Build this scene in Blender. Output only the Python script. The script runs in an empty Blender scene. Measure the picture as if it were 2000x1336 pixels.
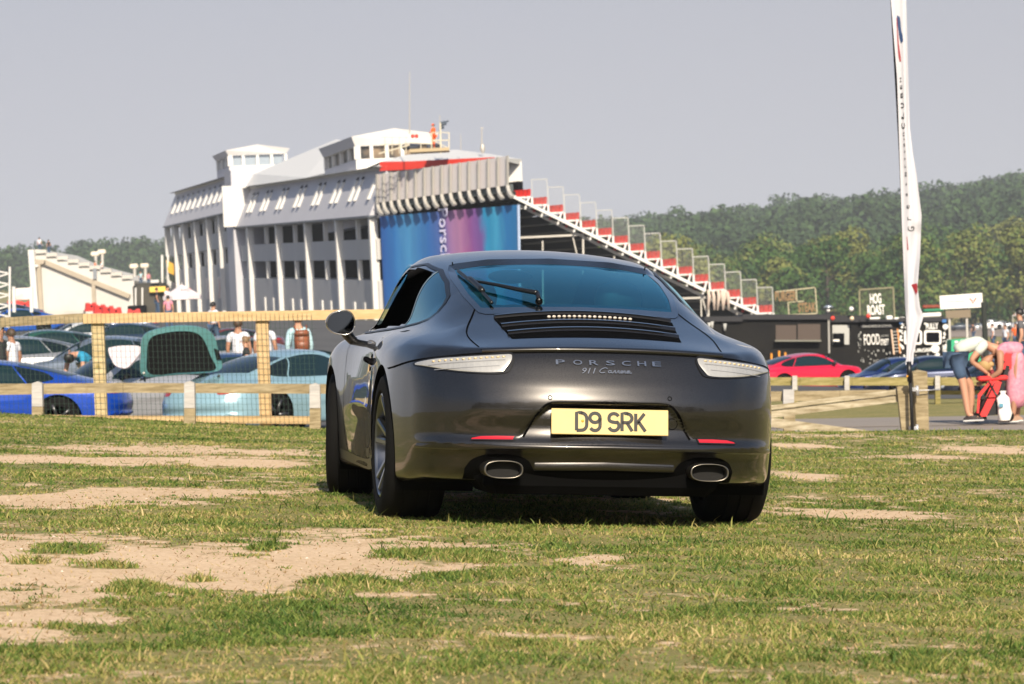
import bpy, bmesh, math, random
import numpy as np
from mathutils import Vector, Matrix
R_=math.radians
random.seed(7); RNG=np.random.default_rng(11)
scn=bpy.context.scene
# ---------------------------------------------------------------- camera
F_PX=6400.; CAM_Z=.86; ROLL=R_(2.8); PITCH=math.atan(28/F_PX)
cam_d=bpy.data.cameras.new('camera'); cam=bpy.data.objects.new('camera',cam_d)
scn.collection.objects.link(cam); scn.camera=cam
cam_d.sensor_width=36; cam_d.lens=F_PX/2000*36
cam_d.clip_start=.1; cam_d.clip_end=9000
CM=Matrix.Rotation(math.pi/2-PITCH,4,'X')@Matrix.Rotation(-ROLL,4,'Z')
cam.matrix_world=Matrix.Translation((0,0,CAM_Z))@CM
cam_d.dof.use_dof=True; cam_d.dof.focus_distance=14.6; cam_d.dof.aperture_fstop=11
# ---------------------------------------------------------------- light
SUN_EL,SUN_X,SUN_Y=R_(33),.15,-.97          # direction towards the sun
sv=Vector((SUN_X,SUN_Y,0)).normalized()*math.cos(SUN_EL)+Vector((0,0,math.sin(SUN_EL)))
sd=bpy.data.lights.new('sun','SUN'); sd.energy=5.0; sd.angle=R_(.5); sd.color=(1,.88,.70)
so=bpy.data.objects.new('sun',sd); scn.collection.objects.link(so); so.location=(20,-40,60)
so.rotation_euler=sv.to_track_quat('Z','Y').to_euler()
w=bpy.data.worlds.new('World'); scn.world=w; w.use_nodes=True
nt=w.node_tree; nt.nodes.clear()
sky=nt.nodes.new('ShaderNodeTexSky'); sky.sky_type='NISHITA'; sky.sun_disc=False
sky.sun_elevation=SUN_EL; sky.sun_rotation=math.atan2(SUN_X,SUN_Y)
sky.air_density=1.0; sky.dust_density=1.6; sky.ozone_density=1.2; sky.altitude=100
hs=nt.nodes.new('ShaderNodeMix'); hs.data_type='RGBA'   # pale haze low down, clear blue overhead
hsv=nt.nodes.new('ShaderNodeHueSaturation'); hsv.inputs['Saturation'].default_value=.18
tnt=nt.nodes.new('ShaderNodeMix'); tnt.data_type='RGBA'; tnt.blend_type='MULTIPLY'; tnt.inputs[0].default_value=1; tnt.inputs[7].default_value=(.605,.585,.615,1)
bg=nt.nodes.new('ShaderNodeBackground'); bg.inputs[1].default_value=.11
wo=nt.nodes.new('ShaderNodeOutputWorld')
tc=nt.nodes.new('ShaderNodeTexCoord'); va=nt.nodes.new('ShaderNodeVectorMath'); va.operation='ADD'; va.inputs[1].default_value=(0,0,.10)
nt.links.new(tc.outputs['Generated'],va.inputs[0]); nt.links.new(va.outputs[0],sky.inputs['Vector'])   # hazy horizon: the band just above it repeats the sky a few degrees up
sx_=nt.nodes.new('ShaderNodeSeparateXYZ'); nt.links.new(tc.outputs['Generated'],sx_.inputs[0])
mr_=nt.nodes.new('ShaderNodeMapRange'); mr_.interpolation_type='SMOOTHSTEP'; mr_.inputs[1].default_value=.06; mr_.inputs[2].default_value=.42; nt.links.new(sx_.outputs[2],mr_.inputs[0])
nt.links.new(sky.outputs[0],hsv.inputs['Color']); nt.links.new(hsv.outputs[0],tnt.inputs[6]); nt.links.new(mr_.outputs[0],hs.inputs[0]); nt.links.new(tnt.outputs[2],hs.inputs[6]); nt.links.new(sky.outputs[0],hs.inputs[7])
nt.links.new(hs.outputs[2],bg.inputs[0]); nt.links.new(bg.outputs[0],wo.inputs[0])
scn.view_settings.view_transform='Standard'; scn.view_settings.look='None'
scn.view_settings.exposure=.45; scn.view_settings.gamma=1
scn.render.engine='CYCLES'
# ---------------------------------------------------------------- materials
MATS={}
def mat(name,col=(.5,.5,.5),rough=.6,metal=0,coat=0,spec=.5,emit=None,es=1,noise=None,bump=None,alpha=None,trans=0,coat_rough=.03):
    """procedural Principled; noise=(scale,amount[,col2]) colour variation; bump=(scale,strength)"""
    if name in MATS: return MATS[name]
    m=bpy.data.materials.new(name); m.use_nodes=True; MATS[name]=m
    t=m.node_tree; b=t.nodes['Principled BSDF']
    b.inputs['Base Color'].default_value=(*col,1); b.inputs['Roughness'].default_value=rough
    b.inputs['Metallic'].default_value=metal; b.inputs['Coat Weight'].default_value=coat
    b.inputs['Coat Roughness'].default_value=coat_rough; b.inputs['Specular IOR Level'].default_value=spec
    b.inputs['Transmission Weight'].default_value=trans
    if emit: b.inputs['Emission Color'].default_value=(*emit,1); b.inputs['Emission Strength'].default_value=es
    if noise or bump:
        tc=t.nodes.new('ShaderNodeTexCoord')
    if noise:
        n=t.nodes.new('ShaderNodeTexNoise'); n.inputs['Scale'].default_value=noise[0]; n.inputs['Detail'].default_value=5
        n.inputs['Roughness'].default_value=.65
        mp=t.nodes.new('ShaderNodeMapping')
        if len(noise)>3: mp.inputs['Scale'].default_value=noise[3]
        t.links.new(tc.outputs['Object'],mp.inputs[0]); t.links.new(mp.outputs[0],n.inputs['Vector'])
        r=t.nodes.new('ShaderNodeValToRGB'); c2=noise[2] if len(noise)>2 and noise[2] else tuple(c*.55 for c in col)
        r.color_ramp.elements[0].position=.5-.22/max(noise[1],.01)*.5 if noise[1]>1 else .32
        r.color_ramp.elements[1].position=.68
        k=min(noise[1],1)
        r.color_ramp.elements[0].color=(*[c2[i]*k+col[i]*(1-k) for i in range(3)],1); r.color_ramp.elements[1].color=(*col,1)
        t.links.new(n.outputs[0],r.inputs[0]); t.links.new(r.outputs[0],b.inputs['Base Color'])
    if bump:
        n2=t.nodes.new('ShaderNodeTexNoise'); n2.inputs['Scale'].default_value=bump[0]; n2.inputs['Detail'].default_value=4
        bp=t.nodes.new('ShaderNodeBump'); bp.inputs['Strength'].default_value=bump[1]; bp.inputs['Distance'].default_value=bump[2] if len(bump)>2 else .02
        t.links.new(tc.outputs['Object'],n2.inputs['Vector']); t.links.new(n2.outputs[0],bp.inputs['Height']); t.links.new(bp.outputs[0],b.inputs['Normal'])
    return m
def glass(name,tint=(.3,.45,.5),refl=.08,gl=(.9,.95,1)):
    """thin tinted pane: tinted see-through + fresnel gloss"""
    if name in MATS: return MATS[name]
    m=bpy.data.materials.new(name); m.use_nodes=True; MATS[name]=m; t=m.node_tree; t.nodes.clear()
    o=t.nodes.new('ShaderNodeOutputMaterial'); tr=t.nodes.new('ShaderNodeBsdfTransparent'); tr.inputs[0].default_value=(*tint,1)
    g=t.nodes.new('ShaderNodeBsdfGlossy'); g.inputs['Roughness'].default_value=.02; g.inputs[0].default_value=(*gl,1)
    f=t.nodes.new('ShaderNodeLayerWeight'); f.inputs[0].default_value=.5   # two-sided schlick reflectance
    pw=t.nodes.new('ShaderNodeMath'); pw.operation='POWER'; pw.inputs[1].default_value=4.2; t.links.new(f.outputs['Facing'],pw.inputs[0])
    a=t.nodes.new('ShaderNodeMath'); a.operation='ADD'; a.inputs[1].default_value=refl; a.use_clamp=True
    mx=t.nodes.new('ShaderNodeMixShader')
    t.links.new(pw.outputs[0],a.inputs[0]); t.links.new(a.outputs[0],mx.inputs[0]); t.links.new(tr.outputs[0],mx.inputs[1]); t.links.new(g.outputs[0],mx.inputs[2]); t.links.new(mx.outputs[0],o.inputs[0])
    return m
# ---------------------------------------------------------------- mesh helpers
COL=scn.collection
def mesh_obj(name,V,Fc,m=None,parent=None,smooth=False,normals=None,mi=None):
    me=bpy.data.meshes.new(name)
    V=np.asarray(V,np.float32).reshape(-1,3)
    if isinstance(Fc,np.ndarray) and Fc.ndim==2:
        k=Fc.shape[1]; n=len(Fc); me.vertices.add(len(V)); me.vertices.foreach_set('co',V.ravel())
        me.loops.add(n*k); me.loops.foreach_set('vertex_index',Fc.astype(np.int32).ravel())
        me.polygons.add(n); me.polygons.foreach_set('loop_start',np.arange(0,n*k,k,dtype=np.int32)); me.polygons.foreach_set('loop_total',np.full(n,k,np.int32))
        me.update(calc_edges=True)
    else:
        me.from_pydata(V.tolist(),[],[tuple(map(int,f)) for f in Fc]); me.update()
    ms=m if isinstance(m,(list,tuple)) else [m]
    for q in ms:
        if q: me.materials.append(q)
    if mi is not None: me.polygons.foreach_set('material_index',np.asarray(mi,np.int32))
    if smooth: me.polygons.foreach_set('use_smooth',np.ones(len(me.polygons),bool))
    me.validate()
    if normals is not None: me.normals_split_custom_set_from_vertices([tuple(n) for n in normals])
    o=bpy.data.objects.new(name,me); COL.objects.link(o)
    if parent: o.parent=parent
    return o
def tag(o,label=None,cat=None,group=None,kind=None):
    if label: o['label']=label
    if cat: o['category']=cat
    if group: o['group']=group
    if kind: o['kind']=kind
    return o
def thing(name,label,cat,loc=(0,0,0),rz=0,group=None,M=None):
    o=bpy.data.objects.new(name,None); COL.objects.link(o); o.empty_display_size=.2
    if M is not None: o.matrix_world=M
    else: o.location=loc; o.rotation_euler=(0,0,rz)
    return tag(o,label,cat,group)
def dup(o,loc=None,rz=None,label=None,group=None,scale=None,cat=None):
    def cp(x,par):
        c=x.copy(); COL.objects.link(c)
        if par: c.parent=par
        for ch in KIDS.get(x.name,[]) or [q for q in x.children]: cp(ch,c)
        return c
    c=cp(o,None)
    if loc is not None: c.location=loc
    if rz is not None: c.rotation_euler=(0,0,rz)
    if scale is not None: c.scale=(scale,)*3 if not hasattr(scale,'__len__') else scale
    return tag(c,label,cat,group)
KIDS={}
class MB:
    def __init__(s): s.v=[];s.f=[];s.m=[];s.cur=0;s.T=None
    def add(s,V,Fc):
        b=len(s.v)
        for p in V:
            p=Vector(p)
            s.v.append(tuple(s.T@p) if s.T is not None else tuple(p))
        for f in Fc: s.f.append(tuple(i+b for i in f)); s.m.append(s.cur)
        return s
    def box(s,c,d,rz=0,bev=0,M=None):
        x,y,z=[k/2 for k in d]; V=[]
        if bev<=0:
            V=[(sx*x,sy*y,sz*z) for sz in(-1,1) for sx,sy in((-1,-1),(1,-1),(1,1),(-1,1))]
            Fc=[(0,3,2,1),(4,5,6,7),(0,1,5,4),(1,2,6,5),(2,3,7,6),(3,0,4,7)]
        else:
            bv=min(bev,x*.9,y*.9,z*.9); rings=[]
            def ring(hx,hy,hz,b2): return [(-hx+b2,-hy,hz),(hx-b2,-hy,hz),(hx,-hy+b2,hz),(hx,hy-b2,hz),(hx-b2,hy,hz),(-hx+b2,hy,hz),(-hx,hy-b2,hz),(-hx,-hy+b2,hz)]
            V=ring(x-bv,y-bv,-z,bv*.5)+ring(x,y,-z+bv,bv)+ring(x,y,z-bv,bv)+ring(x-bv,y-bv,z,bv*.5)
            Fc=[tuple(range(7,-1,-1)),tuple(range(24,32))]
            for r in range(3):
                for i in range(8): j=(i+1)%8; Fc.append((r*8+i,r*8+j,r*8+8+j,r*8+8+i))
        Rm=Matrix.Rotation(rz,3,'Z') if M is None else M
        V=[tuple(Rm@Vector(p)+Vector(c)) for p in V]
        return s.add(V,Fc)
    def beam(s,a,b,w,h,bev=0,up=(0,0,1)):
        a=Vector(a);b=Vector(b);y=(b-a);L=y.length;y.normalize();u=Vector(up);x=y.cross(u)
        if x.length<1e-4: x=y.cross(Vector((1,0,0)))
        x.normalize(); z=x.cross(y); M=Matrix((x,y,z)).transposed()
        return s.box((a+b)/2,(w,L,h),bev=bev,M=M)
    def tube(s,pts,r,n=8,cap=True,closed=False):
        P=[Vector(p) for p in pts]; N=len(P); rr=r if hasattr(r,'__len__') else [r]*N
        b=[];up=None
        for i,p in enumerate(P):
            if closed: d=P[(i+1)%N]-P[i-1]
            else: d=P[min(i+1,N-1)]-P[max(i-1,0)]
            d.normalize()
            if up is None: up=Vector((0,0,1)) if abs(d.z)<.9 else Vector((1,0,0))
            x=d.cross(up); x.normalize(); up=x.cross(d); 
            b+= [tuple(p+(x*math.cos(2*math.pi*k/n)+up*math.sin(2*math.pi*k/n))*rr[i]) for k in range(n)]
        Fc=[]
        for i in range(N if closed else N-1):
            j=(i+1)%N
            for k in range(n): l=(k+1)%n; Fc.append((i*n+k,i*n+l,j*n+l,j*n+k))
        if cap and not closed: Fc+= [tuple(range(n-1,-1,-1)),tuple(range((N-1)*n,N*n))]
        return s.add(b,Fc)
    def lathe(s,prof,n=24,axis='Z',c=(0,0,0),sq=(1,1)):
        V=[];
        for r,h in prof:
            for k in range(n):
                a=2*math.pi*k/n; u,v=r*math.cos(a)*sq[0],r*math.sin(a)*sq[1]
                V.append({'Z':(u,v,h),'X':(h,u,v),'Y':(v,h,u)}[axis])
        V=[(p[0]+c[0],p[1]+c[1],p[2]+c[2]) for p in V]; Fc=[]
        for i in range(len(prof)-1):
            for k in range(n): l=(k+1)%n; Fc.append((i*n+k,i*n+l,i*n+n+l,i*n+n+k))
        return s.add(V,Fc)
    def ball(s,c,r,n=12,m=8,sc=(1,1,1)):
        pr=[(max(1e-4,math.cos(a)*r),math.sin(a)*r) for a in [math.pi*(i/m-.5) for i in range(m+1)]]
        V=[];
        for q,h in pr:
            for k in range(n): a=2*math.pi*k/n; V.append((c[0]+q*math.cos(a)*sc[0],c[1]+q*math.sin(a)*sc[1],c[2]+h*sc[2]))
        Fc=[(i*n+k,i*n+(k+1)%n,i*n+n+(k+1)%n,i*n+n+k) for i in range(m) for k in range(n)]
        return s.add(V,Fc)
    def prism(s,poly,o,u,v,d):
        """polygon (2d) in frame o + a*u + b*v extruded by vector d (front face at o)"""
        o=Vector(o);u=Vector(u);v=Vector(v);d=Vector(d);n=len(poly)
        A=[tuple(o+u*a+v*b) for a,b in poly]; B=[tuple(Vector(p)+d) for p in A]
        return s.add(A+B,[tuple(range(n-1,-1,-1)),tuple(range(n,2*n))]+[(i,(i+1)%n,n+(i+1)%n,n+i) for i in range(n)])
    def grid(s,P,flip=False):
        P=np.asarray(P); a,b=P.shape[:2]; Fc=[]
        for i in range(a-1):
            for j in range(b-1):
                q=(i*b+j,i*b+j+1,(i+1)*b+j+1,(i+1)*b+j); Fc.append(q[::-1] if flip else q)
        return s.add([tuple(map(float,p)) for p in P.reshape(-1,3)],Fc)
    def build(s,name,m,parent=None,smooth=False):
        o=mesh_obj(name,s.v,s.f,m,parent,mi=s.m if isinstance(m,(list,tuple)) and len(m)>1 else None)
        if smooth:
            me=o.data; me.polygons.foreach_set('use_smooth',np.ones(len(me.polygons),bool))
            if smooth is not True:
                bm=bmesh.new(); bm.from_mesh(me)
                for e in bm.edges:
                    if len(e.link_faces)==2 and e.calc_face_angle(0)>smooth: e.smooth=False
                bm.to_mesh(me); bm.free()
        return o
def catmull(pts,n=8,closed=False):
    P=[np.array(p,float) for p in pts]; N=len(P); out=[]
    for i in range(N if closed else N-1):
        g=lambda k:P[k%N] if closed else P[min(max(k,0),N-1)]
        p0,p1,p2,p3=g(i-1),g(i),g(i+1),g(i+2)
        for t in np.linspace(0,1,n,endpoint=False):
            out.append(.5*((2*p1)+(-p0+p2)*t+(2*p0-5*p1+4*p2-p3)*t*t+(-p0+3*p1-3*p2+p3)*t**3))
    if not closed: out.append(P[-1])
    return np.array(out)
def text_obj(body,size,m,parent,M,name='lettering',sx=1,shear=0,off=0,depth=.004,align='CENTER',space=1,line=1):
    cu=bpy.data.curves.new('t','FONT'); cu.body=body; cu.size=size; cu.align_x=align; cu.align_y='CENTER'
    cu.shear=shear; cu.offset=off; cu.extrude=depth; cu.space_character=space; cu.space_line=line; cu.resolution_u=2
    o=bpy.data.objects.new('t',cu); COL.objects.link(o)
    dg=bpy.context.evaluated_depsgraph_get(); me=bpy.data.meshes.new_from_object(o.evaluated_get(dg))
    bpy.data.objects.remove(o); bpy.data.curves.remove(cu)
    me.transform(Matrix.Diagonal((sx,1,1,1))); me.transform(M); me.materials.clear(); me.materials.append(m)
    o=bpy.data.objects.new(name,me); COL.objects.link(o); o.parent=parent
    return o
def wall_frame(o,xdir,up=(0,0,1)):
    """matrix whose X runs along xdir, Y along up, Z out towards the reader"""
    x=Vector(xdir).normalized(); y=Vector(up); y=(y-x*y.dot(x)).normalized(); z=x.cross(y)
    M=Matrix((x,y,z)).transposed().to_4x4(); M.translation=Vector(o); return M
# ray through photo pixel -> world point at depth Y (used to convert survey measurements)
CR=np.array(CM.to_3x3())
def at(px,py,Y):
    d=CR@np.array([(px-1000)/F_PX,-(py-668)/F_PX,-1.]); d=d/d[1]
    return Vector((d[0]*Y,Y,CAM_Z+d[2]*Y))
# ---------------------------------------------------------------- car body surface (numpy)
def curve(xs, ys, n=500):
    """smooth cubic through points (catmull, non uniform), returned as dense table"""
    xs=np.array(xs,float); ys=np.array(ys,float)
    h=np.diff(xs); d=np.diff(ys)/h
    m=np.zeros(len(xs)); m[0]=d[0]; m[-1]=d[-1]
    m[1:-1]=(d[:-1]*h[1:]+d[1:]*h[:-1])/(h[:-1]+h[1:])
    t=np.linspace(xs[0],xs[-1],n)
    i=np.clip(np.searchsorted(xs,t,side='right')-1,0,len(xs)-2)
    u=(t-xs[i])/h[i]
    y=(2*u**3-3*u**2+1)*ys[i]+(u**3-2*u**2+u)*h[i]*m[i]+(-2*u**3+3*u**2)*ys[i+1]+(u**3-u**2)*h[i]*m[i+1]
    return lambda q: np.interp(q,t,y)

def smax(a,b,k):
    h=np.clip(.5+.5*(a-b)/k,0,1)
    return b*(1-h)+a*h+k*h*(1-h)
def smin(a,b,k): return -smax(-a,-b,k)

class CarShape:
    """x right, y forward, z up; origin on the ground under the rear axle"""
    def __init__(s, kind='coupe'):
        s.wb=2.45; s.rw=.335; s.archR=.372; s.archF=.36; s.y0,s.y1=-.98,3.40
        s.ZC=curve([-1.1,-.92,-.8,-.6,-.4,-.2,.0,.2,.45,.7,1.0,1.3,1.6,1.85,2.1,2.5,2.7,3.5],
                   [.76,.788,.822,.872,.925,.980,1.045,1.105,1.168,1.220,1.270,1.298,1.288,1.235,1.125,.91,.80,.5])
        s.WB=curve([-1.1,-.8,-.5,-.2,.2,.7,1.2,1.9,2.5,3.],[.5,.58,.65,.70,.725,.75,.755,.725,.69,.6])
        s.WT=curve([-1.1,-.8,-.5,-.2,.2,.7,1.2,1.9,2.5,3.],[.50,.53,.53,.54,.56,.585,.585,.57,.62,.6])
        s.CR=curve([-1.1,-.6,-.2,.2,.8,1.4,2.,2.6],[.02,.04,.04,.04,.04,.042,.05,.1])
        s.W=curve([-1.05,-.8,-.6,-.45,-.3,0,.3,.7,1.2,1.7,2.1,2.45,2.8,3.1,3.3,3.5],
                  [.68,.76,.815,.855,.885,.904,.900,.875,.853,.855,.878,.897,.875,.80,.72,.58])
        s.ZF=curve([-1.1,-.8,-.5,-.25,0,.3,.8,1.4,2.0,2.3,2.6,2.9,3.2,3.5],
                   [.71,.75,.80,.840,.86,.868,.862,.858,.858,.850,.825,.775,.69,.55])   # fender crest
        s.ZH=curve([-1.1,0,1.,2.,2.45,2.8,3.1,3.4],[.70,.80,.84,.84,.82,.755,.68,.56])      # hood / between crests
        s.TY=curve([.0,.16,.20,.26,.33,.352,.364,.375,.40,.44,.50,.57,.62,.68,.73,.77,.85],
                   [-.76,-.80,-.845,-.905,-.955,-.982,-1.003,-1.001,-.986,-.985,-.990,-.985,-.968,-.943,-.923,-.905,-.88],1500)
        s.zb=.17; s.zt=.035
        s.front=True; s.kd=.10; s.kg=.11
    def f(s,x,y,z):
        x=np.abs(x)
        # sides
        zz=z-.5
        w=s.W(y)-.10*np.clip(zz,0,1)**1.5*1.2-.10*np.clip(-zz,0,1)**2*2.0
        # ground-effect sill: small outward step below the door
        crest=np.exp(-((x-.72)/.17)**2)
        top=s.ZH(y)+(s.ZF(y)-s.ZH(y))*crest
        a=smax((x-w),(z-top)*.9,s.kd)
        # tail (plan curve)
        ty=s.TY(z)+.25*x**2+.30*x**4
        a=smax(a,(ty-y)*.95,.10)
        # nose
        ny=3.36-.42*x**2-.5*np.clip(z-.45,0,1)**2-.25*np.clip(.35-z,0,1)
        a=smax(a,(y-ny)*.9,.14)
        a=smax(a,s.zb+s.zt*np.clip((-y-.25)/.3,0,1)-z,.05)
        # greenhouse
        zc=s.ZC(y)
        t=(z-.85)/np.maximum(zc-.85,.02)
        zspan=np.maximum(zc-.85,.10)
        wg=s.WB(y)+(s.WT(y)-s.WB(y))*np.clip((z-.85)/zspan,-.5,1.4)
        sl=(s.WB(y)-s.WT(y))/zspan
        g1=(x-wg)/np.sqrt(1+sl*sl)
        g2=(z-(zc-s.CR(y)*(x/.5)**2))*.93
        g=smax(g1,g2,s.kg*np.clip((zc-.8)/.3,.35,1))
        g=smax(g,(ty+.0-y)*.95,.04)
        g=smax(g,(y-2.9),.1)
        g=smax(g,.5-z,.05)
        return smin(a,g,.075)
    def normal(s,P,e=.004):
        x,y,z=P.T
        n=np.stack([s.f(x+e,y,z)-s.f(x-e,y,z),s.f(x,y+e,z)-s.f(x,y-e,z),s.f(x,y,z+e)-s.f(x,y,z-e)],1)
        return n/np.linalg.norm(n,axis=1)[:,None]
    def cast(s,O,D,t0,t1,n=40,it=16,last=False):
        """first outside->inside crossing along O+tD (from t0 = outside)"""
        O=np.atleast_2d(O);D=np.atleast_2d(D)
        lo=np.full(len(O),t0,float); hi=np.full(len(O),t1,float); found=np.zeros(len(O),bool)
        prev=lo.copy()
        for t in np.linspace(t0,t1,n)[1:]:
            v=s.f(*(O+D*t).T)
            hit=(v<0)&~found
            hi[hit]=t; lo[hit]=prev[hit]; found|=hit
            prev[:]=t
        for _ in range(it):
            m=(lo+hi)/2; v=s.f(*(O+D*m[:,None]).T); ins=v<0
            hi=np.where(ins,m,hi); lo=np.where(ins,lo,m)
        return O+D*((lo+hi)/2)[:,None],found
    def shell(s,cell=.014):
        """half shell as (nv,3) grid: rows along the length, columns from bottom centre to top centre"""
        ya,yb,zc=-.45,2.7,.52
        na=max(10,int(.95/cell)); nm=int((yb-ya)/cell)
        rows=[(ya,-a) for a in np.linspace(math.pi/2-1e-3,0,na,endpoint=False)]
        rows+=[(y,0.) for y in np.linspace(ya,yb,nm)]
        rows+=[(yb,a) for a in np.linspace(0,math.pi/2-1e-3,na+1)[1:]]
        nt=int(2.3/cell); th=np.linspace(-math.pi/2,math.pi/2,nt)
        yy=np.array([r[0] for r in rows])[:,None]; ph=np.array([r[1] for r in rows])[:,None]
        dx=np.cos(ph)*np.cos(th)[None]; dz=np.cos(ph)*np.sin(th)[None]; dy=np.sin(ph)*np.ones_like(th)[None]
        O=np.stack([np.zeros_like(dx),yy*np.ones_like(dx),np.full_like(dx,zc)],-1).reshape(-1,3)
        D=np.stack([dx,dy,dz],-1).reshape(-1,3)
        # march outward from inside: find inside->outside
        hi=np.full(len(O),1.6); lo=np.zeros(len(O)); found=np.zeros(len(O),bool); prev=0
        for t in np.linspace(0,1.6,34)[1:]:
            v=s.f(*(O+D*t).T); out=(v>0)&~found
            hi[out]=t; lo[out]=prev; found|=out; prev=t
        for _ in range(18):
            m=(lo+hi)/2; o=s.f(*(O+D*m[:,None]).T)>0
            hi=np.where(o,m,hi); lo=np.where(o,lo,m)
        P=O+D*((lo+hi)/2)[:,None]
        return P,len(rows),nt
    def side_x(s,y,z):
        O=np.stack([np.full_like(y,1.3),y,z],1); D=np.tile([-1.,0,0],(len(y),1))
        P,_=s.cast(O,D,0,1.3,60); return P[:,0]
# ---------------------------------------------------------------- terrain
_TY=[0,15,30,42,44,48,53,64,121,228,337,520,711,900,1300,1700,2600]
_L =[0,0,0,.04,.02,-.50,-.47,-.42,.55,3.3,4.6,5,5,7,22,36,28]       # at x/y=-.15 (mean level); first rows come from the field plane
_C =[0,0,0,-.60,-.62,-.66,-.66,-.69,-.9,1.3,1.5,-2,-4,-2,20,36,26]
_R =[0,0,0,-.93,-.92,-.86,-.92,-1.0,-2.35,-3.2,-3.6,-4.1,-4.3,1,32,44,30]
def vnoise(x,y,seed=0):
    """smooth value noise, numpy"""
    xi=np.floor(x).astype(np.int64); yi=np.floor(y).astype(np.int64); xf=x-xi; yf=y-yi
    def h(a,b):
        n=(a*374761393+b*668265263+seed*1442695041)&0xffffffff; n=((n^(n>>13))*1274126177)&0xffffffff; return ((n^(n>>16))&0xffff)/65535.
    u=xf*xf*(3-2*xf); v=yf*yf*(3-2*yf)
    return (h(xi,yi)*(1-u)+h(xi+1,yi)*u)*(1-v)+(h(xi,yi+1)*(1-u)+h(xi+1,yi+1)*u)*v
def fbm(x,y,seed=0,o=4):
    s=0;a=.5
    for k in range(o): s=s+a*vnoise(x*2**k,y*2**k,seed+k); a*=.5
    return s/(1-.5**o)
def terrain(x,y):
    x=np.asarray(x,float);y=np.asarray(y,float); yy=np.maximum(y,1)
    u=np.clip(x/yy,-.22,.22)
    L,C_,Rr=[np.interp(y,_TY,t) for t in (_L,_C,_R)]
    t=np.where(u<0,C_+(C_-L)*u/.15*1.0,C_+(Rr-C_)*u/.15)
    pl=-.0494-.07*(np.clip(x,-25,25)-.222)-.0101*(y-15.3)-.00018*np.clip(y-20,0,99)**2
    w=np.clip((y-28)/14,0,1); w=w*w*(3-2*w)
    z=pl*(1-w)+t*w
    z=z+(fbm(x*.6+9,y*.6,3,3)-.5)*.03*np.clip(1-(y-36)/8,0,1)
    z=z+(fbm(x/90,y/90,5,3)-.5)*14*np.clip((y-850)/300,0,1)
    return z
def tz(x,y): return float(terrain(np.array([x]),np.array([y]))[0])
def ground_at(px,py,lo=5,hi=400):
    """where the ray through a photo pixel meets the terrain"""
    for Y in np.geomspace(lo,hi,600):
        p=at(px,py,Y)
        if p.z<tz(p.x,Y): return Vector((p.x,Y,tz(p.x,Y)))
    return at(px,py,hi)
# bare-soil amount 0..1 (wear of the turf, its own shape on the ground)
_SOIL=[(0,1090,420,52),(350,1120,430,48),(640,1085,300,45),(120,1165,260,40),(60,1210,170,30),(330,880,330,10),(150,900,330,10),(450,905,200,10),(80,975,260,16),(350,965,230,12),(640,1075,130,16),(880,1095,100,14),(1180,1095,70,14),(1230,1000,120,5),(1700,1005,170,9),(1560,870,90,7),(1580,930,80,10),(1950,880,110,8),(1820,895,120,6),(60,1240,120,25),(1300,1260,50,3)]
_TUFT=[(130,1075,95,12),(260,1153,75,16),(860,1088,140,14),(380,1135,45,6),(680,1140,80,8),(520,1072,45,9),(200,1108,80,4),(60,1100,50,4),(900,1130,60,8),(620,1160,60,9)]
def _g2(px,py):
    p=ground_at(px,py,5,80); return p.x,p.y
_SW=[]
for L_ in (_SOIL,_TUFT):
    Q=[]
    for px,py,rx_,ry_ in L_:
        c=_g2(px,py); a=_g2(px,py-ry_); b=_g2(px,py+ry_); e=_g2(px+rx_,py)
        Q.append((c[0],(a[1]+b[1])/2,abs(e[0]-c[0]),max(abs(a[1]-b[1])/2,.12)))
    _SW.append(Q)
def soil(x,y):
    n=fbm(x*2.3,y*2.0,21,4); n2=fbm(x*.7,y*.45,33,3); n3=fbm(x*9,y*6,8,3); n4=fbm(x*30,y*18,77,2)
    v=np.full(x.shape,-1.0)
    for cx,cy,rx_,ry_ in _SW[0]:
        d=np.sqrt(((x-cx)/rx_)**2+((y-cy)/ry_)**2); v=np.maximum(v,1.0-d)
    s=v*1.5+(n-.5)*2.6+(n2-.5)*1.2+(n3-.5)*1.9+(n4-.5)*1.3
    s=np.maximum(s,(n2-.60)*2.5+(n-.5)*2.0+(n3-.5)*1.9+(n4-.5)*1.4-.40)
    for cx,cy,rx_,ry_ in _SW[1]:
        d=np.sqrt(((x-cx)/rx_)**2+((y-cy)/ry_)**2); s=s-np.clip(1.25-d+(n-.5)*1.2,0,1)*3
    return np.clip(s*.85+.30+.14*(v>-.2)*np.clip((3-x)/3,0,1),0,1)
# sheet
rows=np.r_[np.linspace(-140,3,16),np.geomspace(5,46,330),np.geomspace(47,130,50)[0:],np.geomspace(134,3200,90)]
cv=np.linspace(-1,1,241)
def colx(Y):
    w0=np.where(Y>5,.19*Y+.6,3.)   # dense zone half-width
    a=np.abs(cv); far=np.where(Y>5,Y*.9+70,140.)
    return np.sign(cv)*np.where(a<.85,a/.85*w0,w0+((a-.85)/.15)**2.2*far)
GX=np.stack([colx(Y) for Y in rows]); GY=np.repeat(rows[:,None],len(cv),1); GZ=terrain(GX,GY)
idx=np.arange(GX.size).reshape(GX.shape); Fq=np.stack([idx[:-1,:-1],idx[:-1,1:],idx[1:,1:],idx[1:,:-1]],-1).reshape(-1,4)
mg=bpy.data.materials.new('turf_and_soil'); mg.use_nodes=True; t=mg.node_tree; b=t.nodes['Principled BSDF']; b.inputs['Roughness'].default_value=.95; b.inputs['Specular IOR Level'].default_value=.15
at_=t.nodes.new('ShaderNodeAttribute'); at_.attribute_name='wear'; tc=t.nodes.new('ShaderNodeTexCoord')
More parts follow.
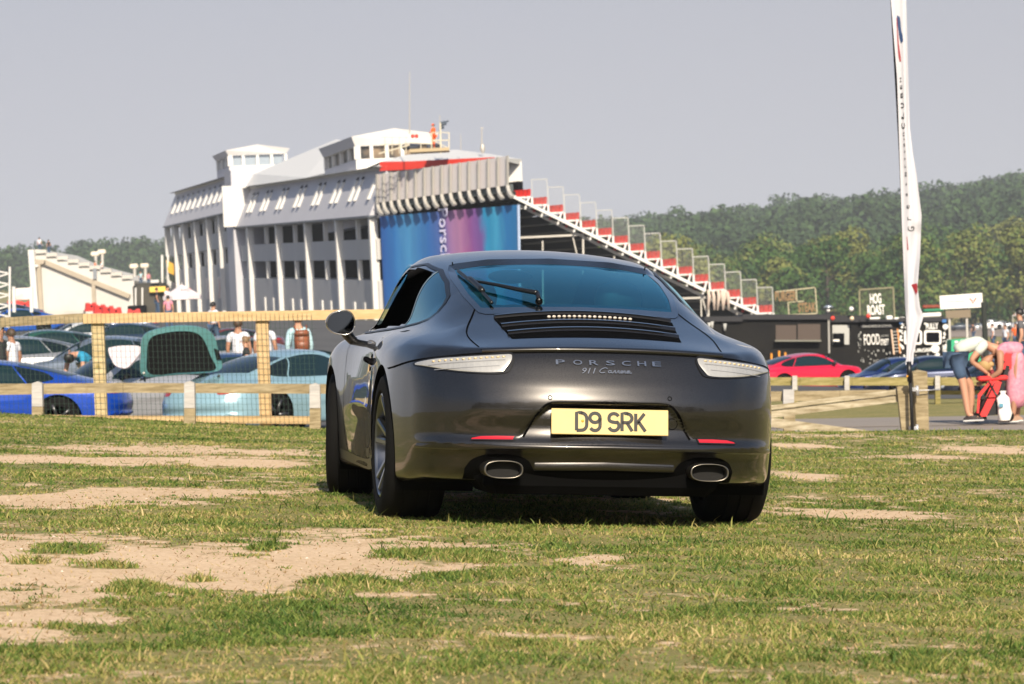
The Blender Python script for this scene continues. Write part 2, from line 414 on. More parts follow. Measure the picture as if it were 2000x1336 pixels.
def noise_ramp(t,sc,c1,c2,p1=.35,p2=.65,det=5,vec=None,stops=()):
    n=t.nodes.new('ShaderNodeTexNoise'); n.inputs['Scale'].default_value=sc; n.inputs['Detail'].default_value=det; n.inputs['Roughness'].default_value=.7
    r=t.nodes.new('ShaderNodeValToRGB'); r.color_ramp.elements[0].position=p1; r.color_ramp.elements[1].position=p2
    r.color_ramp.elements[0].color=(*c1,1); r.color_ramp.elements[1].color=(*c2,1)
    for p,c in stops: e=r.color_ramp.elements.new(p); e.color=(*c,1)
    t.links.new(vec,n.inputs['Vector']); t.links.new(n.outputs[0],r.inputs[0]); return r.outputs[0],n.outputs[0]
def mix(t,f,a,b_):
    m=t.nodes.new('ShaderNodeMix'); m.data_type='RGBA'
    if hasattr(f,'links') or not isinstance(f,(int,float)): t.links.new(f,m.inputs[0])
    else: m.inputs[0].default_value=f
    t.links.new(a,m.inputs[6]); t.links.new(b_,m.inputs[7]); return m.outputs[2]
OC=tc.outputs['Object']
s1,_=noise_ramp(t,1.5,(.58,.40,.24),(.74,.54,.36),vec=OC); s2,ns=noise_ramp(t,40,(.42,.29,.17),(.86,.68,.48),.3,.75,vec=OC)
sc_=mix(t,.55,s1,s2)
g1,_=noise_ramp(t,1.1,(.14,.17,.045),(.32,.27,.10),vec=OC,stops=((.5,(.22,.22,.065)),)); g2,ng=noise_ramp(t,30,(.07,.08,.025),(.42,.32,.16),.3,.75,vec=OC)
gc_=mix(t,.5,g1,g2)
n5=t.nodes.new('ShaderNodeTexNoise'); n5.inputs['Scale'].default_value=14; n5.inputs['Detail'].default_value=5; t.links.new(OC,n5.inputs['Vector'])
ma=t.nodes.new('ShaderNodeMath'); ma.operation='MULTIPLY_ADD'; ma.inputs[1].default_value=1.8; ma.inputs[2].default_value=-.9; t.links.new(n5.outputs[0],ma.inputs[0])
mb_=t.nodes.new('ShaderNodeMath'); mb_.operation='ADD'; t.links.new(at_.outputs['Fac'],mb_.inputs[0]); t.links.new(ma.outputs[0],mb_.inputs[1])
mr=t.nodes.new('ShaderNodeMapRange'); mr.inputs[1].default_value=.22; mr.inputs[2].default_value=.70; t.links.new(mb_.outputs[0],mr.inputs[0])
t.links.new(mix(t,mr.outputs[0],gc_,sc_),b.inputs['Base Color'])
bp=t.nodes.new('ShaderNodeBump'); bp.inputs['Strength'].default_value=.7; bp.inputs['Distance'].default_value=.012; n6=t.nodes.new('ShaderNodeTexNoise'); n6.inputs['Scale'].default_value=55; n6.inputs['Detail'].default_value=4
t.links.new(OC,n6.inputs['Vector']); t.links.new(n6.outputs[0],bp.inputs['Height']); t.links.new(bp.outputs[0],b.inputs['Normal'])
ground=mesh_obj('ground',np.stack([GX,GY,GZ],-1),Fq,mg,None,True); tag(ground,kind='structure')
fld=(GY>4)&(GY<46)
W_=np.zeros(GX.shape); W_[fld]=soil(GX[fld],GY[fld]); W_[GY>=46]=.06
aw=ground.data.attributes.new('wear','FLOAT','POINT'); aw.data.foreach_set('value',W_.ravel().astype(np.float32))
# draped sheets
def drape(name,poly_rows,m,dz=.004,nx=40,kind='structure'):
    """poly_rows: list of (Y,x0,x1)"""
    G=[]
    for Y,x0,x1 in poly_rows:
        xs=np.linspace(x0,x1,nx); G.append(np.stack([xs,np.full(nx,Y),terrain(xs,np.full(nx,Y))+dz],1))
    mb=MB(); mb.grid(np.array(G)); o=mb.build(name,m,None,True); tag(o,kind=kind); return o
M_ASP=mat('asphalt',(.27,.235,.205),.9,noise=(.8,.5,(.21,.185,.16)),bump=(90,.4,.004))
M_ASP2=mat('paddock_asphalt',(.085,.085,.085),.9,noise=(.15,.8,(.055,.055,.056)),bump=(40,.3,.004))
M_GRV=mat('gravel',(.30,.24,.20),.95,noise=(.3,.8,(.22,.18,.15)))
edge=lambda Y:0
drape('road',[(Y,.6+.0*Y,30) for Y in np.linspace(40.6,51.5,24)],M_ASP,.006,60)
drape('road_line',[(Y,1.,28) for Y in np.linspace(46.8,46.98,3)],mat('pale_line',(.42,.33,.25),.9,noise=(3,1.3,(.24,.2,.17))),.012,60)
rws=[(Y,-60,0.55) for Y in np.linspace(46.5,64,26)]
drape('paddock',rws,M_ASP2,.006,60)
drape('paddock_far',[(Y,-60-Y*.3,22+Y*.1) for Y in np.geomspace(66,330,60)],M_ASP2,.004+.004,70)
drape('paddock_link',[(Y,-60,1.0) for Y in np.linspace(64,66,3)],M_ASP2,.007,60)
drape('gravel_yard',[(Y,40,260) for Y in np.geomspace(480,740,20)],M_GRV,.05,30)
# ---------------------------------------------------------------- grass blades
def blades():
    n=900000
    # sample in screen-like density: y ~ power law
    r=RNG.random(n); Y=5.6*(44.5/5.6)**(r**.92); X=(RNG.random(n)*2-1)*(.18*Y+.4)
    wv=soil(X,Y); cl=fbm(X*6,Y*6,50,3)
    p=np.clip(1.05-wv*1.25,0.02,1)*np.clip((cl-.28)*2.6,.12,1)
    k=RNG.random(n)<p
    # no blades on the road side beyond the field edge
    k&=~((Y>40.3)&(X>.4)); X=X[k];Y=Y[k];wv=wv[k];cl=cl[k]; n=len(X); Z=terrain(X,Y)-.004
    tall=RNG.random(n)**3
    tf=np.zeros(n)
    for cx,cy,rx_,ry_ in _SW[1]: tf=np.maximum(tf,np.clip(1.3-np.sqrt(((X-cx)/rx_)**2+((Y-cy)/ry_)**2),0,1))
    H=(.005+.009*RNG.random(n)+.018*tf+.016*np.clip(cl-.45,0,1)*2+.040*tall*(RNG.random(n)<.06))*(1-.4*wv)*(1+.004*Y)
    Wd=(.0013+.0010*RNG.random(n))*(.70+Y*.095); a=RNG.random(n)*2*np.pi; lean=(.25+1.2*RNG.random(n))*H; la=RNG.random(n)*2*np.pi
    bx,by=np.cos(a)*Wd,np.sin(a)*Wd; lx,ly=np.cos(la)*lean,np.sin(la)*lean
    V=np.empty((n,5,3),np.float32)
    for i,(sx,h,l,wf) in enumerate(((-1,0,0,1),(1,0,0,1),(1,.55,.35,.8),(-1,.55,.35,.8),(0,1,1,0))):
        V[:,i,0]=X+sx*bx*wf+lx*l; V[:,i,1]=Y+sx*by*wf+ly*l; V[:,i,2]=Z+H*h
    me=bpy.data.meshes.new('grass'); me.vertices.add(n*5); me.vertices.foreach_set('co',V.ravel())
    base=(np.arange(n)*5)[:,None]; li=(base+np.array([0,1,2,3,3,2,4])).ravel().astype(np.int32)
    me.loops.add(n*7); me.loops.foreach_set('vertex_index',li); me.polygons.add(2*n)
    ls=np.stack([np.arange(n)*7,np.arange(n)*7+4],1).ravel().astype(np.int32); me.polygons.foreach_set('loop_start',ls); me.polygons.foreach_set('loop_total',np.tile([4,3],n).astype(np.int32)); me.update(calc_edges=True)
    m=bpy.data.materials.new('grass_blade'); m.use_nodes=True; t=m.node_tree; b=t.nodes['Principled BSDF']; b.inputs['Roughness'].default_value=.6; b.inputs['Specular IOR Level'].default_value=.25
    g=t.nodes.new('ShaderNodeNewGeometry'); r=t.nodes.new('ShaderNodeValToRGB'); els=r.color_ramp.elements
    els[0].color=(.055,.11,.02,1); els[1].color=(.62,.48,.24,1)
    for p,c in ((.38,(.16,.23,.045)),(.60,(.27,.28,.07)),(.80,(.42,.35,.13))): e=els.new(p); e.color=(*c,1)
    tc=t.nodes.new('ShaderNodeTexCoord'); nz=t.nodes.new('ShaderNodeTexNoise'); nz.inputs['Scale'].default_value=.9; nz.inputs['Detail'].default_value=3; t.links.new(tc.outputs['Object'],nz.inputs['Vector'])
    ad=t.nodes.new('ShaderNodeMath'); ad.operation='MULTIPLY_ADD'; ad.inputs[1].default_value=1.6; ad.inputs[2].default_value=-.80; t.links.new(nz.outputs[0],ad.inputs[0])
    a2=t.nodes.new('ShaderNodeMath'); a2.operation='MULTIPLY_ADD'; a2.inputs[1].default_value=.8; t.links.new(g.outputs['Random Per Island'],a2.inputs[0]); t.links.new(ad.outputs[0],a2.inputs[2]); 
    t.links.new(a2.outputs[0],r.inputs[0]); t.links.new(r.outputs[0],b.inputs['Base Color'])
    tl=t.nodes.new('ShaderNodeBsdfTranslucent'); t.links.new(r.outputs[0],tl.inputs[0]); mx=t.nodes.new('ShaderNodeMixShader'); mx.inputs[0].default_value=.3
    o=t.nodes['Material Output']; t.links.new(b.outputs[0],mx.inputs[1]); t.links.new(tl.outputs[0],mx.inputs[2]); t.links.new(mx.outputs[0],o.inputs[0])
    me.materials.append(m); ob=bpy.data.objects.new('grass',me); COL.objects.link(ob); tag(ob,kind='stuff'); return ob,m
GRASS,M_BLADE=blades()
# dry stalks and pebbles on the bare soil
def straw():
    n=120000; Y=5.6*(40/5.6)**(RNG.random(n)**.95); X=(RNG.random(n)*2-1)*(.168*Y+.25); wv=soil(X,Y); k=RNG.random(n)<np.clip(1.0-abs(wv-.45)*1.3,.05,1)*.8; X=X[k];Y=Y[k]; n=len(X); Z=terrain(X,Y)
    a=RNG.random(n)*6.283; L=(.008+.030*RNG.random(n)**2)*(1+.02*Y); W=(.0010+.0008*RNG.random(n))*(1+Y*.09); dx,dy=np.cos(a)*L,np.sin(a)*L; ex,ey=-np.sin(a)*W,np.cos(a)*W; h=.002+.012*RNG.random(n)
    V=np.stack([np.stack([X-ex,Y-ey,Z+.001],1),np.stack([X+ex,Y+ey,Z+.001],1),np.stack([X+dx,Y+dy,Z+h],1)],1).reshape(-1,3)
    o=mesh_obj('dead_straw',V,np.arange(3*n).reshape(-1,3),mat('straw',(.55,.40,.20),.8,spec=.2,noise=(3,1.2,(.30,.20,.09)))); tag(o,kind='stuff')
straw()
def pebbles():
    n=900; Y=6+18*RNG.random(n)**1.3; X=(RNG.random(n)*2-1)*.17*Y; k=soil(X,Y)>.6; X=X[k];Y=Y[k]; Z=terrain(X,Y); V=[];Fc=[]
    for i in range(len(X)):
        r=.003+.004*RNG.random()**2; b=len(V); s=RNG.random(3)*.6+.7
        V+=[(X[i]+dx*r*s[0],Y[i]+dy*r*s[1],Z[i]+dz*r*s[2]*.7) for dx,dy,dz in((1,0,0),(0,1,0),(-1,0,0),(0,-1,0),(0,0,1))]
        Fc+=[(b,b+1,b+4),(b+1,b+2,b+4),(b+2,b+3,b+4),(b+3,b,b+4)]
    o=mesh_obj('pebbles',V,Fc,mat('chalk_pebble',(.62,.55,.46),.9)); tag(o,kind='stuff')
pebbles()
# ---------------------------------------------------------------- trees
def leaf_cloud(seed,H,Wd,n,leaf,low=.12,lobes=9):
    """points on uneven lobed crown; returns quads"""
    r=np.random.default_rng(seed); C=[];Rd=[]
    for k in range(lobes):
        a=r.random()*6.28; h=low+.1+(.9-low-.1)*((k+.5)/lobes); q=(1-((h-.45)/.62)**2)**.5 if abs((h-.45)/.62)<1 else .2
        C.append([math.cos(a)*Wd*.5*q*.55,math.sin(a)*Wd*.5*q*.55,h*H]); Rd.append(Wd*(.20+.10*r.random())*(.6+.5*q))
    C.append([0,0,H*.8]); Rd.append(Wd*.24); C=np.array(C);Rd=np.array(Rd)
    i=r.integers(0,len(C),n); d=r.normal(size=(n,3)); d/=np.linalg.norm(d,axis=1)[:,None]
    rad=Rd[i]*(.62+.45*r.random(n)**.6); P=C[i]+d*rad[:,None]*[1,1,.85]
    # thin out by clump noise
    cl=fbm(P[:,0]*1.1/leaf*.35+P[:,2],P[:,1]*1.1/leaf*.35+P[:,2]*.7,seed,2); k=(cl>.34)&(P[:,2]>low*H); P=P[k]; d=d[k]
    n=len(P); nn=d+r.normal(size=(n,3))*.55+[0,0,.35]; nn/=np.linalg.norm(nn,axis=1)[:,None]
    t1=np.cross(nn,r.normal(size=(n,3))); t1/=np.linalg.norm(t1,axis=1)[:,None]; t2=np.cross(nn,t1); s=leaf*(.6+.7*r.random(n))[:,None]
    return np.stack([P-t1*s,P+t2*s*.6,P+t1*s,P-t2*s*.6],1)
def leaf_mat(name,c1,c2,c3,ns=.22,na=.7):
    m=bpy.data.materials.new(name); m.use_nodes=True; t=m.node_tree; b=t.nodes['Principled BSDF']; b.inputs['Roughness'].default_value=.75; b.inputs['Specular IOR Level'].default_value=.15
    oi=t.nodes.new('ShaderNodeObjectInfo'); g=t.nodes.new('ShaderNodeNewGeometry'); tc=t.nodes.new('ShaderNodeTexCoord')
    nz=t.nodes.new('ShaderNodeTexNoise'); nz.inputs['Scale'].default_value=ns; nz.inputs['Detail'].default_value=3; t.links.new(tc.outputs['Object'],nz.inputs['Vector'])
    a=t.nodes.new('ShaderNodeMath'); a.operation='MULTIPLY_ADD'; a.inputs[1].default_value=.40; t.links.new(g.outputs['Random Per Island'],a.inputs[0])
    a2=t.nodes.new('ShaderNodeMath'); a2.operation='MULTIPLY_ADD'; a2.inputs[1].default_value=.95; a2.inputs[2].default_value=-.42; t.links.new(oi.outputs['Random'],a2.inputs[0])
    a3=t.nodes.new('ShaderNodeMath'); a3.operation='MULTIPLY_ADD'; a3.inputs[1].default_value=.7; t.links.new(nz.outputs[0],a3.inputs[0]); t.links.new(a2.outputs[0],a3.inputs[2]); t.links.new(a3.outputs[0],a.inputs[2])
    r=t.nodes.new('ShaderNodeValToRGB'); r.color_ramp.elements[0].position=.1; r.color_ramp.elements[0].color=(*c1,1); r.color_ramp.elements[1].position=.95; r.color_ramp.elements[1].color=(*c3,1); e=r.color_ramp.elements.new(.55); e.color=(*c2,1)
    t.links.new(a.outputs[0],r.inputs[0]); t.links.new(r.outputs[0],b.inputs['Base Color'])
    return m
M_LF=leaf_mat('leaves',(.02,.05,.013),(.05,.105,.022),(.14,.155,.04)); M_LF2=leaf_mat('leaves_far',(.022,.045,.016),(.055,.10,.032),(.14,.15,.05),.07,1.0); M_BARK=mat('bark',(.07,.055,.04),.9,noise=(3,.8,None,(1,1,.2)))
def make_tree(seed,H,Wd,n=2600,leaf=.42,low=.12,mt=None,label=None):
    Q=leaf_cloud(seed,H,Wd,n,leaf,low); t=thing('tree',label or 'tree','tree')
    mb=MB(); r=random.Random(seed); mb.tube([(0,0,-.6),(0.1,0,H*.2),(-.1,.1,H*.5),(0,0,H*.78)],[H*.022,H*.018,H*.012,.05],7)
    for k in range(6):
        a=r.random()*6.28; z=H*(.18+.09*k); L=Wd*.34*(1-.08*k); mb.tube([(0,0,z),(math.cos(a)*L*.5,math.sin(a)*L*.5,z+L*.35),(math.cos(a)*L,math.sin(a)*L,z+L*.8)],[H*.008,H*.005,.03],5)
    mb.build('trunk',M_BARK,t,True); mesh_obj('crown',Q.reshape(-1,3),np.arange(len(Q)*4).reshape(-1,4),mt or M_LF,t)
    return t
TREES=[make_tree(100+i,H,Wd,2600,.50,low) for i,(H,Wd,low) in enumerate(((18,13,.10),(20,12,.12),(16,12,.08),(19,15,.10),(15,10,.08),(21,14,.14)))]
used=set(); KINDS=['broad dark','tall narrow','low rounded','wide spreading','small bright','tall domed']
def put_tree(k,x,y,rz,sc,label,group,z=None,cat='tree'):
    o=TREES[k]; first=k not in used; used.add(k)
    o2=o if first else dup(o)
    o2.location=(x,y,(tz(x,y) if z is None else z)); o2.rotation_euler=(0,0,rz); o2.scale=(sc,sc,sc); tag(o2,label,cat,group); return o2
rt=random.Random(5)
lab_px=0; row=[]
for k in range(46):
    px=1060+k*22.5+rt.uniform(-9,9); Y=640+rt.uniform(-25,60); row.append((px,Y,0))
for k in range(40):
    px=1040+k*26+rt.uniform(-10,10); Y=790+rt.uniform(-20,60); row.append((px,Y,1))
row2=[]
for i,(px,Y,lv) in enumerate(row):
    x=(px-1000)/F_PX*Y; k=rt.randrange(6); s=rt.uniform(.82,1.12)*(1.0 if lv==0 else 1.12)
    
    row2.append((px,lv,put_tree(k,x,Y,rt.uniform(0,6.28),s,'','trees at the foot of the wooded hill'),KINDS[k]))
_N=('first second third fourth fifth sixth seventh eighth ninth tenth eleventh twelfth thirteenth fourteenth fifteenth sixteenth seventeenth eighteenth nineteenth twentieth'.split())
_Z=((1010,1180,'over the upper stand steps'),(1180,1350,'over the middle stand steps'),(1350,1520,'over the lower stand steps'),(1520,1680,'over the plain black truck'),(1680,1760,'behind the mesh lettering sign'),(1760,1840,'around the feather flag'),(1840,1930,'behind the white board sign'),(1930,2200,'at the right edge'))
for lv,rn_ in ((0,'front'),(1,'rear')):
    for a_,b_,nm in _Z:
        g=sorted([q for q in row2 if q[1]==lv and a_<=q[0]<b_],key=lambda q:q[0])
        for n_,q in enumerate(g): q[2]['label']=f'{q[3]} tree, {_N[n_]} from left of the {rn_} row {nm}'
# trees behind the photographer, mirrored in the bodywork
for i in range(26):
    put_tree(rt.randrange(6),-72+i*5.6+rt.uniform(-1.5,1.5),-30+rt.uniform(-4,3)-abs(i-13)*.5,rt.uniform(0,6.28),rt.uniform(.62,.80),'tree behind the photographer at the field edge','trees behind the camera')
# wooded hillside (one mass)
def hillwood():
    base=[leaf_cloud(300+i,14,12,520,.72,.05,8) for i in range(6)]; out=[]
    r=np.random.default_rng(4)
    P=[]
    for Y in np.geomspace(905,1750,44):
        for x in np.arange(-.33*Y,.40*Y,9.6*(1+(Y-900)/1500)):
            u=x/Y
            if -.055<u<-.0 : 
                if r.random()<.9: continue
            if u<-.05 and Y<1330: continue
            P.append((x+r.normal()*2.5,Y+r.normal()*6))
    P=np.array(P); Z=terrain(P[:,0],P[:,1])
    for (x,y),z in zip(P,Z):
        q=base[r.integers(6)]; a=r.random()*6.28; c,s=math.cos(a),math.sin(a); k=.95+.65*r.random(); Rm=np.array([[c,-s,0],[s,c,0],[0,0,1]])*k
        out.append((q.reshape(-1,3)@Rm.T+[x,y,z-1]).astype(np.float32))
    V=np.concatenate(out); print('hillwood quads',len(V)//4,'trees',len(P))
    o=mesh_obj('wooded_hill',V,np.arange(len(V)).reshape(-1,4),M_LF2); tag(o,'hazy wooded hillside far behind everything','woodland',kind='stuff')
hillwood()
# ---------------------------------------------------------------- car parts laid on the body surface
def resample(P,n,closed=False):
    P=np.asarray(P,float)
    if closed: P=np.vstack([P,P[:1]])
    d=np.r_[0,np.cumsum(np.linalg.norm(np.diff(P,axis=0),axis=1))]
    t=np.linspace(0,d[-1],n+1 if closed else n)
    Q=np.stack([np.interp(t,d,P[:,k]) for k in range(P.shape[1])],1)
    return Q[:-1] if closed else Q
AX={'rear':((0,2),1,-1.7,1.),'left':((1,2),0,-1.5,1.),'right':((1,2),0,1.5,-1.),'front':((0,2),1,4.2,-1.),'top':((0,1),2,1.7,-1.)}
def onto(S,P2,axis,off=0.):
    (a,b),c,st,sg=AX[axis]; P2=np.asarray(P2,float); O=np.zeros((len(P2),3)); O[:,a]=P2[:,0];O[:,b]=P2[:,1];O[:,c]=st
    D=np.zeros_like(O); D[:,c]=sg
    L=2.4 if axis in('rear','front') else (1.5 if axis!='top' else 1.7)
    P,_=S.cast(O,D,0,L,90,18); N=S.normal(P)
    return P+N*off if np.isscalar(off) else P+N*np.asarray(off)[:,None]
def ruled(S,curves,axis,off=.002,n=60,m=8,dome=0.):
    """grid patch through several curves (2d), laid on the body"""
    C=[resample(catmull(c,8),n) for c in curves]
    G=catmull(np.stack(C),max(2,m//max(1,len(C)-1))) if len(C)>2 else np.stack([C[0]*(1-t)+C[1]*t for t in np.linspace(0,1,m)])
    k=G.shape[0]; o=off
    if dome:
        u=np.linspace(-1,1,k)[:,None]; v=np.linspace(-1,1,n)[None]
        o=(off+dome*np.sqrt(np.clip((1-u**4)*(1-v**8),0,1))).ravel()
    return onto(S,G.reshape(-1,2),axis,o).reshape(k,n,3)
def og(mb,S,G):
    G=np.asarray(G); i=G.shape[0]//2-(1 if G.shape[0]>1 else 0); j=G.shape[1]//2
    n=np.cross(G[i,j+1]-G[i,j] if False else G[i+1,j]-G[i,j],G[i,j+1]-G[i,j]); c=S.normal(G[i,j][None])[0]
    mb.grid(G,flip=bool(np.dot(n,c)>0)); return mb
def patch(S,name,m,parent,curves,axis,off=.002,n=60,mm=8,flip=None,dome=0.):
    G=ruled(S,curves,axis,off,n,mm,dome); mb=MB(); og(mb,S,G); o=mb.build(name,m,parent,True); return o
def rib_into(mb,S,pts,axis,w,off=.0015,closed=False,inset=0.,smooth=True,n=None,hump=0.):
    P=catmull(pts,8,closed) if smooth else np.array(pts,float)
    L=np.sum(np.linalg.norm(np.diff(P,axis=0),axis=1)); P=resample(P,n or max(6,int(L/.015)),closed)
    T=(np.roll(P,-1,0)-np.roll(P,1,0)) if closed else np.gradient(P,axis=0)
    T/=np.linalg.norm(T,axis=1)[:,None]+1e-9; N=np.stack([-T[:,1],T[:,0]],1)
    rows=[onto(S,P+N*(inset+w*q),axis,off+(hump if abs(q)<.2 else 0)) for q in ((-.5,0,.5) if hump else (-.5,.5))]
    G=np.stack(rows,0)
    if closed: G=np.concatenate([G,G[:,:1]],1)
    og(mb,S,G); return mb
def ribbon(S,name,m,parent,pts,axis,w,**k):
    mb=MB(); rib_into(mb,S,pts,axis,w,**k); return mb.build(name,m,parent,True)
def inpoly(x,y,poly):
    poly=np.asarray(poly); c=np.zeros(len(x),bool); j=len(poly)-1
    for i in range(len(poly)):
        xi,yi=poly[i];xj,yj=poly[j]
        t=((yi>y)!=(yj>y))&(x<(xj-xi)*(y-yi)/(yj-yi+1e-12)+xi); c^=t; j=i
    return c
def shrink(poly,d):
    P=resample(poly,80,True); T=np.roll(P,-1,0)-np.roll(P,1,0); T/=np.linalg.norm(T,axis=1)[:,None]+1e-9
    N=np.stack([-T[:,1],T[:,0]],1); A=np.sum(P[:,0]*np.roll(P[:,1],-1)-P[:,1]*np.roll(P[:,0],-1))
    return P+N*d*(1 if A>0 else -1)
def body_shell(S,name,m,parent,cell,holes=(),arches=True):
    """holes: (axis, outline2d, predicate)"""
    P,nr,nt=S.shell(cell); N=S.normal(P)
    P2=np.concatenate([P,P*[-1,1,1]]); N2=np.concatenate([N,N*[-1,1,1]])
    idx=np.arange(nr*nt).reshape(nr,nt)
    a,b,c,d=idx[:-1,:-1],idx[:-1,1:],idx[1:,1:],idx[1:,:-1]
    Fr=np.stack([a,d,c,b],-1).reshape(-1,4)[:, ::-1]; Fc=np.concatenate([Fr[:,::-1],Fr+nr*nt])
    # weld centre line columns
    for col in (0,nt-1): P2[idx[:,col],0]=0; P2[idx[:,col]+nr*nt,0]=0
    keep=np.ones(len(Fc),bool)
    if arches:
        for yc,Ra in ((0.,S.archR),(S.wb,S.archF)):
            dy=P2[:,1]-yc; dz=P2[:,2]-S.rw; dd=np.hypot(dy,dz); side=np.abs(P2[:,0])>.56
            ins=(dd<Ra)&side
            fi=ins[Fc]; keep&=~fi.all(1)
            mix=fi.any(1)&~fi.all(1); mv=np.unique(Fc[mix][fi[mix]]); mv=mv[N2[mv,2]>-.6]
            if len(mv):
                k=Ra/np.maximum(dd[mv],1e-4); y=yc+dy[mv]*k; z=S.rw+dz[mv]*k
                x=S.side_x(y,np.maximum(z,S.zb+.02)); P2[mv]=np.stack([np.sign(P2[mv,0])*x,y,z],1); N2[mv]=S.normal(P2[mv])
    cen=P2[Fc].mean(1); fn=N2[Fc].mean(1)
    for axis,poly,pred in holes:
        (u,v),_,_,_=AX[axis]; sp=shrink(poly,.016)
        h=inpoly(cen[:,u],cen[:,v],sp)&pred(cen,fn); keep&=~h
    Fc=Fc[keep]
    used=np.unique(Fc); mp=np.full(len(P2),-1); mp[used]=np.arange(len(used))
    return mesh_obj(name,P2[used],mp[Fc],m,parent,True,normals=N2[used])
def paint(name,col,metal=.55,rough=.34,inside=(.006,.006,.007)):
    if name in MATS: return MATS[name]
    m=mat(name,col,rough,metal,coat=1.0,coat_rough=.02); t=m.node_tree; b=t.nodes['Principled BSDF']
    tc=t.nodes.new('ShaderNodeTexCoord'); n=t.nodes.new('ShaderNodeTexNoise'); n.inputs['Scale'].default_value=700; n.inputs['Detail'].default_value=1
    r=t.nodes.new('ShaderNodeMapRange'); r.inputs[1].default_value=.3; r.inputs[2].default_value=.7; r.inputs[3].default_value=rough-.05; r.inputs[4].default_value=rough+.08
    t.links.new(tc.outputs['Object'],n.inputs['Vector']); t.links.new(n.outputs[0],r.inputs[0]); t.links.new(r.outputs[0],b.inputs['Roughness'])
    d=t.nodes.new('ShaderNodeBsdfDiffuse'); d.inputs[0].default_value=(*inside,1)
    g=t.nodes.new('ShaderNodeNewGeometry'); mx=t.nodes.new('ShaderNodeMixShader'); o=t.nodes['Material Output']
    t.links.new(g.outputs['Backfacing'],mx.inputs[0]); t.links.new(b.outputs[0],mx.inputs[1]); t.links.new(d.outputs[0],mx.inputs[2]); t.links.new(mx.outputs[0],o.inputs[0])
    return m
M_RUB=mat('rubber',(.006,.006,.006),.85,spec=.12,bump=(60,.3,.004)); M_BLK=mat('black_trim',(.008,.008,.009),.35)
M_GAP=mat('panel_gap',(.002,.002,.002),.9,spec=.05); M_CHR=mat('chrome',(.55,.54,.52),.2,1); M_TIP=mat('exhaust_steel',(.26,.24,.21),.3,1); M_ALU=mat('rim_alloy',(.15,.16,.18),.28,.85,coat=.6)
M_DKI=mat('dark_interior',(.006,.006,.007),.8,spec=.08); M_SIL=mat('lamp_silver',(.46,.455,.44),.3,.3,coat=1,noise=(26,.5,(.34,.34,.34),(3,1,.6)))
M_GLS=glass('rear_glass',(.20,.52,.60),.13,gl=(.42,.92,1.0)); M_GLS2=glass('windscreen_glass',(.55,.75,.75),.05); M_GLS3=glass('quarter_glass',(.03,.05,.06),.16,gl=(.6,.95,1.0))
M_RED=mat('lens_red',(.45,.01,.02),.2,coat=1); M_UND=mat('underbody',(.0025,.0025,.0025),.9,spec=.05)

def wheel(parent,x,y,z,R,W,side,steer=0,rim_m=None,hi=True,dark=False):
    """side=-1 left,+1 right; x = centre of the tyre"""
    n=64 if hi else 24
    wh=thing('wheel',None,None); wh.parent=parent; wh.location=(x,y,z); wh.rotation_euler=(0,0,steer)
    for k in ('label','category'):
        if k in wh: del wh[k]
    ty=MB(); h=W/2; s=side
    pr=[(R*.70,-h*.86),(R*.76,-h*.99),(R*.86,-h),(R*.945,-h*.93),(R*.985,-h*.80),(R,-h*.6)]
    if hi:
        for g in (-.42,0,.42): pr+=[(R,h*(g-.06)),(R-.008,h*(g-.05)),(R-.008,h*(g+.05)),(R,h*(g+.06))]
    pr+=[(R,h*.6),(R*.985,h*.80),(R*.945,h*.93),(R*.86,h),(R*.76,h*.99),(R*.70,h*.86)]
    ty.lathe(pr,n,'X'); ty.build('tyre',M_RUB,wh,R_(40))
    rm=MB(); r=R*.71
    rm.lathe([(r*1.01,s*h*.93),(r*.975,s*h*.95),(r*.95,s*h*.88),(r*.92,s*h*.3),(r*.90,-s*h*.8)],n,'X')
    rm.lathe([(.001,s*h*.62),(r*.13,s*h*.66),(r*.2,s*h*.60),(r*.22,s*h*.35)],20,'X')
    for k in range(5):
        a0=2*math.pi*k/5+.3
        for da in (-.17,.17):
            a=a0+da; b=a0+da*.8
            p0=Vector((s*h*.52,math.cos(a0+da*.9)*r*.16,math.sin(a0+da*.9)*r*.16)); p1=Vector((s*h*.84,math.cos(a0+da*1.25)*r*.965,math.sin(a0+da*1.25)*r*.965))
            rm.beam(p0,p1,.030,.028,bev=.006,up=(1,0,0))
    rm.build('rim',rim_m or M_ALU,wh,R_(40))
    dk=MB(); dk.lathe([(.001,-s*h*.1),(r*.62,-s*h*.1),(r*.62,-s*h*.25)],n,'X'); dk.build('brake_disc',mat('brake_steel',(.12,.12,.12),.5,.6),wh,True)
    return wh

def win_outlines():
    rw=[[(-.475,1.172),(-.30,1.199),(0,1.2105),(.30,1.199),(.475,1.172)],[(-.482,1.075),(0,1.10),(.482,1.075)],[(-.450,.975),(-.2,.985),(0,.988),(.2,.985),(.450,.975)]]
    rp=[(-.475,1.172),(-.30,1.199),(0,1.2105),(.30,1.199),(.475,1.172),(.49,1.12),(.478,1.04),(.450,.975),(.2,.985),(0,.988),(-.2,.985),(-.450,.975),(-.478,1.04),(-.49,1.12)]
    top=[(.20,1.035),(.42,1.105),(.68,1.165),(1.0,1.205),(1.35,1.197),(1.6,1.145),(1.85,1.045),(2.08,.925)]
    bot=[(.20,.905),(.45,.886),(.8,.877),(1.2,.872),(1.6,.868),(2.0,.866),(2.12,.868)]
    dlo=[(.075,.955),(.12,.995)]+top+bot[::-1]+[(.10,.922)]
    ws=[(-.56,1.222),(-.3,1.262),(0,1.272),(.3,1.262),(.56,1.222),(.64,1.06),(.69,.90),(.3,.915),(0,.92),(-.3,.915),(-.69,.90),(-.64,1.06)]
    return rw,rp,top,bot,dlo,ws
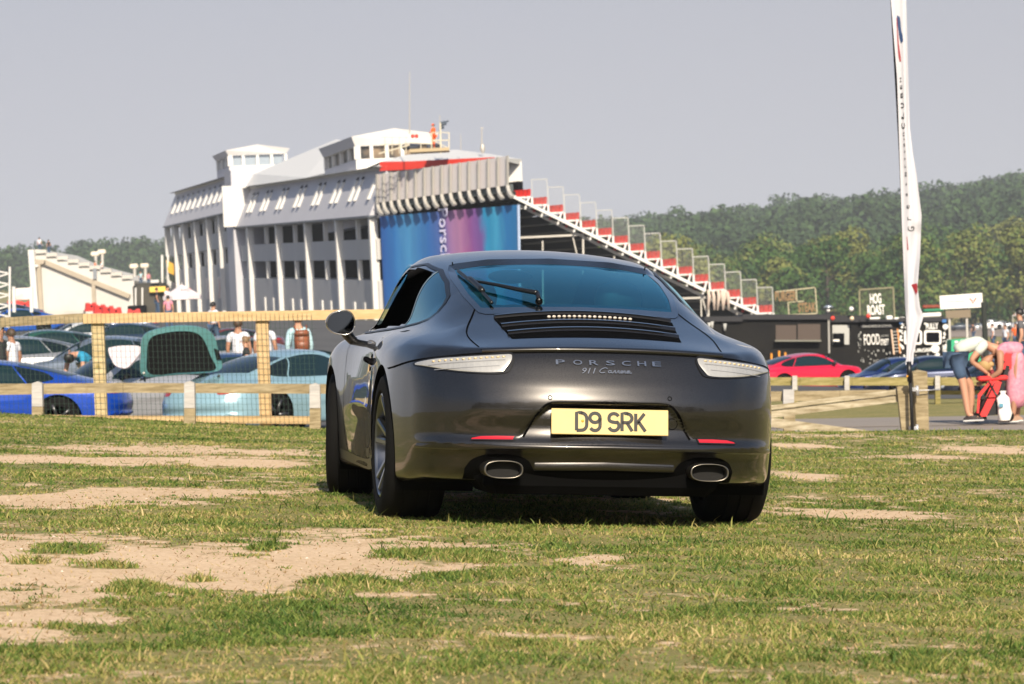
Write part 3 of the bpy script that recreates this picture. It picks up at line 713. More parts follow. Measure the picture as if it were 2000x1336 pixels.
def std_holes(S,ywin=(-.25,.95)):
    rw,rp,top,bot,dlo,ws=win_outlines()
    return [('rear',rp,lambda c,n:(c[:,1]<1.0)&(n[:,1]<.2)&(c[:,2]>.9)),
            ('left',dlo,lambda c,n:(c[:,0]<-.4)&(n[:,0]<-.45)),('right',dlo,lambda c,n:(c[:,0]>.4)&(n[:,0]>.45)),
            ('front',ws,lambda c,n:(c[:,1]>1.5)&(n[:,1]>.15)&(c[:,2]>.88))]

# ---------------------------------------------------------------- the grey coupe
def pose(yaw,x,y,z,a,b):
    n=Vector((a,b,1)).normalized(); h=Vector((-math.sin(yaw),math.cos(yaw),0)); h=(h-n*n.dot(h)).normalized(); r=h.cross(n)
    M=Matrix((r,h,n)).transposed().to_4x4(); M.translation=(x,y,z); return M
def stroke(mb,pts,w,put,closed=False):
    """flat pen stroke through 2d pts; put maps (n,2)->(n,3)"""
    P=np.array(pts,float); T=np.gradient(P,axis=0); T/=np.linalg.norm(T,axis=1)[:,None]+1e-9; N=np.stack([-T[:,1],T[:,0]],1)*w/2
    mb.grid(np.stack([put(P+N),put(P-N)],0))
def arc(cx,cy,rx,ry,a0,a1,n=10): return [(cx+rx*math.cos(R_(a)),cy+ry*math.sin(R_(a))) for a in np.linspace(a0,a1,n)]
def main_car():
    S=CarShape(); T0=S.TY
    f0=S.f
    # number plate recess: trapezoid pocket in the bumper
    def TYx(x,z):
        hw=np.interp(z,[.40,.43,.50,.545],[.39,.372,.315,.262])
        m=1/(1+np.exp((np.abs(x)-hw)/.0045)); m=m/(1+np.exp((z-.548+.25*np.clip(np.abs(x)-.2,0,1)**2*4)/.0035)); m=m/(1+np.exp(-(z-.402)/.011))
        return m*np.clip((z-.392)/.150,0,1.05)*.052
    def fnew(x,y,z):
        old=S.TY; S.TY=lambda q:T0(q)+TYx(x,z)
        try: return f0(x,y,z)
        finally: S.TY=old
    S.f=fnew
    P_=paint('graphite_paint',(.047,.0445,.043),metal=.85,rough=.29)
    t=thing('sports_car','dark grey rear-engined coupe with yellow plate reading D9 SRK parked on the grass in front','car',M=pose(R_(8.8),.222,15.3009,-.0494,.070,.0101))
    holes=std_holes(S); body=body_shell(S,'body',P_,t,.0125,holes)
    rw,rp,top,bot,dlo,ws=win_outlines()
    # wheel wells
    for yc,Ra in ((0.,S.archR),(S.wb,S.archF)):
        for sd in (-1,1):
            mb=MB(); a=np.linspace(-.55,math.pi+.55,48); G=[]
            for x in (1,0,-1):
                yy=yc+np.cos(a)*Ra; zz=S.rw+np.sin(a)*Ra
                xs=S.side_x(yy,np.maximum(zz,.2)); xx=xs-.001 if x==1 else (xs-.02 if x==0 else np.full_like(a,.5))
                G.append(np.stack([sd*xx,yy-(0 if x==1 else 0),zz],1))
            mb.grid(np.stack(G)); mb.add([(sd*.52,yc,S.rw)]+[(sd*.5,yc+math.cos(q)*Ra,S.rw+math.sin(q)*Ra) for q in a],[(0,i,i+1) for i in range(1,48)])
            mb.build('wheel_arch_liner',M_UND,t,True)
    mb=MB(); mb.box((0,1.2,.26),(1.12,4.0,.16),bev=.04); mb.box((0,-.55,.25),(1.05,.62,.20),bev=.04); mb.box((0,1.22,.24),(1.62,1.55,.13),bev=.04)
    mb.build('underbody',M_UND,t)
    wheel(t,-.755,0,.335,.335,.285,-1); wheel(t,.755,0,.335,.335,.285,1)
    wheel(t,-.765,2.45,.33,.33,.245,-1,steer=R_(-9)); wheel(t,.765,2.45,.33,.33,.245,1,steer=R_(-9))
    # glazing
    g=patch(S,'rear_window',M_GLS,t,rw,'rear',.0005,70,24)
    ribbon(S,'window_seal',mat('frit_black',(.01,.013,.018),.08,coat=1),g,rp,'rear',.03,off=.002,closed=True,inset=.013,smooth=False,n=200)
    tt=MB(); rib_into(tt,S,[(x,z+.004) for x,z in rw[0]],'rear',.006,off=.005); tt.build('window_trim',mat('warm_trim',(.45,.36,.26),.3,.7),g)
    for sd,ax in ((-1,'left'),(1,'right')):
        qt=[(.078,.955),(.20,1.035),(.42,1.105),(.70,1.169)]; qb=[(.09,.93),(.20,.906),(.33,.892),(.455,.886)]
        q=patch(S,'quarter_window',M_GLS3,t,[qt,qb],ax,.0005,40,20)
        mb=MB(); rib_into(mb,S,[(.70,1.169),(.455,.886)],ax,.014,off=.002,smooth=False,n=20); mb.build('quarter_trim',mat('quarter_rubber',(.16,.22,.26),.4),q)
        ribbon(S,'window_trim',M_BLK,t,dlo,ax,.010,off=.003,closed=True,smooth=False,n=220,inset=.0)
        if sd==1:
            tp=[(.70,1.169),(1.0,1.205),(1.35,1.197),(1.6,1.145),(1.85,1.045),(2.1,.90)]; bt=[(.455,.886),(.8,.877),(1.2,.872),(1.6,.868),(2.0,.866),(2.12,.868)]
            patch(S,'door_window',M_GLS3,t,[tp,bt],ax,.0005,40,12)
    patch(S,'windscreen',M_GLS2,t,[[(-.56,1.222),(-.3,1.262),(0,1.272),(.3,1.262),(.56,1.222)],[(-.64,1.07),(0,1.10),(.64,1.07)],[(-.69,.90),(0,.92),(.69,.90)]],'front',.0005,40,12)
    # shut lines
    mb=MB(); lid=[(.470,.982),(.505,.935),(.550,.880),(.565,.845),(.555,.810),(.540,.783)]
    for sd in (-1,1):
        rib_into(mb,S,[(sd*x,z) for x,z in lid],'rear',.006,off=.0012)
        rib_into(mb,S,[(sd*.475,1.174),(sd*.475,1.19),(sd*.477,1.21)],'rear',.006,off=.0012)
    rib_into(mb,S,[(-.886,.690),(-.815,.727),(-.70,.748),(-.54,.7665),(-.27,.7775),(0,.781),(.27,.7775),(.54,.7665),(.70,.748),(.815,.727),(.886,.690)],'rear',.007,off=.0014)
    mb.build('panel_gap',M_GAP,body,True)
    # spoiler lip with bright trailing edge
    lp=[(-.54,.7715),(-.27,.7825),(0,.786),(.27,.7825),(.54,.7715)]
    sp=MB(); C1=resample(catmull(lp,8),60); G=[onto(S,C1+[0,.018],'rear',.0005),onto(S,C1+[0,.011],'rear',.012),onto(S,C1+[0,.003],'rear',.014),onto(S,C1+[0,-.002],'rear',.012),onto(S,C1+[0,-.003],'rear',.0)]
    og(sp,S,np.stack(G)); lip=sp.build('spoiler_lip',P_,t,True)
    # engine grille
    gr=thing('engine_grille',None,None); gr.parent=t
    for k in ('label','category'):
        if k in gr: del gr[k]
    def zc(x,z0,hw): return z0-.17*x*x
    xs=np.linspace(-1,1,13)
    zt=[.957,.927,.893,.848]; hw=[.415,.405,.395,.385]
    patch(S,'grille_opening',M_GAP,gr,[[(x*.415,zc(x*.415,.956,0)) for x in xs],[(x*.385,zc(x*.385,.848,0)*1.0+.012*abs(x)**2) for x in xs]],'rear',.0015,60,14)
    for k,(z0,h) in enumerate(((.9625,.41),(.9215,.40),(.8865,.39))):
        sl=MB(); C1=np.array([(x*h,zc(x*h,z0,0)) for x in np.linspace(-1,1,60)])
        wv=.0075 if k else .006
        G=[onto(S,C1+[0,wv],'rear',.002),onto(S,C1+[0,wv*.3],'rear',.012),onto(S,C1+[0,-wv*.5],'rear',.013),onto(S,C1+[0,-wv],'rear',.002)]
        og(sl,S,np.stack(G)); sl.build('grille_slat',P_ if k else M_BLK,gr,True)
        tr=MB(); rib_into(tr,S,[tuple(p+[0,-wv*.55]) for p in C1[::6]],'rear',.0028,off=.015); tr.build('slat_edge',M_CHR,gr,True)
    bl=MB()
    for k in range(17):
        x=.02+(k-8)*.0235; p=onto(S,[(x,zc(x,.941,0))],'rear',.006)[0]; bl.ball(p,.0085,10,6,(1.1,.5,.75))
    bl.build('brake_light',mat('led_lens',(.50,.44,.37),.2,coat=1),t,True)
    # tail lights
    for sd in (-1,1):
        tl=[(.415,.766),(.53,.7575),(.64,.748),(.73,.7375),(.795,.722),(.808,.712)]
        ml=[(.421,.735),(.53,.7275),(.64,.7225),(.72,.7185),(.78,.7135),(.808,.710)]
        bo=[(.462,.684),(.53,.681),(.62,.684),(.70,.692),(.765,.703),(.806,.709)]
        tl,ml,bo=[[(sd*a,b) for a,b in c] for c in (tl,ml,bo)]
        lens=patch(S,'tail_light',M_SIL,t,[tl,ml,bo],'rear',.003,50,12,dome=.004)
        out=tl+bo[::-1]+[(sd*.430,.700)]
        ribbon(S,'lamp_bezel',M_BLK,lens,out,'rear',.009,off=.004,closed=True,n=140)
        up=MB()
        for k in range(13):
            x=sd*(.45+k*.0235); z=np.interp(abs(x),[.41,.53,.64,.73,.80],[.766,.7575,.748,.7375,.722])-.013
            p=onto(S,[(x,z)],'rear',.0085)[0]; up.ball(p,.0058,8,5,(1.5,.4,.8))
        up.build('led_row',mat('led_amber',(.50,.40,.24),.3,coat=1),lens,True)
        st=MB()
        for dz,wv in ((.026,.0035),(.050,.0022)):
            rib_into(st,S,[(sd*x,np.interp(x,[.41,.53,.64,.73,.80],[.766,.7575,.748,.7375,.722])-dz) for x in np.linspace(.445 if dz<.05 else .47,.76-.9*(dz-.02),6)],'rear',wv,off=.0085)
        st.build('lamp_divider',mat('lamp_grey',(.30,.30,.31),.3,.3),lens,True)
        # reflectors and exhausts
        rf=[[(sd*.404,.411),(sd*.48,.411),(sd*.55,.407),(sd*.590,.396)],[(sd*.414,.389),(sd*.48,.388),(sd*.55,.387),(sd*.592,.386)]]
        r=patch(S,'reflector',M_RED,t,rf,'rear',.004,20,5); ribbon(S,'reflector_rim',M_BLK,r,rf[0]+rf[1][::-1],'rear',.006,off=.0042,closed=True,smooth=False,n=50)
        ec=(sd*.458,-.90,.263); ex=MB()
        for (o,i_,y0,y1) in ((1.0,.93,-.075,.12),):
            ring=lambda k,y:[(ec[0]+math.copysign(abs(math.cos(q))**.75,math.cos(q))*.086*k,ec[1]+y,ec[2]+math.copysign(abs(math.sin(q))**.75,math.sin(q))*.039*k) for q in np.linspace(0,2*math.pi,49)]
            ex.grid(np.array([ring(.97,.10),ring(1,-.06),ring(1.0,-.072),ring(.95,-.076),ring(.90,-.070),ring(.89,.10)]))
        e=ex.build('exhaust_tip',M_TIP,t,True)
        iv=MB(); iv.add(ring(.90,-.02),[tuple(range(48))]); iv.build('exhaust_bore',mat('bore_black',(.004,.004,.004),.9),e)  # near-black disc closing the pipe
        sur=[[(sd*(.458+x*.145),.262+.066*(1-abs(x)**2.6)**.6) for x in np.linspace(-1,1,15)],[(sd*(.458+x*.145),.212-.0*x) for x in np.linspace(-1,1,15)]]
        patch(S,'exhaust_shade',M_UND,t,sur,'rear',.002,40,8)  # black patch painted as the shade around the exhaust on the body-coloured bumper
    # lower bumper crease, diffuser blade
    mb=MB(); C1=resample([(-.80,.352),(-.4,.362),(0,.366),(.4,.362),(.80,.352)],80)
    og(mb,S,np.stack([onto(S,C1+[0,.012],'rear',.0003),onto(S,C1+[0,.002],'rear',.010),onto(S,C1-[0,.004],'rear',.011),onto(S,C1-[0,.010],'rear',.0003)])); mb.build('bumper_crease',P_,body,True)
    mb=MB(); C1=resample([(-.31,.276),(0,.283),(.31,.276)],40)
    og(mb,S,np.stack([onto(S,C1+[0,.016],'rear',.0003),onto(S,C1+[0,.003],'rear',.016),onto(S,C1-[0,.004],'rear',.016),onto(S,C1-[0,.02],'rear',.0003)])); mb.build('lower_blade',P_,body,True)
    patch(S,'valance_shade',M_UND,t,[[(-.30,.262),(0,.27),(.30,.262)],[(-.62,.205),(0,.20),(.62,.205)]],'rear',.002,50,6)  # black patch painted as the shade under the body-coloured bumper
    # plate
    pl=thing('number_plate',None,None); pl.parent=t
    for k in ('label','category'):
        if k in pl: del pl[k]
    pl.matrix_local=Matrix.Translation((.004,-.990,.478))@Matrix.Rotation(R_(-6),4,'X')
    mb=MB(); mb.box((0,0,0),(.52,.006,.113),bev=.003); mb.build('plate_sheet',mat('plate_yellow',(.66,.52,.23),.4,noise=(6,.5,(.58,.45,.19))),pl)
    mb=MB(); W=.0150; H=.078; put=lambda P:np.stack([P[:,0],np.full(len(P),-.0045),P[:,1]],1)
    D=[(0,-H/2),(0,H/2),(.022,H/2)]+arc(.022,.012,.020,.0255,90,0,6)+arc(.022,-.012,.020,.0255,0,-90,6)+[(0,-H/2)]
    nine=arc(.021,.012,.021,.0255,-90,-360,12)[::1]; nine=arc(.021,.0175,.021,.0205,0,360,17)
    nine2=[(.042,.0175),(.042,-.016)]+arc(.021,-.016,.021,.0225,0,-150,9)
    Ss=arc(.021,.019,.020,.0185,20,180,8)+arc(.021,.012,.020,.012,180,250,4)+[(.030,-.002)]+arc(.021,-.016,.021,.0215,50,-160,12)
    Rr=[(0,-H/2),(0,H/2),(.022,H/2)]+arc(.022,.018,.019,.0195,90,-90,8)+[(0,-.0015)]
    glyph=[(-.133,[D]),(-.074,[nine,nine2]),(.010,[Ss]),(.069,[Rr,[(.020,-.0015),(.042,-H/2)]]),(.130,[[(0,-H/2),(0,H/2)],[(.003,-.006),(.036,H/2)],[(.011,.004),(.040,-H/2)]])]
    for x0,st in glyph:
        for s_ in st:
            P=[]; 
            s_=np.array(s_,float)
            # densify with sharp corners kept
            Q=[]
            for a,b in zip(s_[:-1],s_[1:]): Q+= [a+(b-a)*u for u in (0,.5)]
            Q.append(s_[-1]); Q=np.array(Q)*[1.08,1]+[x0-.016,0]
            stroke(mb,Q,W,put)
            for q in Q[[0,-1]]: pass
    mb.build('plate_letters',mat('plate_black',(.02,.02,.02),.5),pl)
    mb=MB(); mb.lathe([(.001,-.009),(.005,-.008),(.0065,-.004)],12,'Y',(.128,0,.003)); mb.build('plate_screw',M_BLK,pl,True)
    mb=MB(); mb.lathe([(.001,-.009),(.005,-.008),(.0065,-.004)],12,'Y',(-.122,0,.003)); mb.build('plate_screw',mat('screw_yellow',(.75,.42,.05),.4),pl,True)
    ribbon(S,'recess_edge_line',M_GAP,body,[(-.372,.405),(-.345,.450),(-.322,.497),(-.290,.540),(-.255,.556),(-.15,.560),(0,.561),(.15,.560),(.255,.556),(.290,.540),(.322,.497),(.345,.450),(.372,.405)],'rear',.010,off=.001)  # near-black ribbon traced around the plate recess edge
    # badges
    def surf(P): return onto(S,P,'rear',.006)
    def tproj(body,cx,cz,wd,ht,shear=0,off=.0):
        cu=bpy.data.curves.new('t','FONT'); cu.body=body; cu.size=1; cu.shear=shear; cu.offset=off; cu.resolution_u=3
        o=bpy.data.objects.new('t',cu); COL.objects.link(o); me=bpy.data.meshes.new_from_object(o.evaluated_get(bpy.context.evaluated_depsgraph_get()))
        bpy.data.objects.remove(o); V=np.array([v.co[:2] for v in me.vertices]); Fc=[tuple(p.vertices) for p in me.polygons]
        mn,mx=V.min(0),V.max(0); V=(V-mn)/(mx-mn)-.5; V=V*[wd,ht]+[cx,cz]; return surf(V),Fc
    mb=MB()
    for ch,px in zip('PORSCHE',(1088,1121,1152,1184,1215,1245.5,1275)):
        x=(px-1181)/204*.468+.004; V,Fc=tproj(ch,x,.7335,.040,.0205,off=.01); mb.add(V,Fc)
    mb.build('badge_lettering',M_CHR,t)
    mb=MB(); V,Fc=tproj('911',-.087,.698,.062,.025,shear=.35); mb.add(V,Fc)
    z0=.690; sc=lambda L:[(x,z0+z) for x,z in L]
    Cc=[(.006,.0185),(-.001,.022),(-.012,.020),(-.024,.012),(-.027,.004),(-.018,0),(-.006,.003)]
    aa=[(0,.010),(-.008,.010),(-.012,.004),(-.008,0),(-.002,.004),(.002,.010),(0,.003),(.004,0),(.009,.003)]
    rr=[(.009,.003),(.014,.010),(.018,.010),(.016,.003),(.019,0),(.024,.003)]
    ee=[(0,.003),(.008,.006),(.008,.010),(.003,.010),(0,.004),(.004,0),(.010,.003)]
    off=-.013; P=[(a+off,b) for a,b in Cc]; strokes=[P]
    x=.007; word=[(a+x,b) for a,b in aa]; x=.016-.009; 
    word+=[(a+x,b) for a,b in rr]; x+=.015; word+=[(a+x,b) for a,b in rr]; x+=.024; word+=[(a+x,b) for a,b in ee]; x+=.010; word+=[(a+x-.009,b) for a,b in rr]; x+=.015+.012; word+=[(a+x,b) for a,b in aa]
    strokes.append(word)
    for s_ in strokes: stroke(mb,catmull(sc([(a*1.08+.004,b) for a,b in s_]),5),.0032,surf)
    mb.build('model_lettering',M_CHR,t)
    # sensors and towing cap
    mb=MB()
    for x,z,r in ((-.262,.580,.0085),(.270,.585,.0085),(.290,.473,.024)):
        p=[(x+math.cos(q)*r,z+math.sin(q)*r) for q in np.linspace(0,2*math.pi,20,endpoint=False)]; rib_into(mb,S,p,'rear',.0035,off=.0015,closed=True,smooth=False,n=24)
    mb.build('bumper_caps',M_GAP,body)
    # wiper
    wp=thing('wiper',None,None); wp.parent=t
    for k in ('label','category'):
        if k in wp: del wp[k]
    arm=onto(S,[(-.178,1.022),(-.26,1.043),(-.34,1.065),(-.425,1.084)],'rear',[.035,.03,.028,.026]); bld=onto(S,catmull([(-.470,1.150),(-.450,1.11),(-.432,1.079),(-.410,1.03),(-.395,.990)],4),'rear',.014)
    mb=MB(); mb.tube(catmull(arm,5),list(np.linspace(.012,.0065,16)),8); mb.tube([arm[0]+[0,.0,0],onto(S,[(-.180,.997)],'rear',.02)[0]],.011,8); mb.lathe([(.001,.02),(.014,.02),(.018,0)],14,'Y',tuple(onto(S,[(-.182,.995)],'rear',.02)[0])); mb.build('wiper_arm',M_BLK,wp,True)
    mb=MB(); mb.tube(bld,.0085,6); mb.tube(bld[5:12]+[0,-.006,.006],.014,6); mb.build('wiper_blade',M_BLK,wp,True)
    # door mirrors
    for sd in (-1,1):
        mr=thing('door_mirror',None,None); mr.parent=t
        for k in ('label','category'):
            if k in mr: del mr[k]
        c=np.array([sd*.888,1.95,.915]); mb=MB(); rows=[]
        def prof(k,y):
            out=[]
            for q in np.linspace(0,2*math.pi,37):
                cx=math.copysign(abs(math.cos(q))**.8,math.cos(q)); sz=math.sin(q); wv=.082 if cx*sd>0 else .072
                out.append((c[0]+cx*wv*k,c[1]+y,c[2]+sz*.068*k*(1 if sz>0 else .92)*(1-.12*cx*sd)))
            return out
        for k,y in ((.93,-.052),(.985,-.054),(1.0,-.046),(1.0,-.02),(.96,.03),(.82,.07),(.5,.10),(.02,.115)): rows.append(prof(k,y))
        mb.grid(np.array(rows)); mb.build('mirror_housing',mat('mirror_black',(.01,.01,.011),.15,coat=1),mr,True)
        mb=MB(); mb.add(prof(.93,-.046)[:-1],[tuple(range(36))[::-1]]); gl=mb.build('mirror_glass',mat('mirror_dark',(.05,.055,.06),.03,1),mr)  # glass colour darkened in place of a dark reflection
        mb=MB(); mb.tube([prof(.95,-.05)[i] for i in range(36)],.0035,6,closed=True); mb.build('mirror_rim',M_CHR,mr,True)
        mb=MB(); mb.tube(catmull([(sd*.86,1.96,.87),(sd*.82,1.97,.825),(sd*.76,2.0,.805),(sd*.70,2.02,.83)],5),[.03,.03,.029,.027,.026,.026,.026,.026,.026,.027,.028,.03,.032,.034,.036,.038],10); mb.build('mirror_arm',M_BLK,mr,True)
        # door handle
        hp=onto(S,[(.62,.715)],'left' if sd<0 else 'right',.0); hh=MB(); hh.tube(catmull(onto(S,[(.54,.712),(.60,.722),(.68,.728),(.76,.726)],'left' if sd<0 else 'right',[.004,.026,.028,.006]),5),.012,8); h=hh.build('door_handle',P_,t,True)
        cup=[(.655+.075*math.cos(q),.715+.034*math.sin(q)) for q in np.linspace(0,2*math.pi,24,endpoint=False)]
        ribbon(S,'handle_recess',M_GAP,h,cup,'left' if sd<0 else 'right',.016,off=.0015,closed=True,n=60)
        mb=MB(); dl=[(.52,.86),(.47,.75),(.50,.55),(.60,.35),(.75,.24)]; fl=[(1.95,.86),(1.93,.6),(1.90,.35),(1.8,.24)]; ax='left' if sd<0 else 'right'
        rib_into(mb,S,dl,ax,.006,off=.0012); rib_into(mb,S,fl,ax,.006,off=.0012); mb.build('door_gap',M_GAP,body,True)
        ribbon(S,'sill_trim',M_BLK,t,[(.45,.235),(1.0,.215),(1.5,.215),(2.05,.235)],ax,.05,off=.003)
    # cabin
    for sx in (-1,1):
        patch(S,'view_block',M_DKI,t,[[(sx*.37,1.262),(sx*.47,1.245),(sx*.56,1.222)],[(sx*.37,1.09),(sx*.50,1.08),(sx*.63,1.06)],[(sx*.37,.915),(sx*.52,.905),(sx*.68,.90)]],'front',-.02,14,12)  # dark panels added behind the windscreen sides so the cabin reads black
    for sx in (-.36,.36):
        se=thing('seat',None,None); se.parent=t
        for k in ('label','category'):
            if k in se: del se[k]
        mb=MB(); P=[]
        for z,wv,y in ((.42,.22,.98),(.62,.25,.90),(.80,.24,.83),(.92,.19,.79),(.98,.11,.78),(1.05,.12,.78),(1.11,.10,.79),(1.14,.03,.80)):
            P.append([(sx+math.copysign(abs(math.cos(q))**.7,math.cos(q))*wv,y+math.sin(q)*.055,z) for q in np.linspace(0,2*math.pi,25)])
        mb.grid(np.array(P)); mb.build('backrest',mat('seat_leather',(.03,.032,.034),.5),se,True)
        mb=MB(); mb.box((sx,1.2,.42),(.46,.5,.16),bev=.05); mb.build('seat_base',M_DKI,se)
    mb=MB(); mb.box((0,.2,.62),(1.1,.5,.25),bev=.08); mb.box((0,.9,.33),(1.45,2.6,.08)); mb.build('rear_bench',M_DKI,t)
    mb=MB(); mb.box((0,2.2,.80),(1.34,.42,.16),bev=.06); mb.box((-.0,2.05,.85),(.3,.1,.1),bev=.04); mb.build('dashboard',M_DKI,t)
    mb=MB(); mb.tube([(.36+.18*math.cos(q),1.88+.03*math.sin(q),.84+.17*math.sin(q)) for q in np.linspace(0,2*math.pi,30,endpoint=False)],.014,8,closed=True); mb.tube([(.36,1.88,.84),(.36,2.1,.80)],.03,8); mb.build('steering_wheel',M_DKI,t,True)
    mb=MB(); mb.box((0,1.38,1.222),(.84,.50,.02)); mb.build('headliner',M_DKI,t)
    mb=MB(); mb.ball((-.02,1.80,1.175),.11,20,10,(1.1,.18,.33)); iv=mb.build('cabin_mirror',M_BLK,t,True)
    mb=MB(); mb.add([(-.02+.108*math.cos(q),1.779,1.175+.030*math.sin(q)) for q in np.linspace(0,2*math.pi,24,endpoint=False)],[tuple(range(24))[::-1]]); mb.build('mirror_glass',MATS['mirror_dark'],iv)
    return t,S
MAIN,SH=main_car()
# ---------------------------------------------------------------- pit building, stands
CAMP=Vector((0,0,CAM_Z))
def onplane(px,py,P0,n):
    d=at(px,py,1)-CAMP; n=Vector(n); return CAMP+d*((Vector(P0)-CAMP).dot(n)/d.dot(n))
def part(t,name): 
    o=bpy.data.objects.new(name,None); COL.objects.link(o); o.parent=t; return o
M_GW=mat('grey_cladding',(.50,.50,.545),.7,noise=(.25,.35,(.43,.43,.47)))
M_GP=mat('grey_panel',(.48,.475,.47),.8,noise=(.4,.5,(.40,.395,.39)))
M_WH=mat('white_paint',(.62,.61,.59),.6,noise=(.5,.3,(.54,.53,.51)))
M_WR=mat('white_roof',(.64,.64,.63),.5,noise=(.4,.2,(.56,.56,.56)))
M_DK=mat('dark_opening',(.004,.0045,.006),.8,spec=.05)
M_RD=mat('red_plastic',(.62,.035,.025),.5,noise=(2,.5,(.50,.03,.03)))
M_RDF=mat('red_fascia',(.72,.05,.03),.5)
M_CON=mat('concrete',(.55,.53,.49),.9,noise=(.6,.7,(.42,.40,.36)))
A0=at(740,605,228.6); E_=Vector((-25.6,108.2,0)).normalized(); N_=Vector((-E_.y,E_.x,0)); 
if N_.dot(CAMP-A0)<0: N_=-N_
zA=A0.z
def F0_(s,h,o=0.): return Vector((A0.x,A0.y,zA))+E_*s+N_*o+Vector((0,0,h))
def F_(s,h,o=0.): return F0_(s,h+.0287*min(s,66)+.012*max(s-66,0),o)   # the building climbs with the straight
def fbox0(mb,s0,s1,h0,h1,o0,o1,bev=0): mb.box(F0_((s0+s1)/2,(h0+h1)/2,(o0+o1)/2),(abs(s1-s0),abs(o1-o0),h1-h0),bev=bev,M=FM); return mb
FM=Matrix((E_,N_,Vector((0,0,1)))).transposed()   # columns: along, out, up
def fbox(mb,s0,s1,h0,h1,o0,o1,bev=0):
    V=[F_(s,h,o) for h in (h0,h1) for s,o in ((s0,o0),(s1,o0),(s1,o1),(s0,o1))]; mb.add(V,[(0,3,2,1),(4,5,6,7),(0,1,5,4),(1,2,6,5),(2,3,7,6),(3,0,4,7)]); return mb
bld=thing('race_building','long grey three storey trackside building with white columns and two roof boxes','building',loc=(0,0,0))
def block(s0,s1,dh,h_top,bays,mids,nm):
    # core and floors
    c=MB(); fbox(c,s0,s1,-3,9.3+dh,-7,-2.2); c.build('wall',M_GP,bld)
    for (a,b) in ((-3,2.05),(3.5,4.95),(6.4,6.75)):
        m=MB(); fbox(m,s0,s1,a+dh,b+dh,-2.3,0); m.build('spandrel',M_GP,bld)
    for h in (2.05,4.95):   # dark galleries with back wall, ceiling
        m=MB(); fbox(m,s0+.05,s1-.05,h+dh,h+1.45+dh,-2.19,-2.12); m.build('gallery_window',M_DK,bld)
    for s in bays:
        m=MB(); fbox(m,s-.32,s+.28,-3,6.6+dh,-.2,.36); m.build('column',M_WH,bld)
    for s in mids:
        for h in (2.05,4.95):
            m=MB(); fbox(m,s-.2,s+.2,h+dh,h+1.45+dh,-.25,.05); m.build('mullion',M_WH,bld)
    # battered cladding of the top storey
    m=MB(); zb,zt=6.6+dh,9.86+dh; ob,ot=.40,-1.05
    P=[F_(s0,zb,ob),F_(s1,zb,ob),F_(s1,zt,ot),F_(s0,zt,ot),F_(s0,zb,-2.4),F_(s1,zb,-2.4),F_(s1,zt,-2.4),F_(s0,zt,-2.4)]
    m.add(P,[(0,1,2,3),(4,7,6,5),(0,3,7,4),(1,5,6,2),(3,2,6,7),(0,4,5,1)]); 
    m.build('top_storey',M_GW,bld)
    m=MB(); fbox(m,s0,s1,zt-.02,zt+.16,-2.5,ot+.10); m.build('roof_edge',M_WH,bld)
    m=MB(); fbox(m,s0,s1,zb-.14,zb-.01,-.2,ob+.06); m.build('soffit_edge',mat('dark_gutter',(.10,.12,.15),.5),bld)
    return zb,zt,ob,ot
def slits(ss,dh):
    for s in ss:
        m=MB(); a,b=(7.75+dh),(9.25+dh); f=lambda h:.40+(h-6.6-dh)/3.26*(-1.45)
        w=.36; P=[F_(s-w,a,f(a)+.22),F_(s+w,a,f(a)+.22),F_(s+w,b,f(b)+.14),F_(s-w,b,f(b)+.14),F_(s-w,a,f(a)-.1),F_(s+w,a,f(a)-.1),F_(s+w,b,f(b)-.1),F_(s-w,b,f(b)-.1)]
        m.add(P,[(0,1,2,3),(0,3,7,4),(1,5,6,2),(3,2,6,7),(0,4,5,1)]); o=m.build('slit_window',M_WH,bld)
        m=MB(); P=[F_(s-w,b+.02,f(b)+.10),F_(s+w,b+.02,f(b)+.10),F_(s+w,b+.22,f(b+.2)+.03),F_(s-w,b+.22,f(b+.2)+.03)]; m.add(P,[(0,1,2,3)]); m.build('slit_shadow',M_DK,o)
fb=[0.3,13.5,26.9,40.8,56.0]
block(-.3,62.,0,9.86,fb,[6.8,20.1,33.8,48.2,58.6],'front')
slits([2.2,7.5,9.6,15.0,17.1,23.0,25.1,31.5,33.6,40.2,42.3,48.5,50.6,56.0,58.0],0)
rb=[66.5,73.,80.8,89.2,97.6,104.4,111.]
block(66.,111.6,1.4,9.86,rb,[69.8,77,85,93.4,101,107.8],'rear')
slits([68.4,71.4,74.8,78,81.5,85,89,92.8,96.5,100.2,104,107.8],1.4)
# stair tower between the blocks
m=MB(); fbox(m,62.,66.,-3,11.6,-9,.6); m.build('stair_tower',M_GW,bld)
m=MB(); fbox(m,61.6,62.,6.6,10.2,-2,1.5); m.build('end_panel',M_WH,bld)
for s in (5,9,18.6,22.4,32,36,45.5,50):
    m=MB(); fbox(m,s-.45,s+.45,-.9,.45,.0,.12); m.build('ground_window',M_WH,bld)
for s in rb[1:-1]:
    m=MB(); fbox(m,s+2.4,s+3.9,.3,2.3,.0,.10); m.build('poster_panel',mat('faded_poster',(.62,.42,.36),.7,noise=(.7,1.6,(.72,.68,.64))),bld)
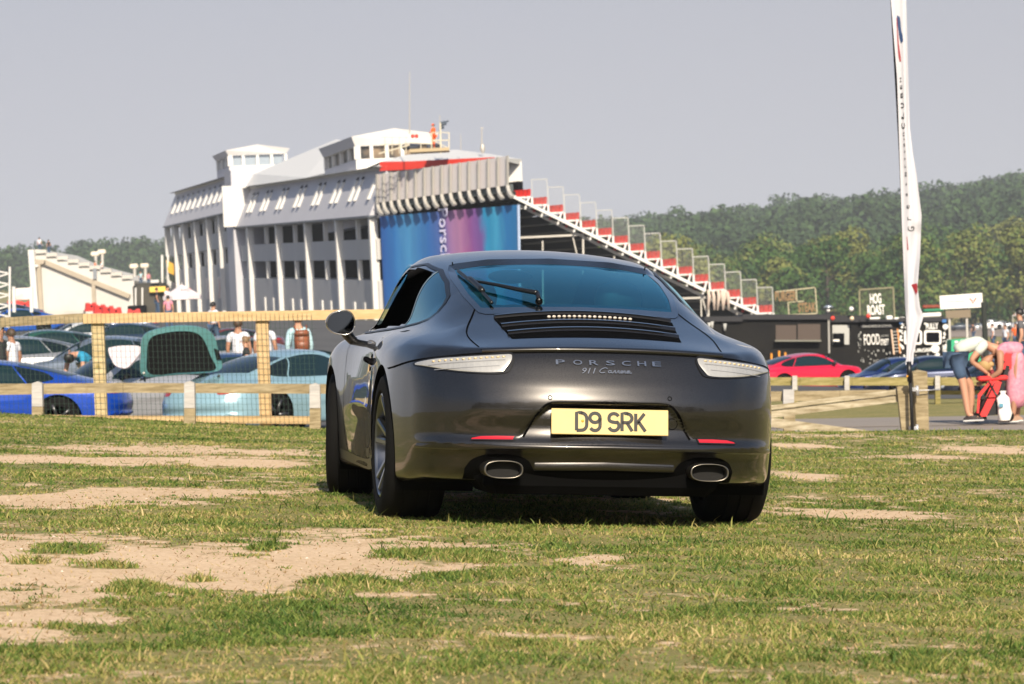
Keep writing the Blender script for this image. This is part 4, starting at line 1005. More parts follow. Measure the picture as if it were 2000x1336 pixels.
# white pitched roof over the front block
m=MB(); H0=9.98; rd=-7.5
P=[F_(0,H0,-.3),F_(62,H0,-.3),F_(62,H0+1.0,rd),F_(6,H0+1.0,rd),F_(62,H0,-9.5),F_(0,H0,-9.5)]
m.add(P,[(0,1,2,3),(2,4,5,3),(0,3,5),(1,4,2)]); m.build('roof',M_WR,bld)
m=MB(); P=[F_(34,10.1,-1.2),F_(62.2,10.1,-.6),F_(62.2,11.2,-1.4),F_(62.2,14.0,-9),F_(62.2,10.1,-12),F_(30,11.6,-9)]
m.add(P,[(0,1,2),(0,2,3,5),(1,4,3,2),(5,3,4),(0,5,4,1)]); m.build('plant_roof',M_WR,bld)
m=MB(); P=[F_(66,H0+1.4,-.3),F_(111.6,H0+1.4,-.3),F_(111.6,H0+2.2,rd),F_(66,H0+2.2,rd),F_(111.6,H0+1.4,-9.5),F_(66,H0+1.4,-9.5)]
m.add(P,[(0,1,2,3),(2,4,5,3),(0,3,5),(1,4,2)]); m.build('roof',M_GW,bld)
# roof boxes (control tower and commentary box)
def roofbox(name,px0,px1,px2,ytl,ytm,ytr,ybm,s_front,deep,nwin,front_open=False,wy=(0,0)):
    """left (long) face spans px0..px1, lit end face px1..px2 at station s_front"""
    t=part(bld,name)
    c=onplane(px1,ybm,F_(s_front,0,-1.),N_); o_l=-1.0; base=c.z-zA; top=onplane(px1,ytm,F_(s_front,0,-1.),N_).z-zA
    sF=(c-F_(0,0,0)).dot(E_); b=onplane(px0,ybm,F_(0,0,-1.),N_); sB=(b-F_(0,0,0)).dot(E_)
    e=onplane(px2,ybm,F_(sF,0,0),E_); oR=(e-F_(0,0,0)).dot(N_)
    return t,sF,sB,o_l,oR,base,top
def gable_box(t,sF,sB,oL,oR,h0,h1,ridge,ov=.35,sill=.42,head=.80,nl=4,nf=4,fm=M_WH,sm=M_GW,ft=None):  # grey left faces, white end faces: shade and sunlight put into the colours
    mid=(oL+oR)/2; hs=h0+(h1-h0)*sill; hh=h0+(h1-h0)*head
    m=MB(); fbox0(m,sF,sB,h0-4,hs,oR,oL); m.build('lower_wall',[fm if False else sm],t)
    m=MB(); fbox0(m,sF-.02,sF+.12,h0-4,hs+.01,oR-.02,oL+.02); m.build('end_wall',fm,t)
    m=MB(); fbox0(m,sF+.3,sB-.3,hs,hh,oR+.3,oL-.3); m.build('glazing',ft or mat('tower_glass',(.28,.33,.38),.12,spec=.8),t)
    for k in range(nl+1):
        s=sF+(sB-sF)*k/nl; m=MB(); fbox0(m,s-.12,s+.12,hs,hh,oL-.32,oL); m.build('post',fm,t)
    for k in range(nf+1):
        o=oL+(oR-oL)*k/nf; m=MB(); fbox0(m,sF-.02,sF+.28,hs,hh,o-.13,o+.13); m.build('post',fm,t)
    m=MB(); fl=.35
    # flared parapet + shallow gable
    a=F0_(sF-.05,hh,oL+.05);b=F0_(sF-.05,hh,oR-.05);c=F0_(sF-fl,h1,oL+fl);d=F0_(sF-fl,h1,oR-fl);g=F0_(sF-fl,h1+ridge,mid)
    a2=F0_(sB,hh,oL+.05);b2=F0_(sB,hh,oR-.05);c2=F0_(sB+.2,h1,oL+fl);d2=F0_(sB+.2,h1,oR-fl);g2=F0_(sB+.2,h1+ridge,mid)
    m.cur=0; m.add([a,b,d,g,c],[(0,1,2,3,4)]); m.add([a2,b2,d2,g2,c2],[(4,3,2,1,0)]); m.add([c,g,g2,c2],[(0,1,2,3)]); m.add([g,d,d2,g2],[(0,1,2,3)]); m.add([b,b2,d2,d],[(0,1,2,3)]); m.add([a,a2,b2,b],[(0,1,2,3)])
    m.cur=1; m.add([a,c,c2,a2],[(0,1,2,3)]); m.build('parapet_roof',[fm,sm],t)
t1,sF,sB,oL,oR,h0,h1=roofbox('control_tower',424,449,560,297,293,290,345,64,0,3)
gable_box(t1,sF,sB,oL,oR,h0,h1,.45,nl=3,sill=.40,head=.80)
t2,sF2,sB2,oL2,oR2,h02,h12=roofbox('commentary_box',634,697,770,282,266,258,334,18,0,4)
gable_box(t2,sF2,sB2,oL2,oR2-3,h02,h12,.5,nl=4,nf=5,sill=.34,head=.72,ft=mat('box_glass_warm',(.22,.16,.10),.3,noise=(.8,1.6,(.03,.03,.03))))
# red fascia roof over the top of the stand
Bw=Vector((.0,0,0)); R0=F_(-1.2,0,-1.5); R1=at(1018,330,219); rdv=(Vector((R1.x,R1.y,0))-Vector((R0.x,R0.y,0))); L_=rdv.length; rdv.normalize(); rn=Vector((-rdv.y,rdv.x,0)); rn=rn if rn.dot(CAMP-R0)>0 else -rn
def RP(px,py,o=0.): return onplane(px,py,R0+rn*o,rn)
RT=thing('stand_roof','white low roof with a bright red fascia band behind the grey screens','roof')
m=MB(); tl=[RP(742,316),RP(800,315),RP(880,311),RP(960,307)]; bl_=[RP(742,334),RP(800,331),RP(880,322),RP(960,309)]
m.add(tl+bl_,[(0,4,5,1),(1,5,6,2),(2,6,7,3)]); m.add([p-rn*.3 for p in tl+bl_],[(0,1,5,4),(1,2,6,5),(2,3,7,6)]); m.build('red_band',M_RDF,RT)
m=MB(); up=[RP(744,316,-.05),RP(790,303,-2.5),RP(890,292,-5),RP(960,301,-5),RP(1019,311,-5)]; lo=[RP(744,318,-.05),RP(800,317,-.1),RP(880,312,-.1),RP(960,308,-.1),RP(1018,322,-5)]
m.add(up+lo,[(0,5,6,1),(1,6,7,2),(2,7,8,3),(3,8,9,4)]); back=[p+Vector((-1.5,4,-.3)) for p in up]; m.add(up+back,[(0,1,6,5),(1,2,7,6),(2,3,8,7),(3,4,9,8)]); m.build('roof_sheet',M_WR,RT)
m=MB(); pe=RP(1006,350,-4.8); m.box(pe-Vector((0,0,.9)),(1.0,.8,4.2)); m.build('end_wall',M_WH,RT)
# grey screens with struts above the banner
Wd=(Vector((at(1012,450,217).x,217,0))-Vector((A0.x,A0.y,0))).normalized(); Wn=Vector((-Wd.y,Wd.x,0)); Wn=Wn if Wn.dot(CAMP-A0)>0 else -Wn
def WP(px,py,o=0.): return onplane(px,py,A0+Wn*o,Wn)
SC=thing('screen_wall','row of grey translucent wind screens on curved brackets along the top of the stand','screen wall')
sx=[736.5,748.5,763,778,794,811,828,845,862,879,897,915,934,953,972,991]
def ytop(x): return 341-(x-737)*(36/254.)
def ybot(x): return 396-(x-737)*(34/254.)
def ybr(x): return 420-(x-737)*(34/254.)
M_SCR=mat('screen_polycarbonate',(.50,.49,.50),.4,noise=(.5,.6,(.58,.50,.50)))
for i in range(len(sx)-1):
    m=MB(); m.prism([(0,0),(1,0),(1,1),(0,1)],WP(sx[i]+1.0,ybot(sx[i]),.6),WP(sx[i+1]-1,ybot(sx[i+1]),.6)-WP(sx[i]+1,ybot(sx[i]),.6),WP(sx[i],ytop(sx[i]),.6)-WP(sx[i],ybot(sx[i]),.6),-Wn*.06); m.build('screen_panel',M_SCR,SC)
M_STL=mat('galvanised_steel',(.48,.46,.42),.5,.3,noise=(2,.4,(.38,.36,.33)))
for x in sx:
    m=MB(); a=WP(x,ytop(x)-1,.75); b=WP(x,ybot(x)+2,.75); c=WP(x+3,ybot(x)+14,.9); d=WP(x+9,ybr(x)-1,1.0)
    m.beam(a,b,.12,.16); m.beam(b,c,.22,.22); m.add([b-Wd*.1,b+Wd*.1,d+Wd*.25,d-Wd*.25,WP(x+2,ybr(x)-2,.95)],[(0,1,2,3),(0,3,4)]); m.beam(c,d,.26,.2); m.build('strut',M_STL,SC)
m=MB(); m.beam(WP(737,ybot(737)+6,.2),WP(1000,ybot(1000)+6,.2),.2,.5); m.build('rail_beam',mat('dark_teal_steel',(.10,.12,.12),.5),SC)
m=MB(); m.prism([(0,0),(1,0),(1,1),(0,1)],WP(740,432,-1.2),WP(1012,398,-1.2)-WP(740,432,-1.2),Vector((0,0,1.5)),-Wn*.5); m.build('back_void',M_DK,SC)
# banner
BN=thing('printed_banner','large blue banner with a purple and pink flare hung on the stand wall','banner')
bm_=bpy.data.materials.new('banner_print'); bm_.use_nodes=True; t=bm_.node_tree; b=t.nodes['Principled BSDF']; b.inputs['Roughness'].default_value=.5
uvn=t.nodes.new('ShaderNodeUVMap'); sp=t.nodes.new('ShaderNodeSeparateXYZ'); t.links.new(uvn.outputs[0],sp.inputs[0])
nz=t.nodes.new('ShaderNodeTexNoise'); nz.inputs['Scale'].default_value=3; nz.inputs['Detail'].default_value=5; mp=t.nodes.new('ShaderNodeMapping'); mp.inputs['Scale'].default_value=(5,1.0,1); mp.inputs['Rotation'].default_value=(0,0,.25); t.links.new(uvn.outputs[0],mp.inputs[0]); t.links.new(mp.outputs[0],nz.inputs['Vector'])
ad=t.nodes.new('ShaderNodeMath'); ad.operation='MULTIPLY_ADD'; ad.inputs[1].default_value=.10; ad2=t.nodes.new('ShaderNodeMath'); ad2.operation='SUBTRACT'; ad2.inputs[1].default_value=.05
t.links.new(nz.outputs[0],ad.inputs[0]); t.links.new(sp.outputs[0],ad.inputs[2]); t.links.new(ad.outputs[0],ad2.inputs[0])
r=t.nodes.new('ShaderNodeValToRGB'); E0=r.color_ramp.elements; E0[0].color=(0.015,0.086,0.326,1); E0[1].color=(0.015,0.144,0.354,1)
for p,c in ((.10,(0.022,0.144,0.408)),(.20,(0.053,0.230,0.462)),(.36,(0.022,0.122,0.374)),(.45,(0.075,0.115,0.340)),(.50,(0.255,0.144,0.326)),(.58,(0.375,0.173,0.326)),(.66,(0.225,0.072,0.258)),(.73,(0.150,0.072,0.272)),(.77,(0.015,0.216,0.422)),(.84,(0.038,0.274,0.476)),(.90,(0.015,0.144,0.374))): e=E0.new(p); e.color=(*c,1)
t.links.new(ad2.outputs[0],r.inputs[0])
# pink core low in the flare
v1=t.nodes.new('ShaderNodeVectorMath'); v1.operation='DISTANCE'; mp2=t.nodes.new('ShaderNodeMapping'); mp2.inputs['Scale'].default_value=(7,1.7,1); t.links.new(uvn.outputs[0],mp2.inputs[0]); t.links.new(mp2.outputs[0],v1.inputs[0]); v1.inputs[1].default_value=(.635*7,.28*1.7,0)
mr=t.nodes.new('ShaderNodeMapRange'); mr.inputs[1].default_value=0; mr.inputs[2].default_value=.8; mr.inputs[3].default_value=.85; mr.inputs[4].default_value=0; t.links.new(v1.outputs['Value'],mr.inputs[0])
pk=t.nodes.new('ShaderNodeRGB'); pk.outputs[0].default_value=(.48,.03,.20,1)
t.links.new(mix(t,mr.outputs[0],r.outputs[0],pk.outputs[0]),b.inputs['Base Color'])
TLp,TRp=WP(742,423,.3),WP(1011,400,.3); H_=9.2
me=bpy.data.meshes.new('cloth'); nx=60; V=[];Fc=[]
for j in range(2):
    for i in range(nx+1):
        p=TLp.lerp(TRp,i/nx); rip=.02*math.sin(i*.35)+.008*math.sin(i*1.3); V.append(tuple(p+Wn*rip-Vector((0,0,H_*j))))
Fc=[(i,i+1,nx+2+i,nx+1+i)[::-1] for i in range(nx)]
me.from_pydata(V,[],Fc); uv=me.uv_layers.new(name='UVMap')
for l in me.loops: vi=l.vertex_index; uv.data[l.index].uv=((vi%(nx+1))/nx,1-(vi//(nx+1)))
me.materials.append(bm_); me.update(); o=bpy.data.objects.new('cloth',me); COL.objects.link(o); o.parent=BN
# pale lettering running down the banner beside the flare
def banner_text(body,px,py,size):
    p=WP(px,py,.42); Mx=wall_frame(p,-Vector((0,0,1)),Wd); return text_obj(body,size,mat('banner_ink',(.62,.60,.80),.5),BN,Mx,depth=.01,off=.01)
banner_text('Porsche',867,468,1.35)
m=MB(); m.beam(WP(1012.5,400,.4),WP(1015,560,.4),.12,.12); m.build('edge_pole',mat('pale_blue_pole',(.45,.55,.75),.5),BN)
# dark body of the stand behind the banner
# ---- grandstand with red seats
GS=thing('grandstand','steep scaffold grandstand with red seats and white side guards stepping down to the right','grandstand')
YG=217.6
def GP(px,py,dy=0.): p=at(px,py,YG); return Vector((p.x,p.y+dy,p.z))
M_WS=mat('white_steel',(.66,.65,.63),.45,noise=(2,.3,(.55,.54,.52)))
M_GR=mat('guard_grey',(.40,.40,.38),.5,noise=(2,.3,(.34,.34,.32)))
M_TS=mat('tread_steel',(.05,.05,.05),.8)
rowd=-Wd
NT=16; x0,y0=1036.5,342.6; dx_,dy_=31.75,15.08
posts=[]
seat_me=None
def seat_obj(p,first=[None]):
    """red moulded tip-up seat facing down the rake"""
    if first[0] is None:
        mb=MB(); w=.40; 
        G=[]
        for z,y in ((0.0,-.02),(.02,.05),(.20,.10),(.42,.12),(.50,.10)):
            G.append([(x*w/2*(1 if z<.45 else .85),y+.03*x*x,z) for x in np.linspace(-1,1,7)])
        mb.grid(np.array(G)); mb.grid(np.array(G)+[0,.03,0],flip=True); mb.box((0,-.06,.02),(w*.9,.36,.05),bev=.02)
        o=mb.build('seat',M_RD,GS,True); first[0]=o
    else:
        o=first[0].copy(); COL.objects.link(o); o.parent=GS
    return o
seatsV=0; extra=MB()
for k in range(NT):
    xr=x0+dx_*k-(k*k*.02); yt=y0+dy_*k          # top right corner of the guard panel
    xl=xr-31.5
    yd=yt+ (55 if k<5 else 46)                     # tread level
    if k<5: yt2=yt-14
    else: yt2=yt
    yt2=y0+dy_*k-8
    tread=yt2+51
    if k==0: pass
    a=GP(xl+1.5,yt2+1.2); b=GP(xr,yt2); c=GP(xr,tread+16); d=GP(xl+1.5,tread+1)
    if 0<k<NT:
        g=MB(); thin=.05 if k<6 else .065; col=M_GR
        g.beam(a,b,thin,thin); g.beam(b,Vector((b.x,b.y,GP(xr,tread).z)),thin,thin); g.beam(a,Vector((a.x,a.y,d.z)),thin*.9,thin*.9)
        for q in range(1,8):
            u=a.lerp(b,q/8); g.beam(u,Vector((u.x,u.y,d.z)),.014,.014)
        g.build('guard_panel',col,GS)
    st=MB(); pz=GP(xr,tread).z; st.beam(Vector((b.x,b.y,pz)),Vector((b.x,b.y,GP(xr,tread+17).z)),.13,.13)
    tl_=GP(xl+3,tread+1.0); tr_=GP(xr,tread-1.0); st.beam(tl_,tr_,.09,.10)
    st.beam(GP(xr-3.5,tread),GP(xr-11,tread+23),.10,.12); st.build('side_bracket',M_WS,GS)
    # tread and riser running back into the stand
    tz0=tl_.z-.06; ln=13.5
    m=MB(); p0=Vector((tl_.x,YG+.1,tz0)); p1=Vector((tr_.x+.1,YG+.1,tz0)); m.add([p0,p1,p1+rowd*ln,p0+rowd*ln],[(0,1,2,3)]); q=[v-Vector((0,0,.08)) for v in (p0,p1,p1+rowd*ln,p0+rowd*ln)]; m.add(q,[(3,2,1,0)])
    m.add([p0,p0+rowd*ln,p0+rowd*ln+Vector((0,0,.50)),p0+Vector((0,0,.50))],[(0,1,2,3)])
    m.build('tread',M_TS,GS)
    for q_ in range(24):
        pp=Vector((tr_.x,YG+.12,tz0+.02))+Vector((-.16,0,0))+rowd*(.12+.42*q_)+Vector((0,0,.02))
        ang=math.atan2(rowd.y,rowd.x)
        if q_<5:
            o=seat_obj(pp); o.location=pp+Vector((0,0,.05)); o.rotation_euler=(0,0,math.pi+ang); o.scale=(1.0,1,1.05)
        else:
            c_,s_=math.cos(math.pi+ang),math.sin(math.pi+ang); Rm=Matrix.Rotation(math.pi+ang,3,'Z')
            pass
    if k>0:
        for q_ in range(3):   # folded seat edges peeping below the treads
            extra.box(Vector((tl_.x+.1+.28*q_,YG+.6+.4*q_,tz0-.28-.14*q_)),(.16,.1,.16))
o=extra.build('seat_rows',M_RD,GS); tag(o,kind='stuff')
m=MB(); m.beam(GP(1003,384),GP(1378,568),.34,.20); m.build('raker_beam',M_WS,GS)
m=MB(); m.beam(GP(1424,588),GP(1502,622),.34,.20); m.build('raker_beam',M_WS,GS)
m=MB(); m.beam(GP(1010,398,.8),GP(1500,640,.8),.12,.2); m.build('raker_beam',M_STL,GS)
for (x1,y1,x2,y2,w_) in ((1012,464,1140,458,.13),(1139,455,1141,600,.12),(1119,462,1128,500,.08),(1322,583,1380,581,.13),(1370,582,1371,625,.09),(1373,583,1386,628,.09),(1384,570,1387,700,.1),(1440,585,1441,700,.08),(1200,500,1201,640,.09),(1262,540,1263,640,.09),(1060,470,1061,640,.09)):
    m=MB(); m.beam(GP(x1,y1,.5),GP(x2,y2,.5),w_,w_); m.build('scaffold_tube',M_STL,GS)
M_CL=mat('hanging_cloth',(.55,.45,.38),.8)
for i,x in enumerate((1383,1392,1402,1409,1413,1420)):
    m=MB(); m.tube([GP(x,566+i%2*3,-.15),GP(x+2,580,-.15),GP(x+(3 if i%2 else -1),606,-.15)],[.10,.13,.07],6); m.build('hanging_strap',M_CL,GS,True)
# near-black sheet painted as the deep shade behind the scaffold
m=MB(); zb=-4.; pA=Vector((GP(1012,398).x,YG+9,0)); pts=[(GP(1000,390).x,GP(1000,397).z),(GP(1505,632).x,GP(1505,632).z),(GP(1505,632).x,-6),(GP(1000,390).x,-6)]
m.prism(pts,(0,YG+7,0),(1,0,0),(0,0,1),(0,.2,0)); m.build('under_stand_shade',mat('under_stand',(.012,.012,.012),.9),GS)
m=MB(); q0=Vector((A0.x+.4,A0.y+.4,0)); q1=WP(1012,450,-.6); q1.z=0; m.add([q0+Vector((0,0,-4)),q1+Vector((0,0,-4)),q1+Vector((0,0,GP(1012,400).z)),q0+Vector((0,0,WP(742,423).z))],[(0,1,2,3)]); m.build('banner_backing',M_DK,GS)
# ---- camera platform with a marshal
PF=thing('camera_platform','railed steel camera platform standing on the roof beside the commentary box','platform')
YP=222.
def PP(px,py,dy=0.): p=at(px,py,YP+dy); return p
m=MB(); a=PP(800,293);b=PP(877,293); m.box((a+b)/2+Vector((0,1,0)),((b-a).length,2.4,.22)); m.build('deck',mat('timber_deck',(.42,.33,.20),.8),PF)
for (x1,y1,x2,y2,w_) in ((843,274,877,274,.07),(843,259,877,259,.05),(843,259,843,293,.07),(860,240,861,300,.10),(877,259,877,293,.07),(800,279,843,281,.05),(822,279,822,293,.05),(743,283,800,281,.05),(743,268,800,268,.05),(752,268,752,300,.05),(766,268,766,302,.05),(780,268,780,300,.05),(793,268,793,300,.05),(740,300,800,283,.08),(845,274,877,290,.05)):
    m=MB(); m.beam(PP(x1,y1),PP(x2,y2),w_,w_); m.build('rail',mat('cream_rail',(.55,.50,.38),.6),PF)
m=MB(); m.box(PP(848,286,.8),(1.0,.5,.4),bev=.1); m.box(PP(803,286,.5),(1.3,.5,.45),bev=.15); m.build('equipment_case',mat('dark_case',(.05,.06,.09),.6),PF)
m=MB(); m.tube([PP(864,252,.3),PP(864,246,.3)],.12,8); m.beam(PP(860,242,.3),PP(872,240,.3),.25,.28,bev=.05); m.beam(PP(868,240,.3),PP(876,236,.3),.12,.12); 
cmr=m.build('broadcast_camera',mat('camera_navy',(.04,.06,.09),.5),None); tag(cmr,'dark broadcast camera raised above the orange marshal on the roof platform','camera')
for i,(x1,y1,y2,w_,lb) in enumerate(((800,140,262,.05,'tall thin whip aerial behind the commentary box roof'),(941,248,297,.07,'short aerial mast with a grey antenna near the right end of the white roof'),(859,225,262,.05,'thin mast beside the broadcast camera'),(900,262,292,.035,'faint thin aerial between the platform and the antenna mast'))):
    m=MB(); m.tube([PP(x1,y2,1),PP(x1,y1,1)],[w_,w_*.5],6)
    if i==1: m.ball(PP(942.5,290,1),.22,10,8,(.8,.8,1.6)); m.beam(PP(938,250,1),PP(945,250,1),.04,.04)
    tag(m.build('aerial_mast',M_STL),lb,'aerial','roof aerials')
for i,x in enumerate((806,813.5)):
    m=MB(); p=PP(x,266,.5); m.box(p,(.24,.2,.26),bev=.05); m.box(p+Vector((0,-.12,0)),(.16,.05,.16),bev=.02); tag(m.build('warning_lamp',M_RDF),('left' if i==0 else 'right')+' one of two small red boxes above the platform rail','lamp box','red boxes over the platform')
# ---- concrete bank stand at the left
YS=330.
def SP(px,py,dy=0.): p=at(px,py,YS); return Vector((p.x,p.y+dy,p.z))
CS=thing('concrete_stand','white concrete spectator bank sloping down to the right at far left','grandstand')
prof=[(61,488),(75,487),(120,507),(190,525),(262,548),(262,612),(66,640)]
pl=[(SP(x,y).x,SP(x,y).z) for x,y in prof]
m=MB(); m.prism(pl,(0,YS,0),(1,0,0),(0,0,1),(0,30,0)); m.build('side_wall',M_CON if False else mat('whitewashed_wall',(.55,.54,.52),.9,noise=(.35,.6,(.46,.45,.42))),CS)
for (x1,y1,x2,y2,w_) in ((70,511,90,512,.5),(88,512,182,551,.5),(184,551,254,579,.5),(76,512,82,612,.45),(183,549,185,600,.4)):
    m=MB(); m.beam(SP(x1,y1,-.25),SP(x2,y2,-.25),w_,w_*.9); m.build('stone_rib',mat('weathered_stone',(.42,.36,.28),.9,noise=(.8,.6,(.32,.28,.22))),CS)
m=MB(); m.beam(SP(62,488,-.3),SP(72,622,-.3),.7,.6); m.build('corner_pillar',M_WH,CS)
for k in range(9):
    f=k/9; m=MB(); a=SP(70+190*f,490+56*f+2,-.15); m.beam(a,a+Vector((1.1,0,-.0)),.3,.35); m.build('step_edge',M_CON,CS)
m=MB(); m.beam(SP(186,524,-.2),SP(186,545,-.2),.35,.35); m.build('wall_lamp',mat('lamp_grey2',(.2,.22,.25),.5),CS)
m=MB(); m.box(SP(72,520,-.5),(.5,.4,.3),bev=.08); m.build('wall_lamp',M_WH,CS)
m=MB(); m.prism([(SP(0,628).x-8,SP(0,628).z),(SP(170,628).x,SP(170,628).z),(SP(170,607).x,SP(170,607).z),(SP(66,604).x,SP(66,607).z),(SP(0,604).x-8,SP(0,607).z)],(0,YS-3,0),(1,0,0),(0,0,1),(0,2,0)); tag(m.build('low_wall',M_CON),'low grey retaining wall in front of the white concrete stand','wall')
# lamp posts, flag poles
for i,(x,yt,yb,lb) in enumerate(((187,495,560,'left one of the close pair of lamp posts above the concrete stand'),(200,491,560,'right one of the close pair of lamp posts above the concrete stand'),(263,519,600,'left lamp post of the lower pair near the foot of the concrete stand'),(284,518,600,'right lamp post of the lower pair near the foot of the concrete stand'),(334,541,600,'lamp post close against the left end of the grey building'))):
    t=thing('lamp_post',lb,'lamp post',group='pale lamp posts'); m=MB(); Yl=YS+20; m.tube([at(x,yb,Yl),at(x,yt+4,Yl)],.16,8); m.build('pole',M_STL,t,True)
    m=MB(); p=at(x-1.5,yt+1,Yl); m.box(p,(.9,.5,.5),bev=.12); m.build('lamp_head',mat('lamp_cream',(.70,.62,.50),.5),t)
for i,(x,lb) in enumerate(((318.5,'left flag pole with a yellow and black flag'),(330,'flag pole with a yellow and black flag next to the building'))):
    t=thing('flag_pole',lb,'flag pole',group='flag poles'); m=MB(); m.tube([at(x-1,602,YS+2),at(x-2,498,YS+2)],.12,8); m.build('pole',M_WH,t,True)
    m=MB(); p=at(x-1,500,YS+1.9); V=[]
    for j in range(7):
        for k in range(4): V.append((p.x+.25+.28*k+.10*j*.6,p.y-.02+.08*math.sin(k*1.5+j),p.z-.42*j+(-.15*k)))
    m.add(V,[(j*4+k,j*4+k+1,j*4+k+5,j*4+k+4) for j in range(6) for k in range(3)]); m.m=[ (0 if (i_//3) in (1,2,3) else 1) for i_ in range(18)]; m.build('flag',[mat('flag_yellow',(.62,.35,.04),.7),mat('flag_black',(.02,.03,.02),.7)],t)
# black kiosk, yellow sign, parasol, left truss
KK=thing('black_kiosk','black octagonal kiosk with a yellow sign between the concrete stand and the grey building','kiosk')
YK=300.; K=lambda x,y,dy=0.:Vector((at(x,y,YK).x,YK+dy,at(x,y,YK).z))
m=MB(); a=K(258,554);b=K(318,554);z0=K(290,625).z; m.box(((a.x+b.x)/2,YK+3,(a.z+z0)/2),(b.x-a.x,6,a.z-z0),bev=.3); m.build('wall',mat('kiosk_black',(.025,.025,.022),.6,noise=(.4,.8,(.07,.06,.04))),KK)
for x in (266,279): m=MB(); m.beam(K(x,562,-.4),K(x,600,-.4),.14,.14); m.build('post',M_WH,KK)
m=MB(); m.box(K(309,565.5,-.5),(1.5,.12,.52),bev=.05); m.build('sign_board',mat('sign_yellow',(.80,.55,.10),.5),KK)
m=MB(); m.box(K(303,550,-.3),(.75,.2,.3),bev=.05); m.build('roof_light',M_WH,KK)
m=MB(); m.box(K(270,605,-.8),(1.7,.7,.8),bev=.1); m.build('counter',M_DKI,KK)
PA=thing('white_parasol','large white parasol with small red lettering in front of the building columns','parasol')
YU=190.; U=lambda x,y,dy=0.:Vector((at(x,y,YU).x,YU+dy,at(x,y,YU).z))
c=U(356,575); rr=(U(396,578).x-U(317,578).x)/2; ap=U(356,555).z
m=MB(); n=8; V=[(c.x,c.y,ap)]; V+= [(c.x+rr*math.cos(2*math.pi*i/n+.39),c.y+rr*math.sin(2*math.pi*i/n+.39),U(356,578).z) for i in range(n)]; V+=[(v[0],v[1],v[2]-.22) for v in V[1:]]
m.add(V,[(0,1+i,1+(i+1)%n) for i in range(n)]+[(1+i,1+n+i,1+n+(i+1)%n,1+(i+1)%n) for i in range(n)]); m.build('canopy',mat('canopy_white',(.66,.60,.62),.7),PA)
m=MB(); m.tube([(c.x,c.y,ap+.1),(c.x,c.y,tz(c.x,c.y))],.04,8); m.build('pole',M_STL,PA,True)
Mx=wall_frame((c.x+.28,c.y-rr*.62,ap-.33),(1,0,0),(0,.35,1)); text_obj('coffee' if False else 'BRANDS',.16,M_RD,PA,Mx,depth=.003)
TR=thing('lattice_mast','white lattice mast at the left edge of the photo','mast'); m=MB(); YM=120.
for dxm in (0,.42):
    m.beam(at(-4,640,YM)+Vector((dxm,0,0)),at(-3,522,YM)+Vector((dxm,0,0)),.07,.07)
for k in range(11):
    a=at(-4+k*.1,635-k*10.5,YM); m.beam(a,a+Vector((.42,0,.10 if k%2 else -.1)),.05,.05)
m.build('lattice',M_WH,TR)
# ---------------------------------------------------------------- timber fences
def timber(name,c1,c2,c3,knots=True):
    m=bpy.data.materials.new(name); m.use_nodes=True; t=m.node_tree; b=t.nodes['Principled BSDF']; b.inputs['Roughness'].default_value=.85; b.inputs['Specular IOR Level'].default_value=.2
    tc=t.nodes.new('ShaderNodeTexCoord'); mp=t.nodes.new('ShaderNodeMapping'); mp.inputs['Scale'].default_value=(1.6,14,14); t.links.new(tc.outputs['Object'],mp.inputs[0])
    a,_=noise_ramp(t,2.2,c1,c2,.35,.68,6,mp.outputs[0]); k,_=noise_ramp(t,3.1,c3,c2,.27,.36,2,tc.outputs['Object'])
    m2=t.nodes.new('ShaderNodeMix'); m2.data_type='RGBA'; m2.blend_type='MULTIPLY' if False else 'DARKEN'; m2.inputs[0].default_value=1 if knots else .3
    t.links.new(a,m2.inputs[6]); t.links.new(k,m2.inputs[7]); t.links.new(m2.outputs[2],b.inputs['Base Color']); return m
M_NEW=timber('new_pine',(.46,.31,.15),(.60,.44,.25),(.38,.19,.07)); M_OLD=timber('weathered_rail',(.18,.14,.075),(.40,.33,.21),(.18,.12,.05)); M_MOS=timber('mossy_rail',(.16,.14,.04),(.36,.30,.14),(.12,.10,.03))
M_GRE=timber('grey_post',(.34,.33,.32),(.50,.48,.46),(.30,.28,.25),False); M_LIT=timber('lichen_rail',(.20,.16,.09),(.52,.46,.34),(.22,.17,.08))
def rail(mb,pts,Y,w,dY=.05,yl=None):
    pass
def slab(mb,px0,y0a,y0b,px1,y1a,y1b,Y0,Y1,th=.05):
    """board seen face-on: left end from y0a..y0b, right end y1a..y1b, at depth Y0..Y1"""
    a=at(px0,y0a,Y0);b=at(px0,y0b,Y0);c=at(px1,y1b,Y1);d=at(px1,y1a,Y1); n=Vector((0,th,0))
    V=[a,b,c,d]+[p+n for p in (a,b,c,d)]
    mb.add(V,[(0,1,2,3),(7,6,5,4),(0,3,7,4),(1,5,6,2),(3,2,6,7),(0,4,5,1)]); return mb
YF=44.5; YK_=42.8
kf=thing('knee_rail_fence','low weathered timber rail fence with grey capped posts along the left field edge','fence')
m=MB(); slab(m,-30,750,772,240,748,767,YK_,YK_,.10); m.build('rail',M_OLD,kf); m=MB(); slab(m,240.5,748,767,609,750,769,YK_,YK_,.10); m.build('rail',M_OLD,kf)
m=MB(); slab(m,609.5,750,769,800,752,771,YK_,YK_,.10); m.build('rail',M_OLD,kf)
